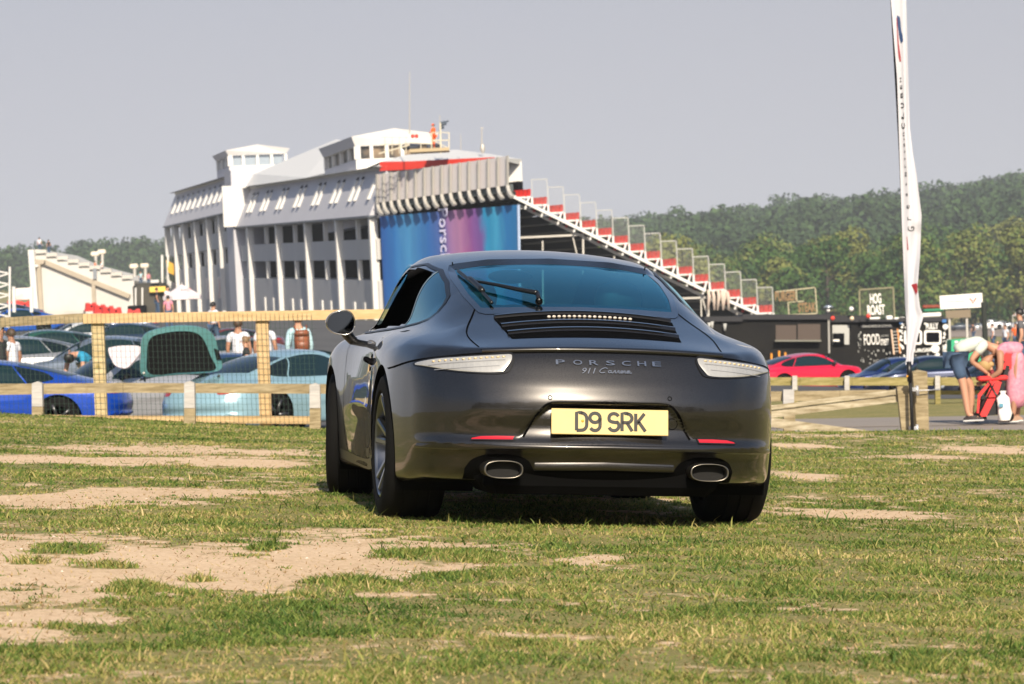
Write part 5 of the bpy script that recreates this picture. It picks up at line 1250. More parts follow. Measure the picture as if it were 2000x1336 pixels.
for x,yt,ym,yb in ((72.5,746,794,835),(370,745,797,838),(615,749,797,842)):
    pst=part(kf,'post'); m=MB(); slab(m,x-10.5,ym,yb,x+11,ym,yb,YK_-.14,YK_-.14,.13); m.build('post_foot',M_OLD,pst)
    m=MB(); w=10.5; a=[at(x-w,ym,YK_-.15),at(x+w,ym,YK_-.15),at(x+w-1,yt+3,YK_-.15),at(x,yt-1,YK_-.15),at(x-w,yt+3,YK_-.15)]; n_=Vector((0,.15,0)); m.add(a+[p+n_ for p in a],[(0,1,2,3,4),(9,8,7,6,5)]+[(i,5+i,5+(i+1)%5,(i+1)%5) for i in range(5)]); m.build('post_cap',M_GRE,pst)
tf=thing('mesh_fence','taller new pine fence with green wire mesh behind the low rail fence','fence')
m=MB(); slab(m,-30,622,641,161,612,630,YF,YF,.05); m.build('top_rail',M_OLD,tf); m=MB(); slab(m,161.5,613,632,800,603,622,YF,YF,.05); m.build('top_rail',M_NEW,tf)
m=MB(); slab(m,-30,808,822,200,812,826,YF-.03,YF-.03,.05); m.build('bottom_rail',M_NEW,tf); m=MB(); slab(m,200.5,812,826,612,813,828,YF-.03,YF-.03,.05); m.build('bottom_rail',M_NEW,tf)
for x0,x1,yt,yb,mt in ((178,187,630,840,M_MOS),(499,508,621,838,M_NEW)):
    m=MB(); a=at(x0,yt,YF+.06);b=at(x1,yb,YF+.06);c=at(x1+23,yb,YF+.06);d=at(x0+24,yt,YF+.06); n_=Vector((0,.12,0)); V=[a,b,c,d]+[p+n_ for p in (a,b,c,d)]
    m.add(V,[(0,1,2,3),(7,6,5,4),(0,3,7,4),(1,5,6,2),(3,2,6,7),(0,4,5,1)]); m.build('post',timber('x',(.40,.30,.15),(.60,.50,.30),(.28,.22,.08)) if mt is M_MOS else mt,tf)
M_WIRE=mat('green_wire',(.008,.035,.022),.5)
m=MB(); X0=at(-30,700,YF).x; X1=at(618,700,YF).x; zt=at(300,622,YF).z; zb=at(300,822,YF).z; n=int((X1-X0)/.062)
for i in range(n+1):
    x=X0+i*.062; k=.07*0; zt_=at(1000+x/YF*F_PX,633 if x>at(161,600,YF).x else 640,YF).z; m.box((x,YF-.05,(zt_+zb)/2+.0),(.0045,.003,zt_-zb+.3))
m.build('wire_upright',M_WIRE,tf); m=MB()
for k in range(17):
    z=zb-.02+k*.0765; a=at(-30,822-k*11.4,YF); b=at(618,824-k*11.4,YF); m.beam((a.x,YF-.054,a.z),(b.x,YF-.054,b.z),.0045,.003)
m.build('wire_line',M_WIRE,tf)
# right: rail, leaning field gate, gate posts
rf=thing('roadside_rail','weathered timber rail with a grey capped post behind the leaning gate','fence')
m=MB(); slab(m,1380,766,786,1640,763,782,YK_+.3,YK_+.3,.10); m.build('rail',M_OLD,rf)
m=MB(); slab(m,1640.5,763,780,1760,761,778,YK_+.3,YK_+.3,.10); m.build('rail',M_OLD,rf)
pst=part(rf,'post'); m=MB(); slab(m,1531,790,868,1553,790,868,YK_+.15,YK_+.15,.14); m.build('post_foot',M_OLD,pst); m=MB(); slab(m,1530,761,790,1551,761,790,YK_+.14,YK_+.14,.15); m.build('post_cap',M_GRE,pst)
gt=thing('field_gate','old sagging timber gate of three lichen covered bars at the right edge of the field','gate'); YG_=YK_-.5
for n_,(y0a,y0b,y1a,y1b) in enumerate(((792,800,760,770),(801,816,771,785),(813,831,849,868))):
    m=MB(); slab(m,1380,y0a+ (18 if n_<2 else -16)*.9,y0b+(18 if n_<2 else -16)*.9,1755,y1a,y1b,YG_+(.03 if n_ else 0),YG_+(.03 if n_ else 0),.04); m.build('bar',M_LIT,gt)
m=MB(); a=at(1752,755,YG_-.08);b=at(1764,868,YG_-.08);c=at(1789,869,YG_-.08);d=at(1777,753,YG_-.08); n_=Vector((0,.12,0)); V=[a,b,c,d]+[p+n_ for p in (a,b,c,d)]
m.add(V,[(0,1,2,3),(7,6,5,4),(0,3,7,4),(1,5,6,2),(3,2,6,7),(0,4,5,1)]); m.build('gate_stile',M_OLD,gt)
gp=thing('gate_post','thick square timber gate post with a pointed top beside the feather flag','post')
m=MB(); V=[]; 
for (px,py) in ((1783,728),(1794,880),(1816,880),(1811,726)): V.append(at(px,py,YG_+.05))
V2=[p+Vector((-.05,.17,0)) for p in V]; ap=(V[0]+V[3]+V2[0]+V2[3])/4+Vector((0,0,.035)); m.add(V+V2+[ap],[(0,1,2,3),(7,6,5,4),(1,5,6,2),(3,2,6,7),(0,4,5,1),(0,3,8),(3,7,8),(7,4,8),(4,0,8)]); m.build('timber',M_OLD,gp)
M_ZN=mat('zinc',(.55,.55,.56),.4,.6)
for y in (760,836):
    h=part(gp,'hinge'); m=MB(); m.beam(at(1776,y,YG_-.12),at(1793,y+1,YG_-.06),.03,.05); m.build('strap',M_ZN,h); m=MB(); m.tube([at(1791,y-7,YG_-.09),at(1792,y+12,YG_-.09)],.022,8); m.build('pin',M_ZN,h,True)
m=MB(); m.tube([at(1790,763,YG_-.05),at(1815,762,YG_-.03),at(1836,760,YG_+.1)],.008,6); m.build('tie_wire',M_ZN,gp); m=MB(); m.tube([at(1792,868,YG_-.05),at(1835,862,YG_+.1)],.008,6); m.build('tie_wire',M_ZN,gp)
# far knee rails beyond the road
YR=60.5
kr=thing('verge_rail_fence','low mossy timber rail fence on the grass verge beyond the road','fence')
for a_,b_ in ((1440,1562),(1562.5,1664),(1664.5,1838),(1838.5,2060)):
    m=MB(); slab(m,a_,737,753,b_,737,753,YR,YR,.14); m.build('rail',M_MOS,kr)
for a_,b_ in ((1815,2060),): m=MB(); slab(m,a_,763,771,b_,763,771,YR+.3,YR+.3,.10); m.build('rail',M_MOS,kr)
for x in (1553,1655,1832,1990):
    pst=part(kr,'post'); m=MB(); slab(m,x-5,735,812,x+5,735,812,YR-.14,YR-.14,.13); m.build('post_shaft',M_MOS,pst); m=MB(); slab(m,x-5.4,734,762,x+4,734,762,YR-.16,YR-.16,.02); m.build('post_plate',M_GRE,pst)
# ---------------------------------------------------------------- feather flag
YL=42.0
ff=thing('feather_flag','tall white feather flag with Great Britain lettering furled on a black pole by the gate','flag')
Le=[(-260,1712),(-120,1728),(0,1740),(150,1752),(300,1757),(450,1762),(600,1768),(640,1771),(700,1770),(712,1768)]
Re=[(-260,1736),(-120,1755),(0,1770),(150,1774),(250,1777),(300,1783),(340,1790),(420,1800),(500,1797),(560,1792),(600,1797),(617,1804),(640,1797),(690,1785),(712,1783)]
ys=np.r_[np.linspace(-260,600,87),np.linspace(605,712,30)]; G=[]
for y in ys:
    l=np.interp(y,[a for a,_ in Le],[b for _,b in Le]); r_=np.interp(y,[a for a,_ in Re],[b for _,b in Re]); row=[]
    for k,u in enumerate(np.linspace(0,1,17)):
        fo=.022*math.sin(u*6.2+y*.006)+.008*math.sin(u*11+y*.012+1)+(.05*max(0,math.sin((y-480)*.022+u*2.2)) if y>440 else 0)+ .02*math.cos(u*3.1)*min(1,max(0,(y-250)/80))
        row.append(tuple(at(l+(r_-l)*u,y,YL+fo-.0)))
    G.append(row)
m=MB(); m.grid(np.array(G)); cl=mat('flag_cloth',(.52,.52,.57),.75); cl.node_tree.nodes['Principled BSDF'].inputs['Roughness'].default_value=.8
sail=m.build('sail',cl,ff,True)
m=MB(); m.tube([at(1713,-260,YL+.10),at(1741,0,YL+.1),at(1758,300,YL+.1),at(1770,600,YL+.1),at(1776,712,YL+.06),at(1780,790,YL),at(1783,872,YL)],[.012,.014,.016,.018,.022,.024,.024],8); m.build('pole',M_BLK,ff,True)
m=MB(); m.tube([at(1775,706,YL-.0),at(1777,745,YL-.0)],.034,10); m.build('ground_socket',M_BLK,ff,True)
m=MB(); m.ball(at(1772,735,YL-.04),.014,8,6); m.build('toggle',mat('toggle_orange',(.8,.35,.02),.5),ff,True)
BVH=__import__('mathutils.bvhtree',fromlist=['BVHTree']).BVHTree.FromPolygons([Vector(v) for v in m.v] if False else [v.co.copy() for v in sail.data.vertices],[tuple(p.vertices) for p in sail.data.polygons])
def on_sail(px,py):
    d=(at(px,py,1)-CAMP).normalized(); h=BVH.ray_cast(CAMP,d)
    return (h[0]-d*.008) if h[0] is not None else at(px,py,YL-.12)
def sail_text(body,cx,cy,hgt,wd,mtl,rot=90,off=.0,cont=0):
    """text running up the cloth: width along -y (pixels), height across; printed on the cloth surface"""
    cu=bpy.data.curves.new('t','FONT'); cu.body=body; cu.size=1; cu.offset=off; cu.space_character=1.15
    o=bpy.data.objects.new('t',cu); COL.objects.link(o); me=bpy.data.meshes.new_from_object(o.evaluated_get(bpy.context.evaluated_depsgraph_get())); bpy.data.objects.remove(o)
    bm=bmesh.new(); bm.from_mesh(me); bmesh.ops.triangulate(bm,faces=bm.faces[:]); V=np.array([v.co[:2] for v in bm.verts]); Fc=[tuple(v.index for v in f.verts) for f in bm.faces]; bm.free()
    mn,mx=V.min(0),V.max(0); V=(V-(mn+mx)/2)/(mx-mn)
    P=[on_sail(cx-v[1]*(-1)*hgt*(-1)+ (v[0]*wd)*-.035,cy-v[0]*wd) for v in V]
    mesh_obj('lettering',[tuple(p) for p in P],Fc,mtl,sail)
INK=mat('flag_ink',(.01,.01,.012),.6); INKB=mat('flag_blue',(.02,.05,.14),.6); INKR=mat('flag_red',(.30,.02,.03),.6)
for ch,y,x,h,w_ in (('G',447,1779.5,13,9),('r',427,1776,8,6),('e',404,1773.5,6,7),('a',380,1771,4,6),('t',360,1770,3,6),('B',340,1769,3.4,9),('r',324,1768,2.5,6),('i',310,1767,2.2,3),('t',296,1767,2.5,6),('a',283,1766,3,7),('i',272,1766,2,3),('n',262,1765,3,7)): sail_text(ch,x,y,h,w_,INK)
for ch,y,x,h,w_ in (('C',246,1764,7,11),('L',226,1763,5,12),('U',206,1762.5,6,10),('B',186,1761,5,10),('E',170,1760,4,8),('H',156,1759,3,9)): sail_text(ch,x,y,h,w_,INK,off=.02)
def sail_quad(pts,mt,nm='printed_mark'):
    P=[on_sail(x,y) for x,y in pts]; mb=MB(); n=len(P)//2; mb.add(P,[(i,i+1,2*n-2-i,2*n-1-i) for i in range(n-1)]); mb.build(nm,mt,sail)
sail_quad([(1752,30),(1753,45),(1755,60),(1757,75),(1760,85),(1764,80),(1763,70),(1760,58),(1759,45),(1757.5,33)],INKB)
sail_quad([(1751,34),(1752,60),(1753,85),(1755,110),(1757,120),(1760,120),(1759,110),(1755.5,85),(1753.6,60),(1752.4,36)],INKR)
sail_quad([(1771,462),(1771.5,475),(1772,488),(1774.5,488),(1773,475),(1772,462)],INKR)
sail_quad([(1780,556),(1784,564),(1789,576),(1792,570),(1792,560),(1791,553)],INKR)
# ---------------------------------------------------------------- food trucks and signs
YT=150.
def TP(x,y,dy=0.): p=at(x,y,YT); return Vector((p.x,YT+dy,p.z))
def tbox(mb,x0,y0,x1,y1,dy,th):
    a=TP(x0,y1,0);b=TP(x1,y0,0); c=TP(x1,y1,0); 
    A=TP(x0,y0);Bq=TP(x1,y0);C_=TP(x1,y1);D=TP(x0,y1); o=Vector((0,dy,0)); n=Vector((0,th,0)); V=[p+o for p in (A,D,C_,Bq)]; V+=[p+n for p in V]
    mb.add(V,[(0,1,2,3),(7,6,5,4),(0,3,7,4),(1,5,6,2),(3,2,6,7),(0,4,5,1)]); return mb
M_TB=mat('truck_black',(.008,.008,.009),.5,noise=(.7,.8,(.016,.015,.013)),spec=.1); M_TG=mat('truck_roof',(.03,.03,.034),.6,spec=.2); M_LT=mat('chalk_white',(.78,.76,.72),.7); M_CHK=mat('chalk_grey',(.40,.40,.38),.8)
f1=thing('food_truck','long plain black food truck under the foot of the grandstand','food truck',group='food trucks')
m=MB(); tbox(m,1380,624,1618,722,0,5); m.build('body',M_TB,f1)
m=MB(); tbox(m,1376,618,1450,628,-.2,5.4); tbox(m,1449.5,614,1622,624,-.2,5.4); m.build('roof',M_TG,f1)
m=MB(); tbox(m,1515,635,1555,668,-.05,.3); tbox(m,1558,633,1602,664,-.05,.3); m.build('serving_hatch',mat('hatch_brown',(.06,.04,.03),.6),f1)
m=MB(); tbox(m,1512,664,1602,667,-.5,.6); m.build('counter',mat('counter_steel',(.16,.16,.13),.5),f1)
m=MB(); m.tube([TP(1618,622,-.1),TP(1619,690,-.1)],.05,6); m.build('corner_pole',M_STL,f1)
for x,y in ((1384,638),(1390,636),(1415,640)): m=MB(); m.tube([TP(x,y-8,-.3),TP(x,y+6,-.3)],[.08,.05],8); m.build('hanging_lamp',M_CHK,f1,True)
for x,y,wn in ((1504,690,'left'),(1519,685,'middle'),(1531,688,'right')): m=MB(); m.tube([TP(x,y,-.8),TP(x,y+11,-.8)],.05,8); tag(m.build('orange_bottle',mat('bottle_orange',(.75,.30,.04),.5)),wn+' one of three small orange bottles before the plain black food truck','bottle','orange bottles')
f2=thing('food_truck','black food truck with chalk lettering reading FOOD ON THE STREET and an orange ladder','food truck',group='food trucks')
m=MB(); tbox(m,1622,628,1756,724,.4,5); m.build('body',M_TB,f2)
m=MB(); tbox(m,1622,616,1700,629,.2,5.2); tbox(m,1680,624,1757,628,.0,5.2); m.build('roof',M_TG,f2)
m=MB(); tbox(m,1627,635,1660,673,.3,.1); m.build('side_panel',M_CHK,f2); m=MB(); tbox(m,1628,651,1650,673,.2,.1); m.build('side_window',M_DK,f2); m=MB(); tbox(m,1628,663,1640,667,.1,.1); m.build('menu_card',M_LT,f2)
m=MB(); tbox(m,1683,633,1745,640,.3,.1); m.build('header_board',mat('header_dark',(.03,.03,.04),.6),f2)
def ttext(body,x,y,wpx,hpx,mtl,par,dy=-.05,off=.0,name='lettering',sp=1.):
    cu=bpy.data.curves.new('t','FONT'); cu.body=body; cu.size=1; cu.offset=off; cu.space_character=sp; cu.align_x='CENTER'
    o=bpy.data.objects.new('t',cu); COL.objects.link(o); me=bpy.data.meshes.new_from_object(o.evaluated_get(bpy.context.evaluated_depsgraph_get())); bpy.data.objects.remove(o)
    V=np.array([v.co[:2] for v in me.vertices]); mn,mx=V.min(0),V.max(0); V=(V-(mn+mx)/2)/(mx-mn); Fc=[tuple(p.vertices) for p in me.polygons]
    th=math.tan(ROLL); P=[tuple(TP(x+v[0]*wpx+v[1]*hpx*-th,y-v[1]*hpx-v[0]*wpx*th,dy)) for v in V]; return mesh_obj(name,P,Fc,mtl,par)
ttext('PANCAKES & COFFEE',1714,636.5,56,4.6,M_CHK,f2,.22)
ttext('FOOD',1704,663,31,21,M_LT,f2,.25,off=.01); ttext('ON THE',1729,656,15,3.6,M_CHK,f2,.25); ttext('STREET',1729,668,16,12,M_LT,f2,.25,off=.02)
rr_=random.Random(9)
m=MB()
for k in range(46):
    x=rr_.uniform(1676,1740); y=rr_.uniform(682,712) if k>14 else rr_.uniform(642,690); x=x if k>14 else rr_.uniform(1677,1683); w_=rr_.uniform(.8,2.4); h_=rr_.uniform(1,5); tbox(m,x,y,x+w_,y+h_,.28,.05)
m.build('chalk_drawing',M_CHK,f2)
ld=thing('orange_ladder','orange ladder leaning between the chalk lettered truck and the white patterned truck','ladder')
for a_,b_ in (((1738,644),(1743,692)),((1750,642),(1755,690))): m=MB(); m.beam(TP(*a_,-.6),TP(*b_,-.6),.07,.06); m.build('stile',mat('ladder_orange',(.70,.30,.10),.5) if a_[0]>1745 else mat('ladder_tan',(.68,.48,.34),.5),ld)
for k in range(7): m=MB(); y=648+k*6.4; m.beam(TP(1739+k*.6,y,-.6),TP(1751+k*.6,y-1,-.6),.03,.03); m.build('rung',M_STL,ld)
f3=thing('food_truck','black food truck covered in white lettering with two rounded windows at the right','food truck',group='food trucks')
m=MB(); tbox(m,1757.5,627,1856,728,.2,5); m.build('body',M_TB,f3); m=MB(); tbox(m,1757,620,1858,628,.0,5.3); m.build('roof',M_TG,f3)
def rrect(x0,y0,x1,y1,r,n=5):
    P=[]
    for cx,cy,a0 in ((x1-r,y0+r,-90),(x1-r,y1-r,0),(x0+r,y1-r,90),(x0+r,y0+r,180)):
        for k in range(n): a=R_(a0+90*k/(n-1)); P.append((cx+r*math.cos(a),cy+r*math.sin(a)))
    return P
for x0_,x1_ in ((1766,1801),(1805,1839)):
    w=part(f3,'window'); O_=rrect(x0_,645,x1_,673,5); I_=rrect(x0_+4,649,x1_-4,669,3); n=len(O_); m=MB(); V=[TP(*p,0.02) for p in O_]+[TP(*p,0.02) for p in I_]+[TP(*p,.2) for p in O_]
    m.add(V,[(i,(i+1)%n,n+(i+1)%n,n+i) for i in range(n)]+[(i,2*n+i,2*n+(i+1)%n,(i+1)%n) for i in range(n)]); m.build('window_frame',M_LT,w); m=MB(); m.add([TP(*p,.1) for p in I_],[tuple(range(n))]); m.build('pane',M_DK,w)
M_W2=mat('sticker_white',(.72,.71,.68),.7)
ttext('FULLY',1821,637,24,12,M_W2,f3,.05,off=.04); ttext('BURGERS',1803,684,46,7,M_W2,f3,.05,off=.03); ttext('FRIES',1846,681,9,14,M_W2,f3,.05,off=.04)
m=MB()
def disc(mb,x,y,r,dy): mb.add([TP(x+r*math.cos(q),y+r*math.sin(q),dy) for q in np.linspace(0,2*math.pi,18,endpoint=False)],[tuple(range(18))])
disc(m,1827,681,8.5,.04); m.build('round_sticker',M_W2,f3)
m=MB(); disc(m,1847,638,5.5,.04); m.build('round_sticker',M_W2,f3)
m=MB(); disc(m,1832,693,4,.05); m.build('round_sticker',M_W2,f3)
m=MB()
for k in range(70):
    q=k%4; x,y=[(rr_.uniform(1758,1764),rr_.uniform(634,700)),(rr_.uniform(1843,1852),rr_.uniform(644,700)),(rr_.uniform(1760,1852),rr_.uniform(690,716)),(rr_.uniform(1760,1812),rr_.uniform(631,641))][q]
    disc(m,x,y,rr_.uniform(.9,2.6),.055+.0007*k)
m.build('doodle_sticker',M_W2,f3); m=MB(); tbox(m,1823,702,1832,708,.03,.02); m.build('yellow_sticker',mat('sticker_yellow',(.75,.5,.08),.6),f3)
m=MB(); tbox(m,1840,624,1848,630,-.1,.1); tbox(m,1757,629,1764,633,.1,.1); m.build('blue_plate',mat('plate_blue',(.03,.14,.38),.5),f3)
def roofthing(name,lb,cat,x0,y0,x1,y1,mt,grp=None,th=.6,bev=.04):
    a=TP(x0,y1,.6);b=TP(x1,y0,.6); m=MB(); m.box((a+b)/2,(abs(b.x-a.x),th,abs(b.z-a.z)),bev=bev); o=m.build(name,mt); return tag(o,lb,cat,grp)
roofthing('crate','green crate of red flowers on the roof of the white lettered truck','crate',1806,602,1845,609,mat('crate_green',(.02,.20,.10),.6))
cr=MB()
for k in range(12): cr.ball(TP(1808+k*3.2,599+rr_.uniform(-1,1),.6),.09,7,5)
tag(cr.build('red_flowers',mat('flower_red',(.22,.05,.03),.8),None,True),'row of small dark red flowers above the green crate','flowers')
roofthing('roof_board','white board lying on the roof edge beside the feather flag','board',1803,610,1840,620,M_LT)
roofthing('roof_box','low white box on the truck roof left of the HOG ROAST sign post','box',1695,619,1721,625,M_LT); roofthing('roof_box','rounded white box on the truck roof under the HOG ROAST sign','box',1733,616,1745,625,M_LT); roofthing('roof_box','flat white box on the truck roof close to the feather flag','box',1748,619,1770,625,M_LT)
for i,(x,y,r,mt,lb) in enumerate(((1662,603.5,.11,M_LT,'white round lamp above the grey truck roof'),(1663,622,.10,mat('lamp_amber',(.75,.6,.42),.5),'cream round lamp on the grey truck roof edge'),(1625.5,621.5,.10,M_RDF,'red round lamp at the corner of the plain black truck'),(1695,617.5,.10,M_RDF,'red round lamp at the foot of the HOG ROAST sign'),(1617,606,.09,M_LT,'small white bulb under the metal lamp dish'))):
    m=MB(); m.ball(TP(x,y,-.2),r,12,8); m.tube([TP(x,y,-.2),TP(x,y+5,-.1)],.02,6); tag(m.build('round_lamp',mt,None,True),lb,'lamp','round lamps on the trucks')
m=MB(); c=TP(1617,600,-.2); m.lathe([(.01,.10),(.12,.08),(.24,.0),(.22,-.02),(.01,-.02)],16,'Z',tuple(c)); tag(m.build('lamp_dish',mat('dish_metal',(.5,.55,.6),.3,.7),None,True),'metal dish lamp above the right end of the plain black truck','lamp')
hg=thing('mesh_sign','HOG ROAST lettering on a see-through mesh panel above the trucks','sign')
for a_,b_ in (((1680.5,566),(1682,622)),((1747,561),(1750,624)),((1680,566),(1748,561))): m=MB(); m.beam(TP(*a_,.5),TP(*b_,.5),.06,.06); m.build('frame',mat('frame_olive',(.22,.20,.12),.6),hg)
m=MB()
for k in range(26): x=1682+k*2.6; m.beam(TP(x,565,.52),TP(x+1.5,622,.52),.012,.01)
for k in range(22): y=567+k*2.6; m.beam(TP(1681,y,.53),TP(1749,y-3,.53),.012,.01)
m.build('mesh',mat('mesh_olive',(.10,.11,.06),.7),hg)
ttext('HOG',1712,583,22,20,M_LT,hg,.4,off=.03); ttext('ROAST',1713,605,34,20,M_LT,hg,.4,off=.03)
bs=thing('timber_letter_sign','brown wooden letters on wire mesh frames above the plain black truck','sign')
ttext('BURGER',1536,578,42,20,mat('letter_brown',(.22,.14,.07),.8),bs,.4,off=.04); ttext('STEAK',1578,600,36,19,MATS['letter_brown'],bs,.4,off=.04)
for a_,b_ in (((1557,566),(1558,590)),((1594,560),(1598,612)),((1515,570),(1595,561)),((1541,590),(1543,620)),((1541,590),(1572,588)),((1518,616),(1598,612))): m=MB(); m.beam(TP(*a_,.5),TP(*b_,.5),.05,.05); m.build('frame',mat('frame_cream',(.40,.36,.24),.6),bs)
m=MB()
for k in range(20): x=1517+k*4; m.beam(TP(x,569-k*.4,.52),TP(x+1,615-k*.2,.52),.010,.01)
m.build('mesh',MATS['mesh_olive'],bs)
YS2=130.
def SQ(x,y,dy=0.): p=at(x,y,YS2); return Vector((p.x,YS2+dy,p.z))
wb=thing('white_board_sign','white board with a small red emblem on posts above the green stall','sign')
m=MB(); V=[SQ(*p) for p in ((1835,578),(1837,604),(1920,600),(1918,572))]; V+=[p+Vector((0,.08,0)) for p in V]; m.add(V,[(0,1,2,3),(7,6,5,4),(0,3,7,4),(1,5,6,2),(3,2,6,7),(0,4,5,1)]); m.build('board',M_LT,wb)
m=MB(); V=[SQ(*p,.1) for p in ((1847,607),(1849,622),(1897,620),(1896,604))]; V+=[p+Vector((0,.08,0)) for p in V]; m.add(V,[(0,1,2,3),(7,6,5,4),(0,3,7,4),(1,5,6,2),(3,2,6,7),(0,4,5,1)]); m.build('lower_board',mat('board_brown',(.20,.16,.11),.8),wb)
for x in (1856,1890): m=MB(); b_=SQ(x,700,.2); b_.z=tz(b_.x,YS2); m.beam(SQ(x-1,600,.2),b_,.08,.08); m.build('post',M_STL,wb)
m=MB()
for x,y in ((1895,584),(1900,591),(1905.5,583),(1898,587),(1903,587)):
    m.add([SQ(x+1.8*math.cos(q),y+1.8*math.sin(q),-.02-.002*x%1*.01) for q in np.linspace(0,2*math.pi,10,endpoint=False)],[tuple(range(10))])
m.build('emblem',M_RDF,wb)
ttx=YT; 
def stext(body,x,y,wpx,hpx,mtl,par):
    global YT
    old=YT; YT=YS2; o=ttext(body,x,y,wpx,hpx,mtl,par,-.02); YT=old; return o
stext('financefinder',1868,588,38,4,mat('text_grey',(.45,.36,.34),.7),wb)
bp_=MB(); b0=at(1925,690,118); b0.z=tz(b0.x,118); bp_.tube([b0,at(1921,590,118)],.10,8); tag(bp_.build('dark_post',mat('post_dark',(.02,.025,.02),.7)),'dark round post rising behind the bending man','post')
gs=thing('green_stall','green covered stall counter behind the bending man','stall'); YY=112.
m=MB(); V=[at(*p,YY) for p in ((1858,664),(1858,712),(1916,712),(1916,659))]; V+=[p+Vector((0,1.2,0)) for p in V]; m.add(V,[(0,1,2,3),(7,6,5,4),(0,3,7,4),(1,5,6,2),(3,2,6,7),(0,4,5,1)]); m.build('cloth',mat('stall_green',(.02,.36,.17),.6),gs)
m=MB()
for x,y,r in ((1868,668,4),(1880,666,4.5),(1874,669,3),(1890,668,3)): m.add([at(x+r*math.cos(q),y+r*.6*math.sin(q),YY-.02) for q in np.linspace(0,2*math.pi,12,endpoint=False)],[tuple(range(12))])
m.build('white_print',M_LT,gs)
# ---------------------------------------------------------------- water filled barriers
def barrier():
    t=thing('water_barrier','red','barrier'); m=MB(); m.prism([(-.6,0),(.6,0),(.6,.12),(.52,.34),(.5,.62),(.46,.80),(.2,.80),(.17,.70),(-.17,.70),(-.2,.80),(-.46,.80),(-.5,.62),(-.52,.34),(-.6,.12)],(0,-.2,0),(1,0,0),(0,0,1),(0,.4,0)); m.build('body',M_RD,t)
    m=MB(); m.lathe([(.001,-.215),(.10,-.215),(.10,-.19)],12,'Y',(0,0,.46)); m.build('socket',M_DK,t); return t
bar0=barrier(); usedb=[False]
def put_barrier(px,py,Y,rz,lb,sc=1.):
    o=bar0 if not usedb[0] else dup(bar0); usedb[0]=True; p=at(px,py,Y); p.z=tz(p.x,Y) if Y<160 else p.z; o.location=p; o.rotation_euler=(0,0,rz); o.scale=(sc,)*3; tag(o,lb,'barrier','red water filled barriers')
for a in (( 27,606,260,.1,'single red barrier block under the white and red hoarding at far left, left one'),(50,607,260,-.1,'red barrier block beside the corner pillar of the concrete stand'),(178,608,290,.5,'leftmost red barrier in the row before the concrete stand'),(195,612,285,.5,'second red barrier in the row before the concrete stand'),(211,615,280,.5,'third red barrier in the row before the concrete stand'),(226,618,275,.4,'right end red barrier in the row before the concrete stand'),(262,624,240,.1,'red barrier partly behind the top rail near the black kiosk'),(300,646,150,.0,'red barrier just below the top rail left of the open hatch'),(409,650,150,1.4,'narrow red barrier seen end on above the open hatch'),(545,690,128,.1,'red barrier beside the pine fence post behind the people')): put_barrier(*a,sc=.68 if a[2]<160 else .95)
hd=MB(); a=at(27,586,152);b=at(60,562,152); hd.box((a+b)/2,(b.x-a.x,.2,b.z-a.z)); tag(hd.build('hoarding',mat('hoarding_pink',(.75,.35,.32),.7,noise=(1.5,1.4,(.78,.70,.68)))),'small red and white hoarding at the foot of the concrete stand','hoarding')
for i,(x,lb) in enumerate(((27,'left upright of the red hoarding frame'),(61,'right upright of the red hoarding frame'))): m=MB(); m.beam(at(x,560,151),at(x+1,610,151),.14,.14); tag(m.build('white_upright',M_WH),lb,'post','hoarding uprights')
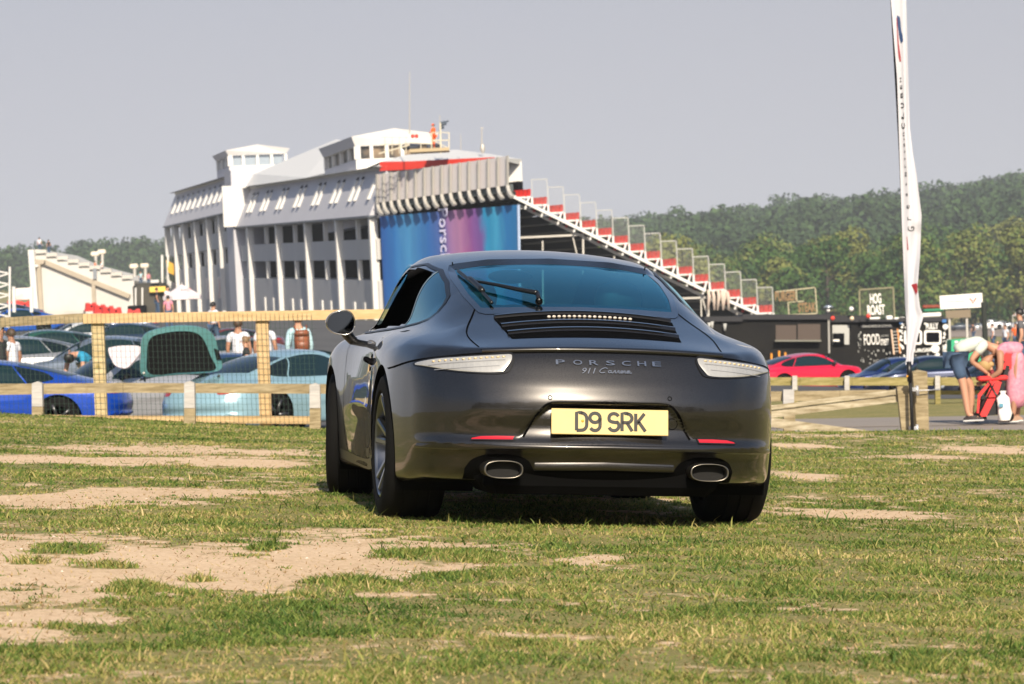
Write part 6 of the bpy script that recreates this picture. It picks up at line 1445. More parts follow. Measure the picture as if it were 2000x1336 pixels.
# ---------------------------------------------------------------- other cars in the paddock
_S=CarShape(); _LOW={}
def low_parts():
    """low resolution body and trim meshes, built once and shared"""
    if _LOW: return _LOW
    S=_S; tmp=bpy.data.objects.new('tmp',None); COL.objects.link(tmp); K=[]
    holder=mat('holder',(.5,.5,.5))
    body=body_shell(S,'body',holder,tmp,.045)
    rw,rp,top,bot,dlo,ws=win_outlines(); G=mat('dark_glass',(.006,.012,.014),.06); G2=mat('dark_glass_clear',(.008,.022,.026),.06)
    patch(S,'rear_window',G,tmp,rw,'rear',.004,24,10)
    for ax in ('left','right'):
        qt=[(.078,.955),(.20,1.035),(.42,1.105),(.70,1.169)]; qb=[(.09,.93),(.20,.906),(.33,.892),(.455,.886)]
        tp=[(.70,1.169),(1.0,1.205),(1.35,1.197),(1.6,1.145),(1.85,1.045),(2.1,.90)]; bt=[(.455,.886),(.8,.877),(1.2,.872),(1.6,.868),(2.0,.866),(2.12,.868)]
        patch(S,'quarter_window',G,tmp,[qt,qb],ax,.004,20,8); patch(S,'door_window',G2,tmp,[[(a+.02,b) for a,b in tp],[(a+.03,b) for a,b in bt]],ax,.004,30,8)
        sg=-1 if ax=='left' else 1
        mb=MB(); mb.ball((sg*.89,1.93,.92),.085,10,6,(1,.7,.75)); mb.tube([(sg*.85,1.95,.88),(sg*.74,2.0,.84)],.025,6); mb.build('door_mirror',M_BLK,tmp,True)
    patch(S,'windscreen',G,tmp,[[(-.56,1.222),(-.3,1.262),(0,1.272),(.3,1.262),(.56,1.222)],[(-.64,1.07),(0,1.10),(.64,1.07)],[(-.69,.90),(0,.92),(.69,.90)]],'front',.004,24,10)
    for sd in (-1,1):
        tl=[(.415,.766),(.53,.7575),(.64,.748),(.73,.7375),(.808,.712)]; bo=[(.462,.684),(.53,.681),(.62,.684),(.70,.692),(.806,.709)]
        patch(S,'tail_light',mat('tail_red',(.35,.02,.02),.2,coat=1),tmp,[[(sd*a,b) for a,b in c] for c in (tl,bo)],'rear',.004,14,5)
        c=[(sd*(.60+.10*math.cos(q)),.62+.10*math.sin(q)) for q in np.linspace(0,math.pi,9)]; d=[(sd*(.60+.10*math.cos(q)),.62-.10*math.sin(q)) for q in np.linspace(0,math.pi,9)]
        patch(S,'headlight',mat('lamp_clear',(.55,.58,.60),.1,coat=1),tmp,[c,d],'front',.006,12,7)
        for y,R_q,W,x in ((0,.335,.28,.755),(S.wb,.33,.24,.765)):
            mb=MB(); n=20; mb.lathe([(.30,-W/2),(R_q*.97,-W/2),(R_q,-W*.35),(R_q,W*.35),(R_q*.97,W/2),(R_q*.74,W/2*.97)],n,'X',(0,0,0)); mb.lathe([(.01,W*.2*0),(R_q*.3,0)],n,'X')
            wv=part(tmp,'wheel'); wv.location=(sd*x,y,.335)
            mb=MB(); mb.lathe([(.20,-W/2),(R_q*.97,-W/2),(R_q,-W*.35),(R_q,W*.35),(R_q*.97,W/2),(.20,W/2)],n,'X'); mb.build('tyre',M_RUB,wv,True)
            mb=MB(); h=sd*W/2
            mb.lathe([(R_q*.74,h*1.01),(R_q*.70,h*.9),(R_q*.69,0)],n,'X')
            for k in range(5): a=k*1.2566; mb.beam((h*.7,math.cos(a)*.04,math.sin(a)*.04),(h*.92,math.cos(a)*R_q*.70,math.sin(a)*R_q*.70),.045,.05,up=(1,0,0))
            mb.build('rim',mat('rim_dark',(.10,.10,.105),.35,.8),wv,True)
            a=np.linspace(-.5,math.pi+.5,20); Ra=S.archR if y==0 else S.archF; yy=y+np.cos(a)*Ra; zz=S.rw+np.sin(a)*Ra; xs=S.side_x(yy,np.maximum(zz,.2))-.003
            mb=MB(); mb.grid(np.stack([np.stack([sd*xs,yy,zz],1),np.stack([sd*np.full_like(a,.45),yy,zz],1)])); mb.add([(sd*.5,y,S.rw)]+[(sd*.48,y+math.cos(q)*Ra,S.rw+math.sin(q)*Ra) for q in a],[(0,i,i+1) for i in range(1,20)]); mb.build('wheel_arch_liner',M_UND,tmp)
    patch(S,'lower_grille',M_DKI,tmp,[[(-.55,.36),(0,.38),(.55,.36)],[(-.5,.24),(0,.24),(.5,.24)]],'front',.006,16,4)
    mb=MB(); mb.box((0,1.22,.24),(1.5,3.9,.14)); mb.build('underbody',M_UND,tmp)
    _LOW['tmp']=tmp; return _LOW
def bg_car(px,py,Y,yaw,col,label,metal=.4,scale=(1,1,1),ground=None,rough=.3,name='parked_car',at_ground=False):
    """px: where the body centre sits in the photo; py: roof-top row"""
    L=low_parts(); t=L['tmp']
    c=bpy.data.objects.new(name,None); COL.objects.link(c); tag(c,label,'car','cars parked in the paddock')
    pm=paint('car_paint_%02d'%len([m for m in MATS if m.startswith('car_paint')]),col,metal,rough)
    def cp(o,par):
        q=o.copy(); COL.objects.link(q); q.parent=par
        if o.name.startswith('body'):
            q.data=o.data.copy(); q.data.materials.clear(); q.data.materials.append(pm)
        for ch in o.children: cp(ch,q)
    for ch in t.children: cp(ch,c)
    h=Vector((-math.sin(yaw),math.cos(yaw),0)); top=at(px,py,Y); mid=Vector((top.x,Y,0))-h*1.225*scale[1]
    z=top.z-1.298*scale[2] if ground is None else ground
    if at_ground: z=tz(mid.x,mid.y)
    c.location=(mid.x,mid.y,z); c.rotation_euler=(0,0,yaw); c.scale=scale
    return c,pm
D_=math.radians
blue,_=bg_car(-28,701,50.5,D_(88),(.004,.055,.42),'bright blue coupe parked sideways behind the rail at the left edge of the photo',.3)
mint,mp_=bg_car(545,683,50.5,D_(-34),(.27,.44,.52),'pale mint blue coupe with its rear lid raised behind the pine fence post',.2)
def mint_lid():
    # raised lid standing over the tail: painted rim, dark inside, a small window in its corner
    O2=[(-.62,-.30),(-.66,.10),(-.58,.34),(-.30,.44),(.10,.46),(.42,.40),(.60,.22),(.70,-.24),(.64,-.36),(.58,-.26),(.46,-.02)]
    P=catmull([(-.60,-.36),(-.64,.0),(-.60,.30),(-.40,.42),(0,.47),(.38,.42),(.58,.28),(.66,.0),(.70,-.30),(.40,-.36),(0,-.36)],6,True)
    I=catmull([(-.50,-.32),(-.54,.0),(-.50,.24),(-.36,.34),(0,.38),(.28,.34),(.42,.20),(.52,-.06),(.60,-.30),(.30,-.33),(0,-.33)],6,True)
    k=part(mint,'boot_lid'); c0=at(350,690,49.2); Mi=mint.matrix_basis.inverted()
    bpy.context.view_layer.update()
    Mw=Matrix.Translation(c0)@Matrix.Rotation(D_(12),4,'Z')@Matrix.Rotation(D_(12),4,'X')@Matrix.Scale(.90,4)
    k.matrix_local=Mi@Mw
    n=len(P); mb=MB(); F3=lambda Q,y:[(q[0],y,q[1]) for q in Q]
    V=F3(P,0)+F3(I,-.02)+F3(P*1.0,.05); mb.add(V,[(i,n+i,n+(i+1)%n,(i+1)%n) for i in range(n)]+[(i,(i+1)%n,2*n+(i+1)%n,2*n+i) for i in range(n)]+[tuple(range(2*n,3*n))]); mb.build('lid_frame',paint('lid_paint_shaded',(.08,.22,.23),.2,.3),k)  # mint paint darkened for the shading of the turned-away lid
    mb=MB(); mb.add(F3(I,.0),[tuple(range(n))[::-1]]); mb.build('lid_inner',M_DKI,k)
    mb=MB(); mb.prism([(.58,.06),(.66,.02),(.70,-.14),(.62,-.14)],(0,-.03,0),(1,0,0),(0,0,1),(0,.01,0)); mb.build('lid_corner_window',M_DKI,k)
    mb=MB(); mb.tube([(.62,-.33,-.34),(.60,.1,-.50)],.02,6); mb.tube([(-.60,-.02,-.30),(-.55,.35,-.52)],.02,6); mb.build('gas_strut',M_BLK,k)
    mb=MB(); G=[]
    for j in range(5): G.append([(x,.15+.12*j,-.40+.10*math.sin(math.pi*(x+.7)/1.4)-.05*j+ (0 if j else -.05)) for x in np.linspace(-.62,.66,14)])
    mb.grid(np.array(G)); mb.build('boot_interior',mat('navy_carpet',(.01,.03,.09),.35,coat=.5),k,True)
mint_lid()
bg_car(100,643,86,D_(97),(.02,.10,.07),'dark green coupe in the second row behind the bright blue coupe')
bg_car(225,655,68,D_(80),(.20,.24,.30),'silver blue coupe behind the left pine fence post',.6)
sil,_=bg_car(262,690,58,D_(128),(.50,.50,.52),'silver coupe with its front lid up beside the mint car lid',.6)
kk=part(sil,'bonnet'); 
def bonnet():
    c0=at(240,694,56.6); kk.matrix_local=sil.matrix_basis.inverted()@(Matrix.Translation(c0)@Matrix.Rotation(D_(-22),4,'Z')@Matrix.Rotation(D_(-20),4,'X'))
    P=catmull([(-.42,.22),(-.30,.33),(.1,.36),(.42,.30),(.50,.15),(.20,-.42),(.0,-.45),(-.22,-.30)],6,True); n=len(P); mb=MB(); P=P*[.72,.50]; V=[(a,0,b) for a,b in P]+[(a,.04,b) for a,b in P]; mb.add(V,[tuple(range(n))[::-1],tuple(range(n,2*n))]+[(i,(i+1)%n,n+(i+1)%n,n+i) for i in range(n)]); mb.build('bonnet_skin',mat('bonnet_pale',(.62,.56,.60),.45),kk)
bonnet()
bg_car(455,688,62,D_(92),(.02,.05,.15),'navy coupe between the mint car lid and the pine fence post')
bg_car(448,655,92,D_(85),(.42,.43,.45),'silver grey coupe with dark windows beyond the navy coupe',.6)
bg_car(250,630,118,D_(85),(.02,.04,.08),'small dark navy car just under the top rail right of the left fence post',at_ground=False)
bg_car(170,627,120,D_(100),(.62,.64,.66),'white car showing under the top rail left of the left fence post')
bg_car(36,602,160,D_(95),(.01,.10,.50),'small bright blue car above the top rail at far left')
bg_car(12,592,190,D_(95),(.05,.07,.12),'dark car behind the small bright blue car at far left')
bg_car(240,615,200,D_(95),(.06,.08,.14),'dark blue car roof beside the row of red barriers')
bg_car(560,680,70,D_(88),(.05,.06,.10),'dark grey car low behind the backpack walker')
bg_car(30,655,70,D_(98),(.30,.31,.33),'grey car behind the man in sunglasses')
bg_car(455,640,140,D_(88),(.16,.02,.02),'dark red car far back above the navy coupe')
bg_car(1560,690,113,D_(-58),(.62,.004,.035),'bright pinkish red saloon behind the far rail beside the grey coupe',.05,scale=(1.06,1.12,1.06))
bg_car(1762,697,105,D_(101),(.003,.018,.11),'dark blue convertible with a black roof behind the gate post',.4,scale=(1,1.02,1))
bc,_=bg_car(1822,694,101,D_(94),(.004,.012,.05),'dark blue car with dotted reflections in its glass right of the feather flag')
bg_car(1960,700,98,D_(92),(.015,.02,.035),'very dark blue car behind the stooping pair')
for i,(px,py,Y,col,lb,sc) in enumerate(((1875,630,600,(.03,.04,.06),'distant black car at the left end of the far parking row',(1,1,1.1)),(1912,631,610,(.35,.37,.40),'distant silver car right of the black one in the far row',(1,1,1.1)),(1936,624,560,(.75,.75,.75),'distant white van in the middle of the far parking row',(1,1.0,1.35)),(1956,627,562,(.72,.72,.72),'distant white car touching the white van in the far row',(1,1,1.15)),(1980,629,590,(.02,.03,.04),'distant dark car right of the white van in the far row',(1,1,1.1)),(1996,624,560,(.6,.6,.62),'distant pale car under the white awning at the right edge',(1,1,1.2)))):
    bg_car(px,py,Y,D_(90),col,lb,scale=sc)
aw=thing('white_awning','distant white awning over the far row of cars at the right edge','awning'); m=MB(); Yw=565
m.add([at(1976,617,Yw),at(2030,614,Yw),at(2030,606,Yw+4),at(1986,609,Yw+4),at(2030,604,Yw+8),at(1990,606,Yw+8)],[(0,1,2,3),(3,2,4,5)]); m.build('canopy',M_LT,aw)
for x in (1978,2028): m=MB(); a=at(x,616,Yw); m.beam(a,(a.x,a.y,a.z-2.6),.1,.1); m.build('post',M_STL,aw)
_t=_LOW['tmp']
def _rm(o):
    for c in list(o.children): _rm(c)
    bpy.data.objects.remove(o)
_rm(_t)
# ---------------------------------------------------------------- people
def skin_mesh(name,nodes,edges,m,parent,sub=1,root=None):
    bm=bmesh.new(); lay=bm.verts.layers.skin.verify(); V={}
    for k,(x,y,z,r) in nodes.items():
        v=bm.verts.new((x,y,z)); rr=r if hasattr(r,'__len__') else (r,r); v[lay].radius=rr; v[lay].use_root=(k==root); V[k]=v
    for a,b in edges: bm.edges.new((V[a],V[b]))
    me=bpy.data.meshes.new(name); bm.to_mesh(me); bm.free(); o=bpy.data.objects.new(name,me); COL.objects.link(o)
    md=o.modifiers.new('s','SKIN'); md.use_smooth_shade=True; md.branch_smoothing=.6; sb=o.modifiers.new('u','SUBSURF'); sb.levels=sub; sb.render_levels=sub
    dg=bpy.context.evaluated_depsgraph_get(); dg.update(); m2=bpy.data.meshes.new_from_object(o.evaluated_get(dg)); bpy.data.objects.remove(o); m2.materials.clear(); m2.materials.append(m)
    for p in m2.polygons: p.use_smooth=True; p.material_index=0
    o=bpy.data.objects.new(name,m2); COL.objects.link(o); o.parent=parent; return o
M_SK=mat('skin',(.48,.25,.16),.55); M_SK2=mat('skin_tan',(.36,.18,.11),.55)
def stand_pose(fwd=0.,arms='down',stride=.08,head_turn=0):
    J=dict(pelvis=(0,0,.96),waist=(0,.01,1.10),chest=(0,.0,1.30),nb=(0,-.01,1.46),neck=(0,.01,1.53),head=(0,.03,1.62),top=(0,.02,1.70))
    for s,n in ((-1,'l'),(1,'r')):
        J['sh'+n]=(s*.17,0,1.42); J['el'+n]=(s*.23,-.02,1.14); J['wr'+n]=(s*.22,.06,.92); J['ha'+n]=(s*.21,.09,.84)
        if arms=='front': J['el'+n]=(s*.21,.08,1.16); J['wr'+n]=(s*.10,.28,1.14); J['ha'+n]=(s*.06,.34,1.17)
        J['hp'+n]=(s*.09,0,.92); J['kn'+n]=(s*.11,.03+s*stride*.5,.50); J['an'+n]=(s*.12,s*stride,.09); J['to'+n]=(s*.13,s*stride+.15,.035)
    return J
RAD=dict(pelvis=(.15,.11),waist=(.135,.10),chest=(.155,.11),nb=.075,neck=.055,head=(.078,.092),top=(.055,.07),sh=.06,el=.045,wr=.031,ha=(.038,.022),hp=.085,kn=.06,an=.042,to=.038)
EDG=[('pelvis','waist'),('waist','chest'),('chest','nb'),('nb','neck'),('neck','head'),('head','top')]
for n in 'lr': EDG+=[('nb','sh'+n),('sh'+n,'el'+n),('el'+n,'wr'+n),('wr'+n,'ha'+n),('pelvis','hp'+n),('hp'+n,'kn'+n),('kn'+n,'an'+n),('an'+n,'to'+n)]
def rad(k): return RAD.get(k) or RAD[k[:-1]]
def person(label,loc,yaw,shirt,legs,hair,J=None,skin=M_SK,sleeve=.55,short=False,dress=False,scale=1.,fingers=True,long_sleeve=False,group=None,cap=None,detail=1,bun=False,shades=False,shoe=(.02,.02,.02)):
    t=thing('person',label,'person',loc,yaw,group); t.scale=(scale,)*3; J=J or stand_pose(); L=lambda a,b,u:tuple(a[i]+(b[i]-a[i])*u for i in range(3))
    nd={k:(*v,rad(k)) for k,v in J.items()}; ed=list(EDG)
    if fingers:
        for n in 'lr':
            w=Vector(J['wr'+n]);h=Vector(J['ha'+n]); d=(h-w).normalized(); sd=d.cross(Vector((0,1,0)) if abs(d.y)<.8 else Vector((0,0,1))).normalized(); cu=sd.cross(d)
            for q in range(4):
                b=h+sd*(.027-.018*q)+d*.02; Lf=(.055,.065,.062,.048)[q]
                nd[f'f{n}{q}']=(*b,.0095); nd[f'g{n}{q}']=(*(b+d*Lf*.55+cu*.008),.009); nd[f'h{n}{q}']=(*(b+d*Lf+cu*.028),.008); ed+=[('ha'+n,f'f{n}{q}'),(f'f{n}{q}',f'g{n}{q}'),(f'g{n}{q}',f'h{n}{q}')]
            b=w.lerp(h,.45)+sd*.034; nd['t'+n]=(*b,.012); nd['u'+n]=(*(b+d*.04+sd*.02+cu*.012),.010); ed+=[('wr'+n,'t'+n),('t'+n,'u'+n)]
    skin_mesh('body',nd,ed,skin,t,1,'pelvis')
    # face
    hd=Vector(J['head']); nk=Vector(J['neck']); up=(Vector(J['top'])-hd).normalized(); fw=Vector((0,1,0)); fw=(fw-up*fw.dot(up)).normalized() if 'fw' not in J else Vector(J['fw']); sx=fw.cross(up)
    # clothes
    def grow(k,g): r=rad(k); return tuple(x+g for x in r) if hasattr(r,'__len__') else r+g
    sm=shirt; C={}
    C['w']=(*L(J['pelvis'],J['waist'],.2),grow('pelvis',.018)); C['waist']=(*J['waist'],grow('waist',.022)); C['chest']=(*J['chest'],grow('chest',.020)); C['nb']=(*L(J['chest'],J['nb'],.92),.085); e=[('w','waist'),('waist','chest'),('chest','nb')]
    for n in 'lr':
        C['sh'+n]=(*J['sh'+n],.078); e.append(('nb','sh'+n))
        if long_sleeve: C['el'+n]=(*J['el'+n],.06); C['wr'+n]=(*L(J['el'+n],J['wr'+n],.9),.045); e+=[('sh'+n,'el'+n),('el'+n,'wr'+n)]
        elif sleeve>0: C['sl'+n]=(*L(J['sh'+n],J['el'+n],sleeve),.066); e.append(('sh'+n,'sl'+n))
    skin_mesh('dress_top' if dress else 'shirt',C,e,sm,t,1,'w')
    C={'p':(*J['pelvis'],grow('pelvis',.014))}; e=[]
    if dress:
        a=L(J['hpl'],J['hpr'],.5); k=L(J['knl'],J['knr'],.5); f=L(J['anl'],J['anr'],.5); C['a']=(*a,(.17,.15)); C['k']=(*k,(.19,.16)); C['f']=(*L(k,f,.85),(.23,.19)); e=[('p','a'),('a','k'),('k','f')]
    else:
        for n in 'lr':
            C['hp'+n]=(*J['hp'+n],.105); e.append(('p','hp'+n))
            if short: C['k'+n]=(*L(J['hp'+n],J['kn'+n],.80),.095); e.append(('hp'+n,'k'+n))
            else: C['k'+n]=(*J['kn'+n],.08); C['an'+n]=(*L(J['kn'+n],J['an'+n],.9),.062); e+=[('hp'+n,'k'+n),('k'+n,'an'+n)]
    skin_mesh('skirt' if dress else ('shorts' if short else 'trousers'),C,e,legs,t,1,'p')
    for n in 'lr':
        s=part(t,'shoe'); s.location=J['an'+n]; mb=MB(); A=Vector(J['an'+n]);T=Vector(J['to'+n]); a=math.atan2(T.y-A.y,T.x-A.x)-math.pi/2
        mb.box((0,.07,-.055),(.095,.28,.055),rz=0,bev=.02); mb.ball((0,.05,-.03),.05,10,6,(.95,2.0,.75)); s.rotation_euler=(0,0,a); mb.build('upper',mat('shoe_%d'%int(shoe[0]*100),shoe,.6),s,True); mb=MB(); mb.box((0,.07,-.078),(.10,.29,.022),bev=.008); mb.build('sole',mat('sole_white',(.6,.6,.6),.6),s)
    # hair: cap of hair over the back and top of the skull
    mb=MB(); G=[]; c=hd+up*.035-fw*.012
    for i in range(9):
        a=i/8*math.pi*.60; row=[]
        for j in range(17):
            b=j/16*2*math.pi; front=math.cos(b); aa=a*(1.0 if front<.3 else 1-.48*(front-.3)/.7); r=.106
            row.append(c+up*(math.cos(aa)*r*1.08)+fw*(math.sin(aa)*math.cos(b)*r*1.08)+sx*(math.sin(aa)*math.sin(b)*r*.92))
        G.append([tuple(p) for p in row])
    mb.grid(np.array(G)); 
    if bun: mb.ball(tuple(hd+up*.10-fw*.10),.05,10,8)
    mb.build('hair',hair,t,True)
    if cap: mb=MB(); mb.ball(tuple(hd+up*.06),.112,14,8,(1,1,.75)); mb.build('cap',cap,t,True)
    if shades:
        g=part(t,'sunglasses')
        for s_ in (-1,1): mb=MB(); mb.ball(tuple(hd+fw*.088+sx*(.034*s_)+up*.012),.024,10,6,(1.1,.4,.8)); mb.build('lens',M_BLK,g,True)
    mb=MB(); mb.ball(tuple(hd+fw*.098-up*.012),.016,8,6,(.8,1.1,1.3)); 
    for s_ in (-1,1): mb.ball(tuple(hd+sx*(.083*s_)-fw*.0),.022,8,6,(.4,.8,1.2))
    nb=mb.build('face_features',skin,t,True)
    mb=MB(); 
    for s_ in (-1,1): mb.ball(tuple(hd+fw*.092+sx*(.032*s_)+up*.014),.008,8,6)
    mb.ball(tuple(hd+fw*.090-up*.05),.014,8,6,(1.5,.4,.4)); mb.build('eyes_and_mouth',mat('dark_features',(.08,.03,.02),.5),t,True)
    return t,J
H_BR=mat('hair_brown',(.06,.035,.02),.6); H_GR=mat('hair_grey',(.22,.20,.18),.6); H_BL=mat('hair_blond',(.42,.28,.12),.6); H_DK=mat('hair_black',(.010,.008,.008),.5)
C_WT=mat('cloth_white',(.66,.67,.72),.85,noise=(6,.4,(.5,.52,.58))); C_LB=mat('cloth_light_blue',(.42,.60,.66),.85,noise=(6,.4,(.30,.46,.52))); C_BK=mat('cloth_black',(.02,.02,.022),.8); C_KH=mat('cloth_khaki',(.48,.38,.22),.85); C_NV=mat('cloth_navy',(.05,.09,.16),.85,noise=(9,.5,(.03,.05,.10))); C_TL=mat('cloth_teal',(.02,.25,.42),.8); C_OR=mat('cloth_orange',(.85,.13,.02),.8); C_PK=mat('cloth_pink',(.56,.17,.25),.85,noise=(18,.9,(.66,.34,.40))); C_SG=mat('cloth_sage',(.58,.62,.55),.85,noise=(5,.5,(.42,.46,.41))); C_GY=mat('cloth_grey',(.10,.10,.11),.85); C_DN=mat('cloth_denim',(.10,.15,.20),.85)
def gp_(px,py,Y): p=at(px,py,Y); return (p.x,Y,p.z)
# walker with the backpack
p,J=person('person in a light blue shirt walking away with a brown leather backpack',gp_(590,788,64),D_(10),C_LB,C_DN,H_BR,stand_pose(stride=.14),long_sleeve=True,shoe=(.1,.1,.1))
bk=thing('backpack','brown leather backpack on the back of the person in light blue','backpack',loc=(p.location.x+.07,p.location.y-.20,p.location.z+1.22),rz=D_(10)); M_LE=mat('leather_brown',(.26,.08,.03),.45,noise=(7,.8,(.14,.04,.02)))
m=MB(); m.box((0,0,0),(.30,.17,.42),bev=.06); m.build('main_bag',M_LE,bk,True); m=MB(); m.box((0,-.10,-.09),(.24,.07,.18),bev=.025); m.build('front_pocket',M_LE,bk,True); m=MB(); m.box((0,-.06,.15),(.28,.14,.13),bev=.04); m.build('flap',M_LE,bk,True); m=MB(); m.tube(catmull([(-.1,.06,.2),(-.12,.16,.3),(-.12,.28,.2)],5),.014,6); m.tube(catmull([(.1,.06,.2),(.12,.16,.3),(.12,.28,.2)],5),.014,6); m.build('strap',M_LE,bk,True)
person('person in a white shirt with a cross strap standing left of the pine fence post',gp_(472,792,66),D_(-8),C_WT,C_DN,H_BR,stand_pose(),skin=M_SK2)
person('person in a white shirt partly hidden by the pine fence post',gp_(524,790,66),D_(-20),C_WT,C_NV,H_BR,stand_pose(stride=.1),long_sleeve=False,skin=M_SK2)
person('woman with brown hair in a bun looking left beside the mint car',gp_(486,793,54.5),D_(95),C_BK,C_BK,mat('hair_light_brown',(.20,.12,.06),.6),stand_pose(),bun=True,scale=.66,shades=True)
person('grey haired man in a black shirt and sunglasses at the left edge',gp_(6,808,60),D_(-110),C_BK,C_DN,H_GR,stand_pose(),shades=True,scale=.92,skin=M_SK2)
person('person in a white T-shirt standing right behind the man in sunglasses',gp_(30,806,61.5),D_(60),C_WT,C_KH,H_BR,stand_pose(),scale=.90,skin=M_SK2)
Jb=stand_pose(); 
for k,v in dict(pelvis=(0,-.16,.90),waist=(0,-.08,1.02),chest=(0,.10,1.10),nb=(0,.24,1.10),neck=(0,.30,1.10),head=(0,.37,1.08),top=(0,.44,1.06),shl=(-.17,.20,1.08),shr=(.17,.20,1.08),ell=(-.2,.26,.82),elr=(.2,.26,.82),wrl=(-.16,.36,.62),wrr=(.16,.36,.62),hal=(-.14,.40,.56),har=(.14,.40,.56),hpl=(-.09,-.14,.86),hpr=(.09,-.14,.86)).items(): Jb[k]=v
person('person in teal top and khaki shorts bending by the left pine fence post',gp_(166,806,62),D_(150),C_TL,C_KH,H_DK,dict(Jb),short=True)
# stooping man at the right
def bend_right():
    J=stand_pose(); fx=dict(pelvis=(0,-.12,.93),waist=(0,.0,1.03),chest=(0,.20,1.10),nb=(0,.33,1.06),neck=(0,.39,1.03),head=(0,.47,.98),top=(0,.54,.95),shl=(-.18,.28,1.04),shr=(.18,.27,1.05),ell=(-.17,.18,.80),elr=(.20,.08,.84),wrl=(-.10,.33,.68),wrr=(.10,.30,.68),hal=(-.05,.39,.62),har=(.05,.37,.61),hpl=(-.10,-.10,.88),hpr=(.10,-.10,.88),knl=(-.12,.12,.48),knr=(.13,-.02,.49),anl=(-.13,.10,.09),anr=(.15,.02,.09),tol=(-.13,.25,.035),tor=(.17,.17,.035))
    J.update(fx); return J
man,_=person('bearded man in a pale T-shirt and navy shorts stooping over the red pushchair',gp_(1886,823,47),D_(-90),C_SG,C_NV,H_DK,bend_right(),short=True,shoe=(.03,.02,.02),scale=1.03)
def bend_left():
    J=stand_pose(); fx=dict(pelvis=(0,-.10,.95),waist=(0,.0,1.02),chest=(0,.14,1.04),nb=(0,.27,.98),neck=(0,.33,.93),head=(0,.42,.86),top=(0,.48,.80),shl=(-.16,.24,.98),shr=(.16,.24,.97),ell=(-.2,.26,.72),elr=(.18,.22,.72),wrl=(-.10,.44,.60),wrr=(.08,.42,.60),hal=(-.05,.50,.57),har=(.04,.49,.57),anl=(-.1,.10,.09),anr=(.12,.0,.09),tol=(-.1,.25,.035),tor=(.12,.15,.035),knl=(-.1,.05,.5),knr=(.1,.0,.5)); J.update(fx); return J
person('woman in a long pink patterned dress leaning over the pushchair at the right edge',gp_(1991,824,47),D_(90),C_PK,C_PK,H_BL,bend_left(),dress=True,sleeve=0,shoe=(.35,.22,.15),skin=M_SK2,scale=1.03)
person('dark haired person in a grey top seen behind the pink dress at the right edge',gp_(1999,752,75),D_(80),C_GY,C_NV,H_DK,stand_pose())
# pushchair
pc=thing('pushchair','red and black pushchair standing on the road between the stooping pair','pushchair',loc=gp_(1938,823,47)); M_RC=mat('fabric_red',(.68,.03,.03),.7); M_BF=mat('fabric_black',(.015,.015,.017),.8)
m=MB(); m.tube([(-.24,-.16,.06),(.02,-.14,.52),(.20,-.12,.86)],.014,8); m.tube([(-.24,.16,.06),(.02,.16,.52),(.20,.16,.86)],.014,8); m.tube([(.22,-.16,.06),(-.05,-.16,.58)],.014,8); m.tube([(.22,.16,.06),(-.05,.16,.58)],.014,8); m.tube([(.20,-.12,.86),(.26,0,.90),(.20,.16,.86)],.018,8); m.build('frame',M_BLK,pc,True)
m=MB(); m.prism([(-.23,.08),(-.10,.08),(.08,.40),(.14,.56),(.02,.60),(-.06,.42)],(0,-.15,0),(1,0,0),(0,0,1),(0,.02,0)); m.build('side_fabric',M_RC,pc); m=MB(); m.prism([(-.25,.05),(-.21,.40),(-.02,.60),(0,.57),(-.18,.36),(-.22,.06)],(0,-.17,0),(1,0,0),(0,0,1),(0,.02,0)); m.build('side_piping',M_RC,pc)
m=MB(); m.box((0,0,.34),(.36,.30,.06),bev=.02); m.prism([(.06,.34),(.22,.80),(.27,.78),(.12,.32)],(0,-.14,0),(1,0,0),(0,0,1),(0,.28,0)); m.prism([(-.2,.08),(.14,.10),(.12,.34),(-.12,.36)],(0,-.13,0),(1,0,0),(0,0,1),(0,.26,0)); m.build('seat',M_BF,pc)
m=MB(); m.box((.02,-.02,.62),(.42,.30,.07),bev=.02); m.build('bumper_bar',M_RC,pc); m=MB(); m.prism([(.10,.74),(.20,.98),(.30,.96),(.30,.74)],(0,-.13,0),(1,0,0),(0,0,1),(0,.26,0)); m.build('hood',M_RC,pc)
for x in (-.25,.22):
    for y in (-.17,.17): m=MB(); m.lathe([(.001,-.02),(.05,-.02),(.07,-.012),(.07,.012),(.05,.02),(.001,.02)],16,'Y',(x,y,.07)); m.build('wheel',M_RUB,pc,True)
bg_=thing('shopping_bag','crumpled white bag with a small blue mark leaning against the pushchair','bag',loc=gp_(1962,821,46.8)); m=MB(); G=[]
for z,w_,d in ((0,.08,.06),(.10,.10,.07),(.22,.085,.06),(.32,.09,.045),(.38,.03,.02),(.42,.05,.02)): G.append([(math.cos(q)*w_*(1+.16*math.sin(3*q+z*14)),math.sin(q)*d,z) for q in np.linspace(0,2*math.pi,17)])
m.grid(np.array(G)); m.build('sack',M_LT,bg_,True); m=MB(); m.box((-.05,-.088,.22),(.06,.01,.05)); m.build('blue_print',mat('print_blue',(.08,.25,.35),.6),bg_)
child,_=person('small child with fair hair sitting in the red pushchair',(pc.location.x+.0,47.0,pc.location.z+.02),D_(90),mat('cloth_dark_red',(.2,.02,.03),.8),C_BK,H_BL,None,scale=.42,fingers=False)
child.location=(pc.location.x+.02,46.97,pc.location.z+.12)
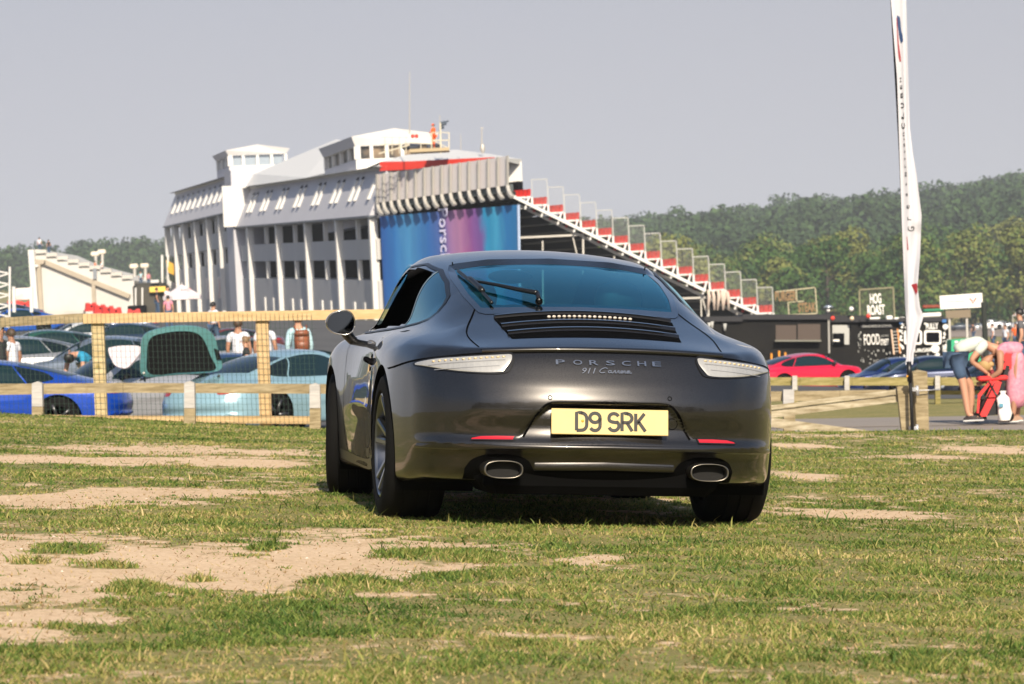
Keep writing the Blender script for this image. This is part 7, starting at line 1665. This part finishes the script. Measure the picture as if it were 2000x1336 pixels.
# marshal and far small figures
person('marshal in orange overalls on the roof camera platform',(PP(848,286).x,PP(0,0).y+.6,PP(848,291).z),D_(60),C_OR,C_OR,H_DK,stand_pose(arms='front'),long_sleeve=True,fingers=False,cap=C_OR)
for i,(px,py,Y,cl,lb) in enumerate(((78,494,332,C_WT,'tiny spectator in white at the top of the concrete stand'),(96,498,334,C_BK,'tiny dark spectator near the top of the concrete stand'),(187,540,332,C_OR,'tiny spectator in orange halfway down the concrete stand'),(199,540,332,C_WT,'tiny spectator in white halfway down the concrete stand'),(276,560,330,C_LB,'tiny spectator in pale blue at the foot of the concrete stand'),(291,562,330,C_RD if False else C_PK,'tiny spectator in pink at the foot of the concrete stand'),(329,618,190,C_WT,'small person in white with a red cap near the white parasol'),(308,618,200,C_BK,'small dark dressed person near the black kiosk'),(420,690,112,C_WT,'small person seen under the top rail beside the narrow red barrier'),(331,645,165,C_PK,'small person under the parasol below the top rail'),(1902,668,300,C_BK,'distant dark figure on the gravel behind the green stall'),(1941,690,190,C_WT,'distant figure in white sitting on the gravel above the stooping man'),(1966,694,185,C_WT,'distant figure in pale clothes on the gravel right of the stooping man'),(1986,690,190,C_OR,'distant figure in red on the gravel at the right edge'))):
    q=at(px,py,Y); person(lb,(q.x,Y,q.z),D_(40*i),cl,C_NV,H_DK,stand_pose(),fingers=False,scale=1.0 if i>5 else .9)
# ---------------------------------------------------------------- haze
hz=MB(); hz.box((0,1150,38),(2600,2600,110)); h_=hz.build('haze',None); m=bpy.data.materials.new('air'); m.use_nodes=True; t=m.node_tree; t.nodes.clear(); o=t.nodes.new('ShaderNodeOutputMaterial'); v=t.nodes.new('ShaderNodeVolumePrincipled'); v.inputs['Density'].default_value=.00019; v.inputs['Color'].default_value=(.86,.92,1,1); v.inputs['Anisotropy'].default_value=0
t.links.new(v.outputs[0],o.inputs['Volume']); h_.data.materials.clear(); h_.data.materials.append(m); tag(h_,kind='stuff')
for o in list(scn.objects):
    for k in ('label','category'):
        if o.parent is None: break
bpy.context.view_layer.update()
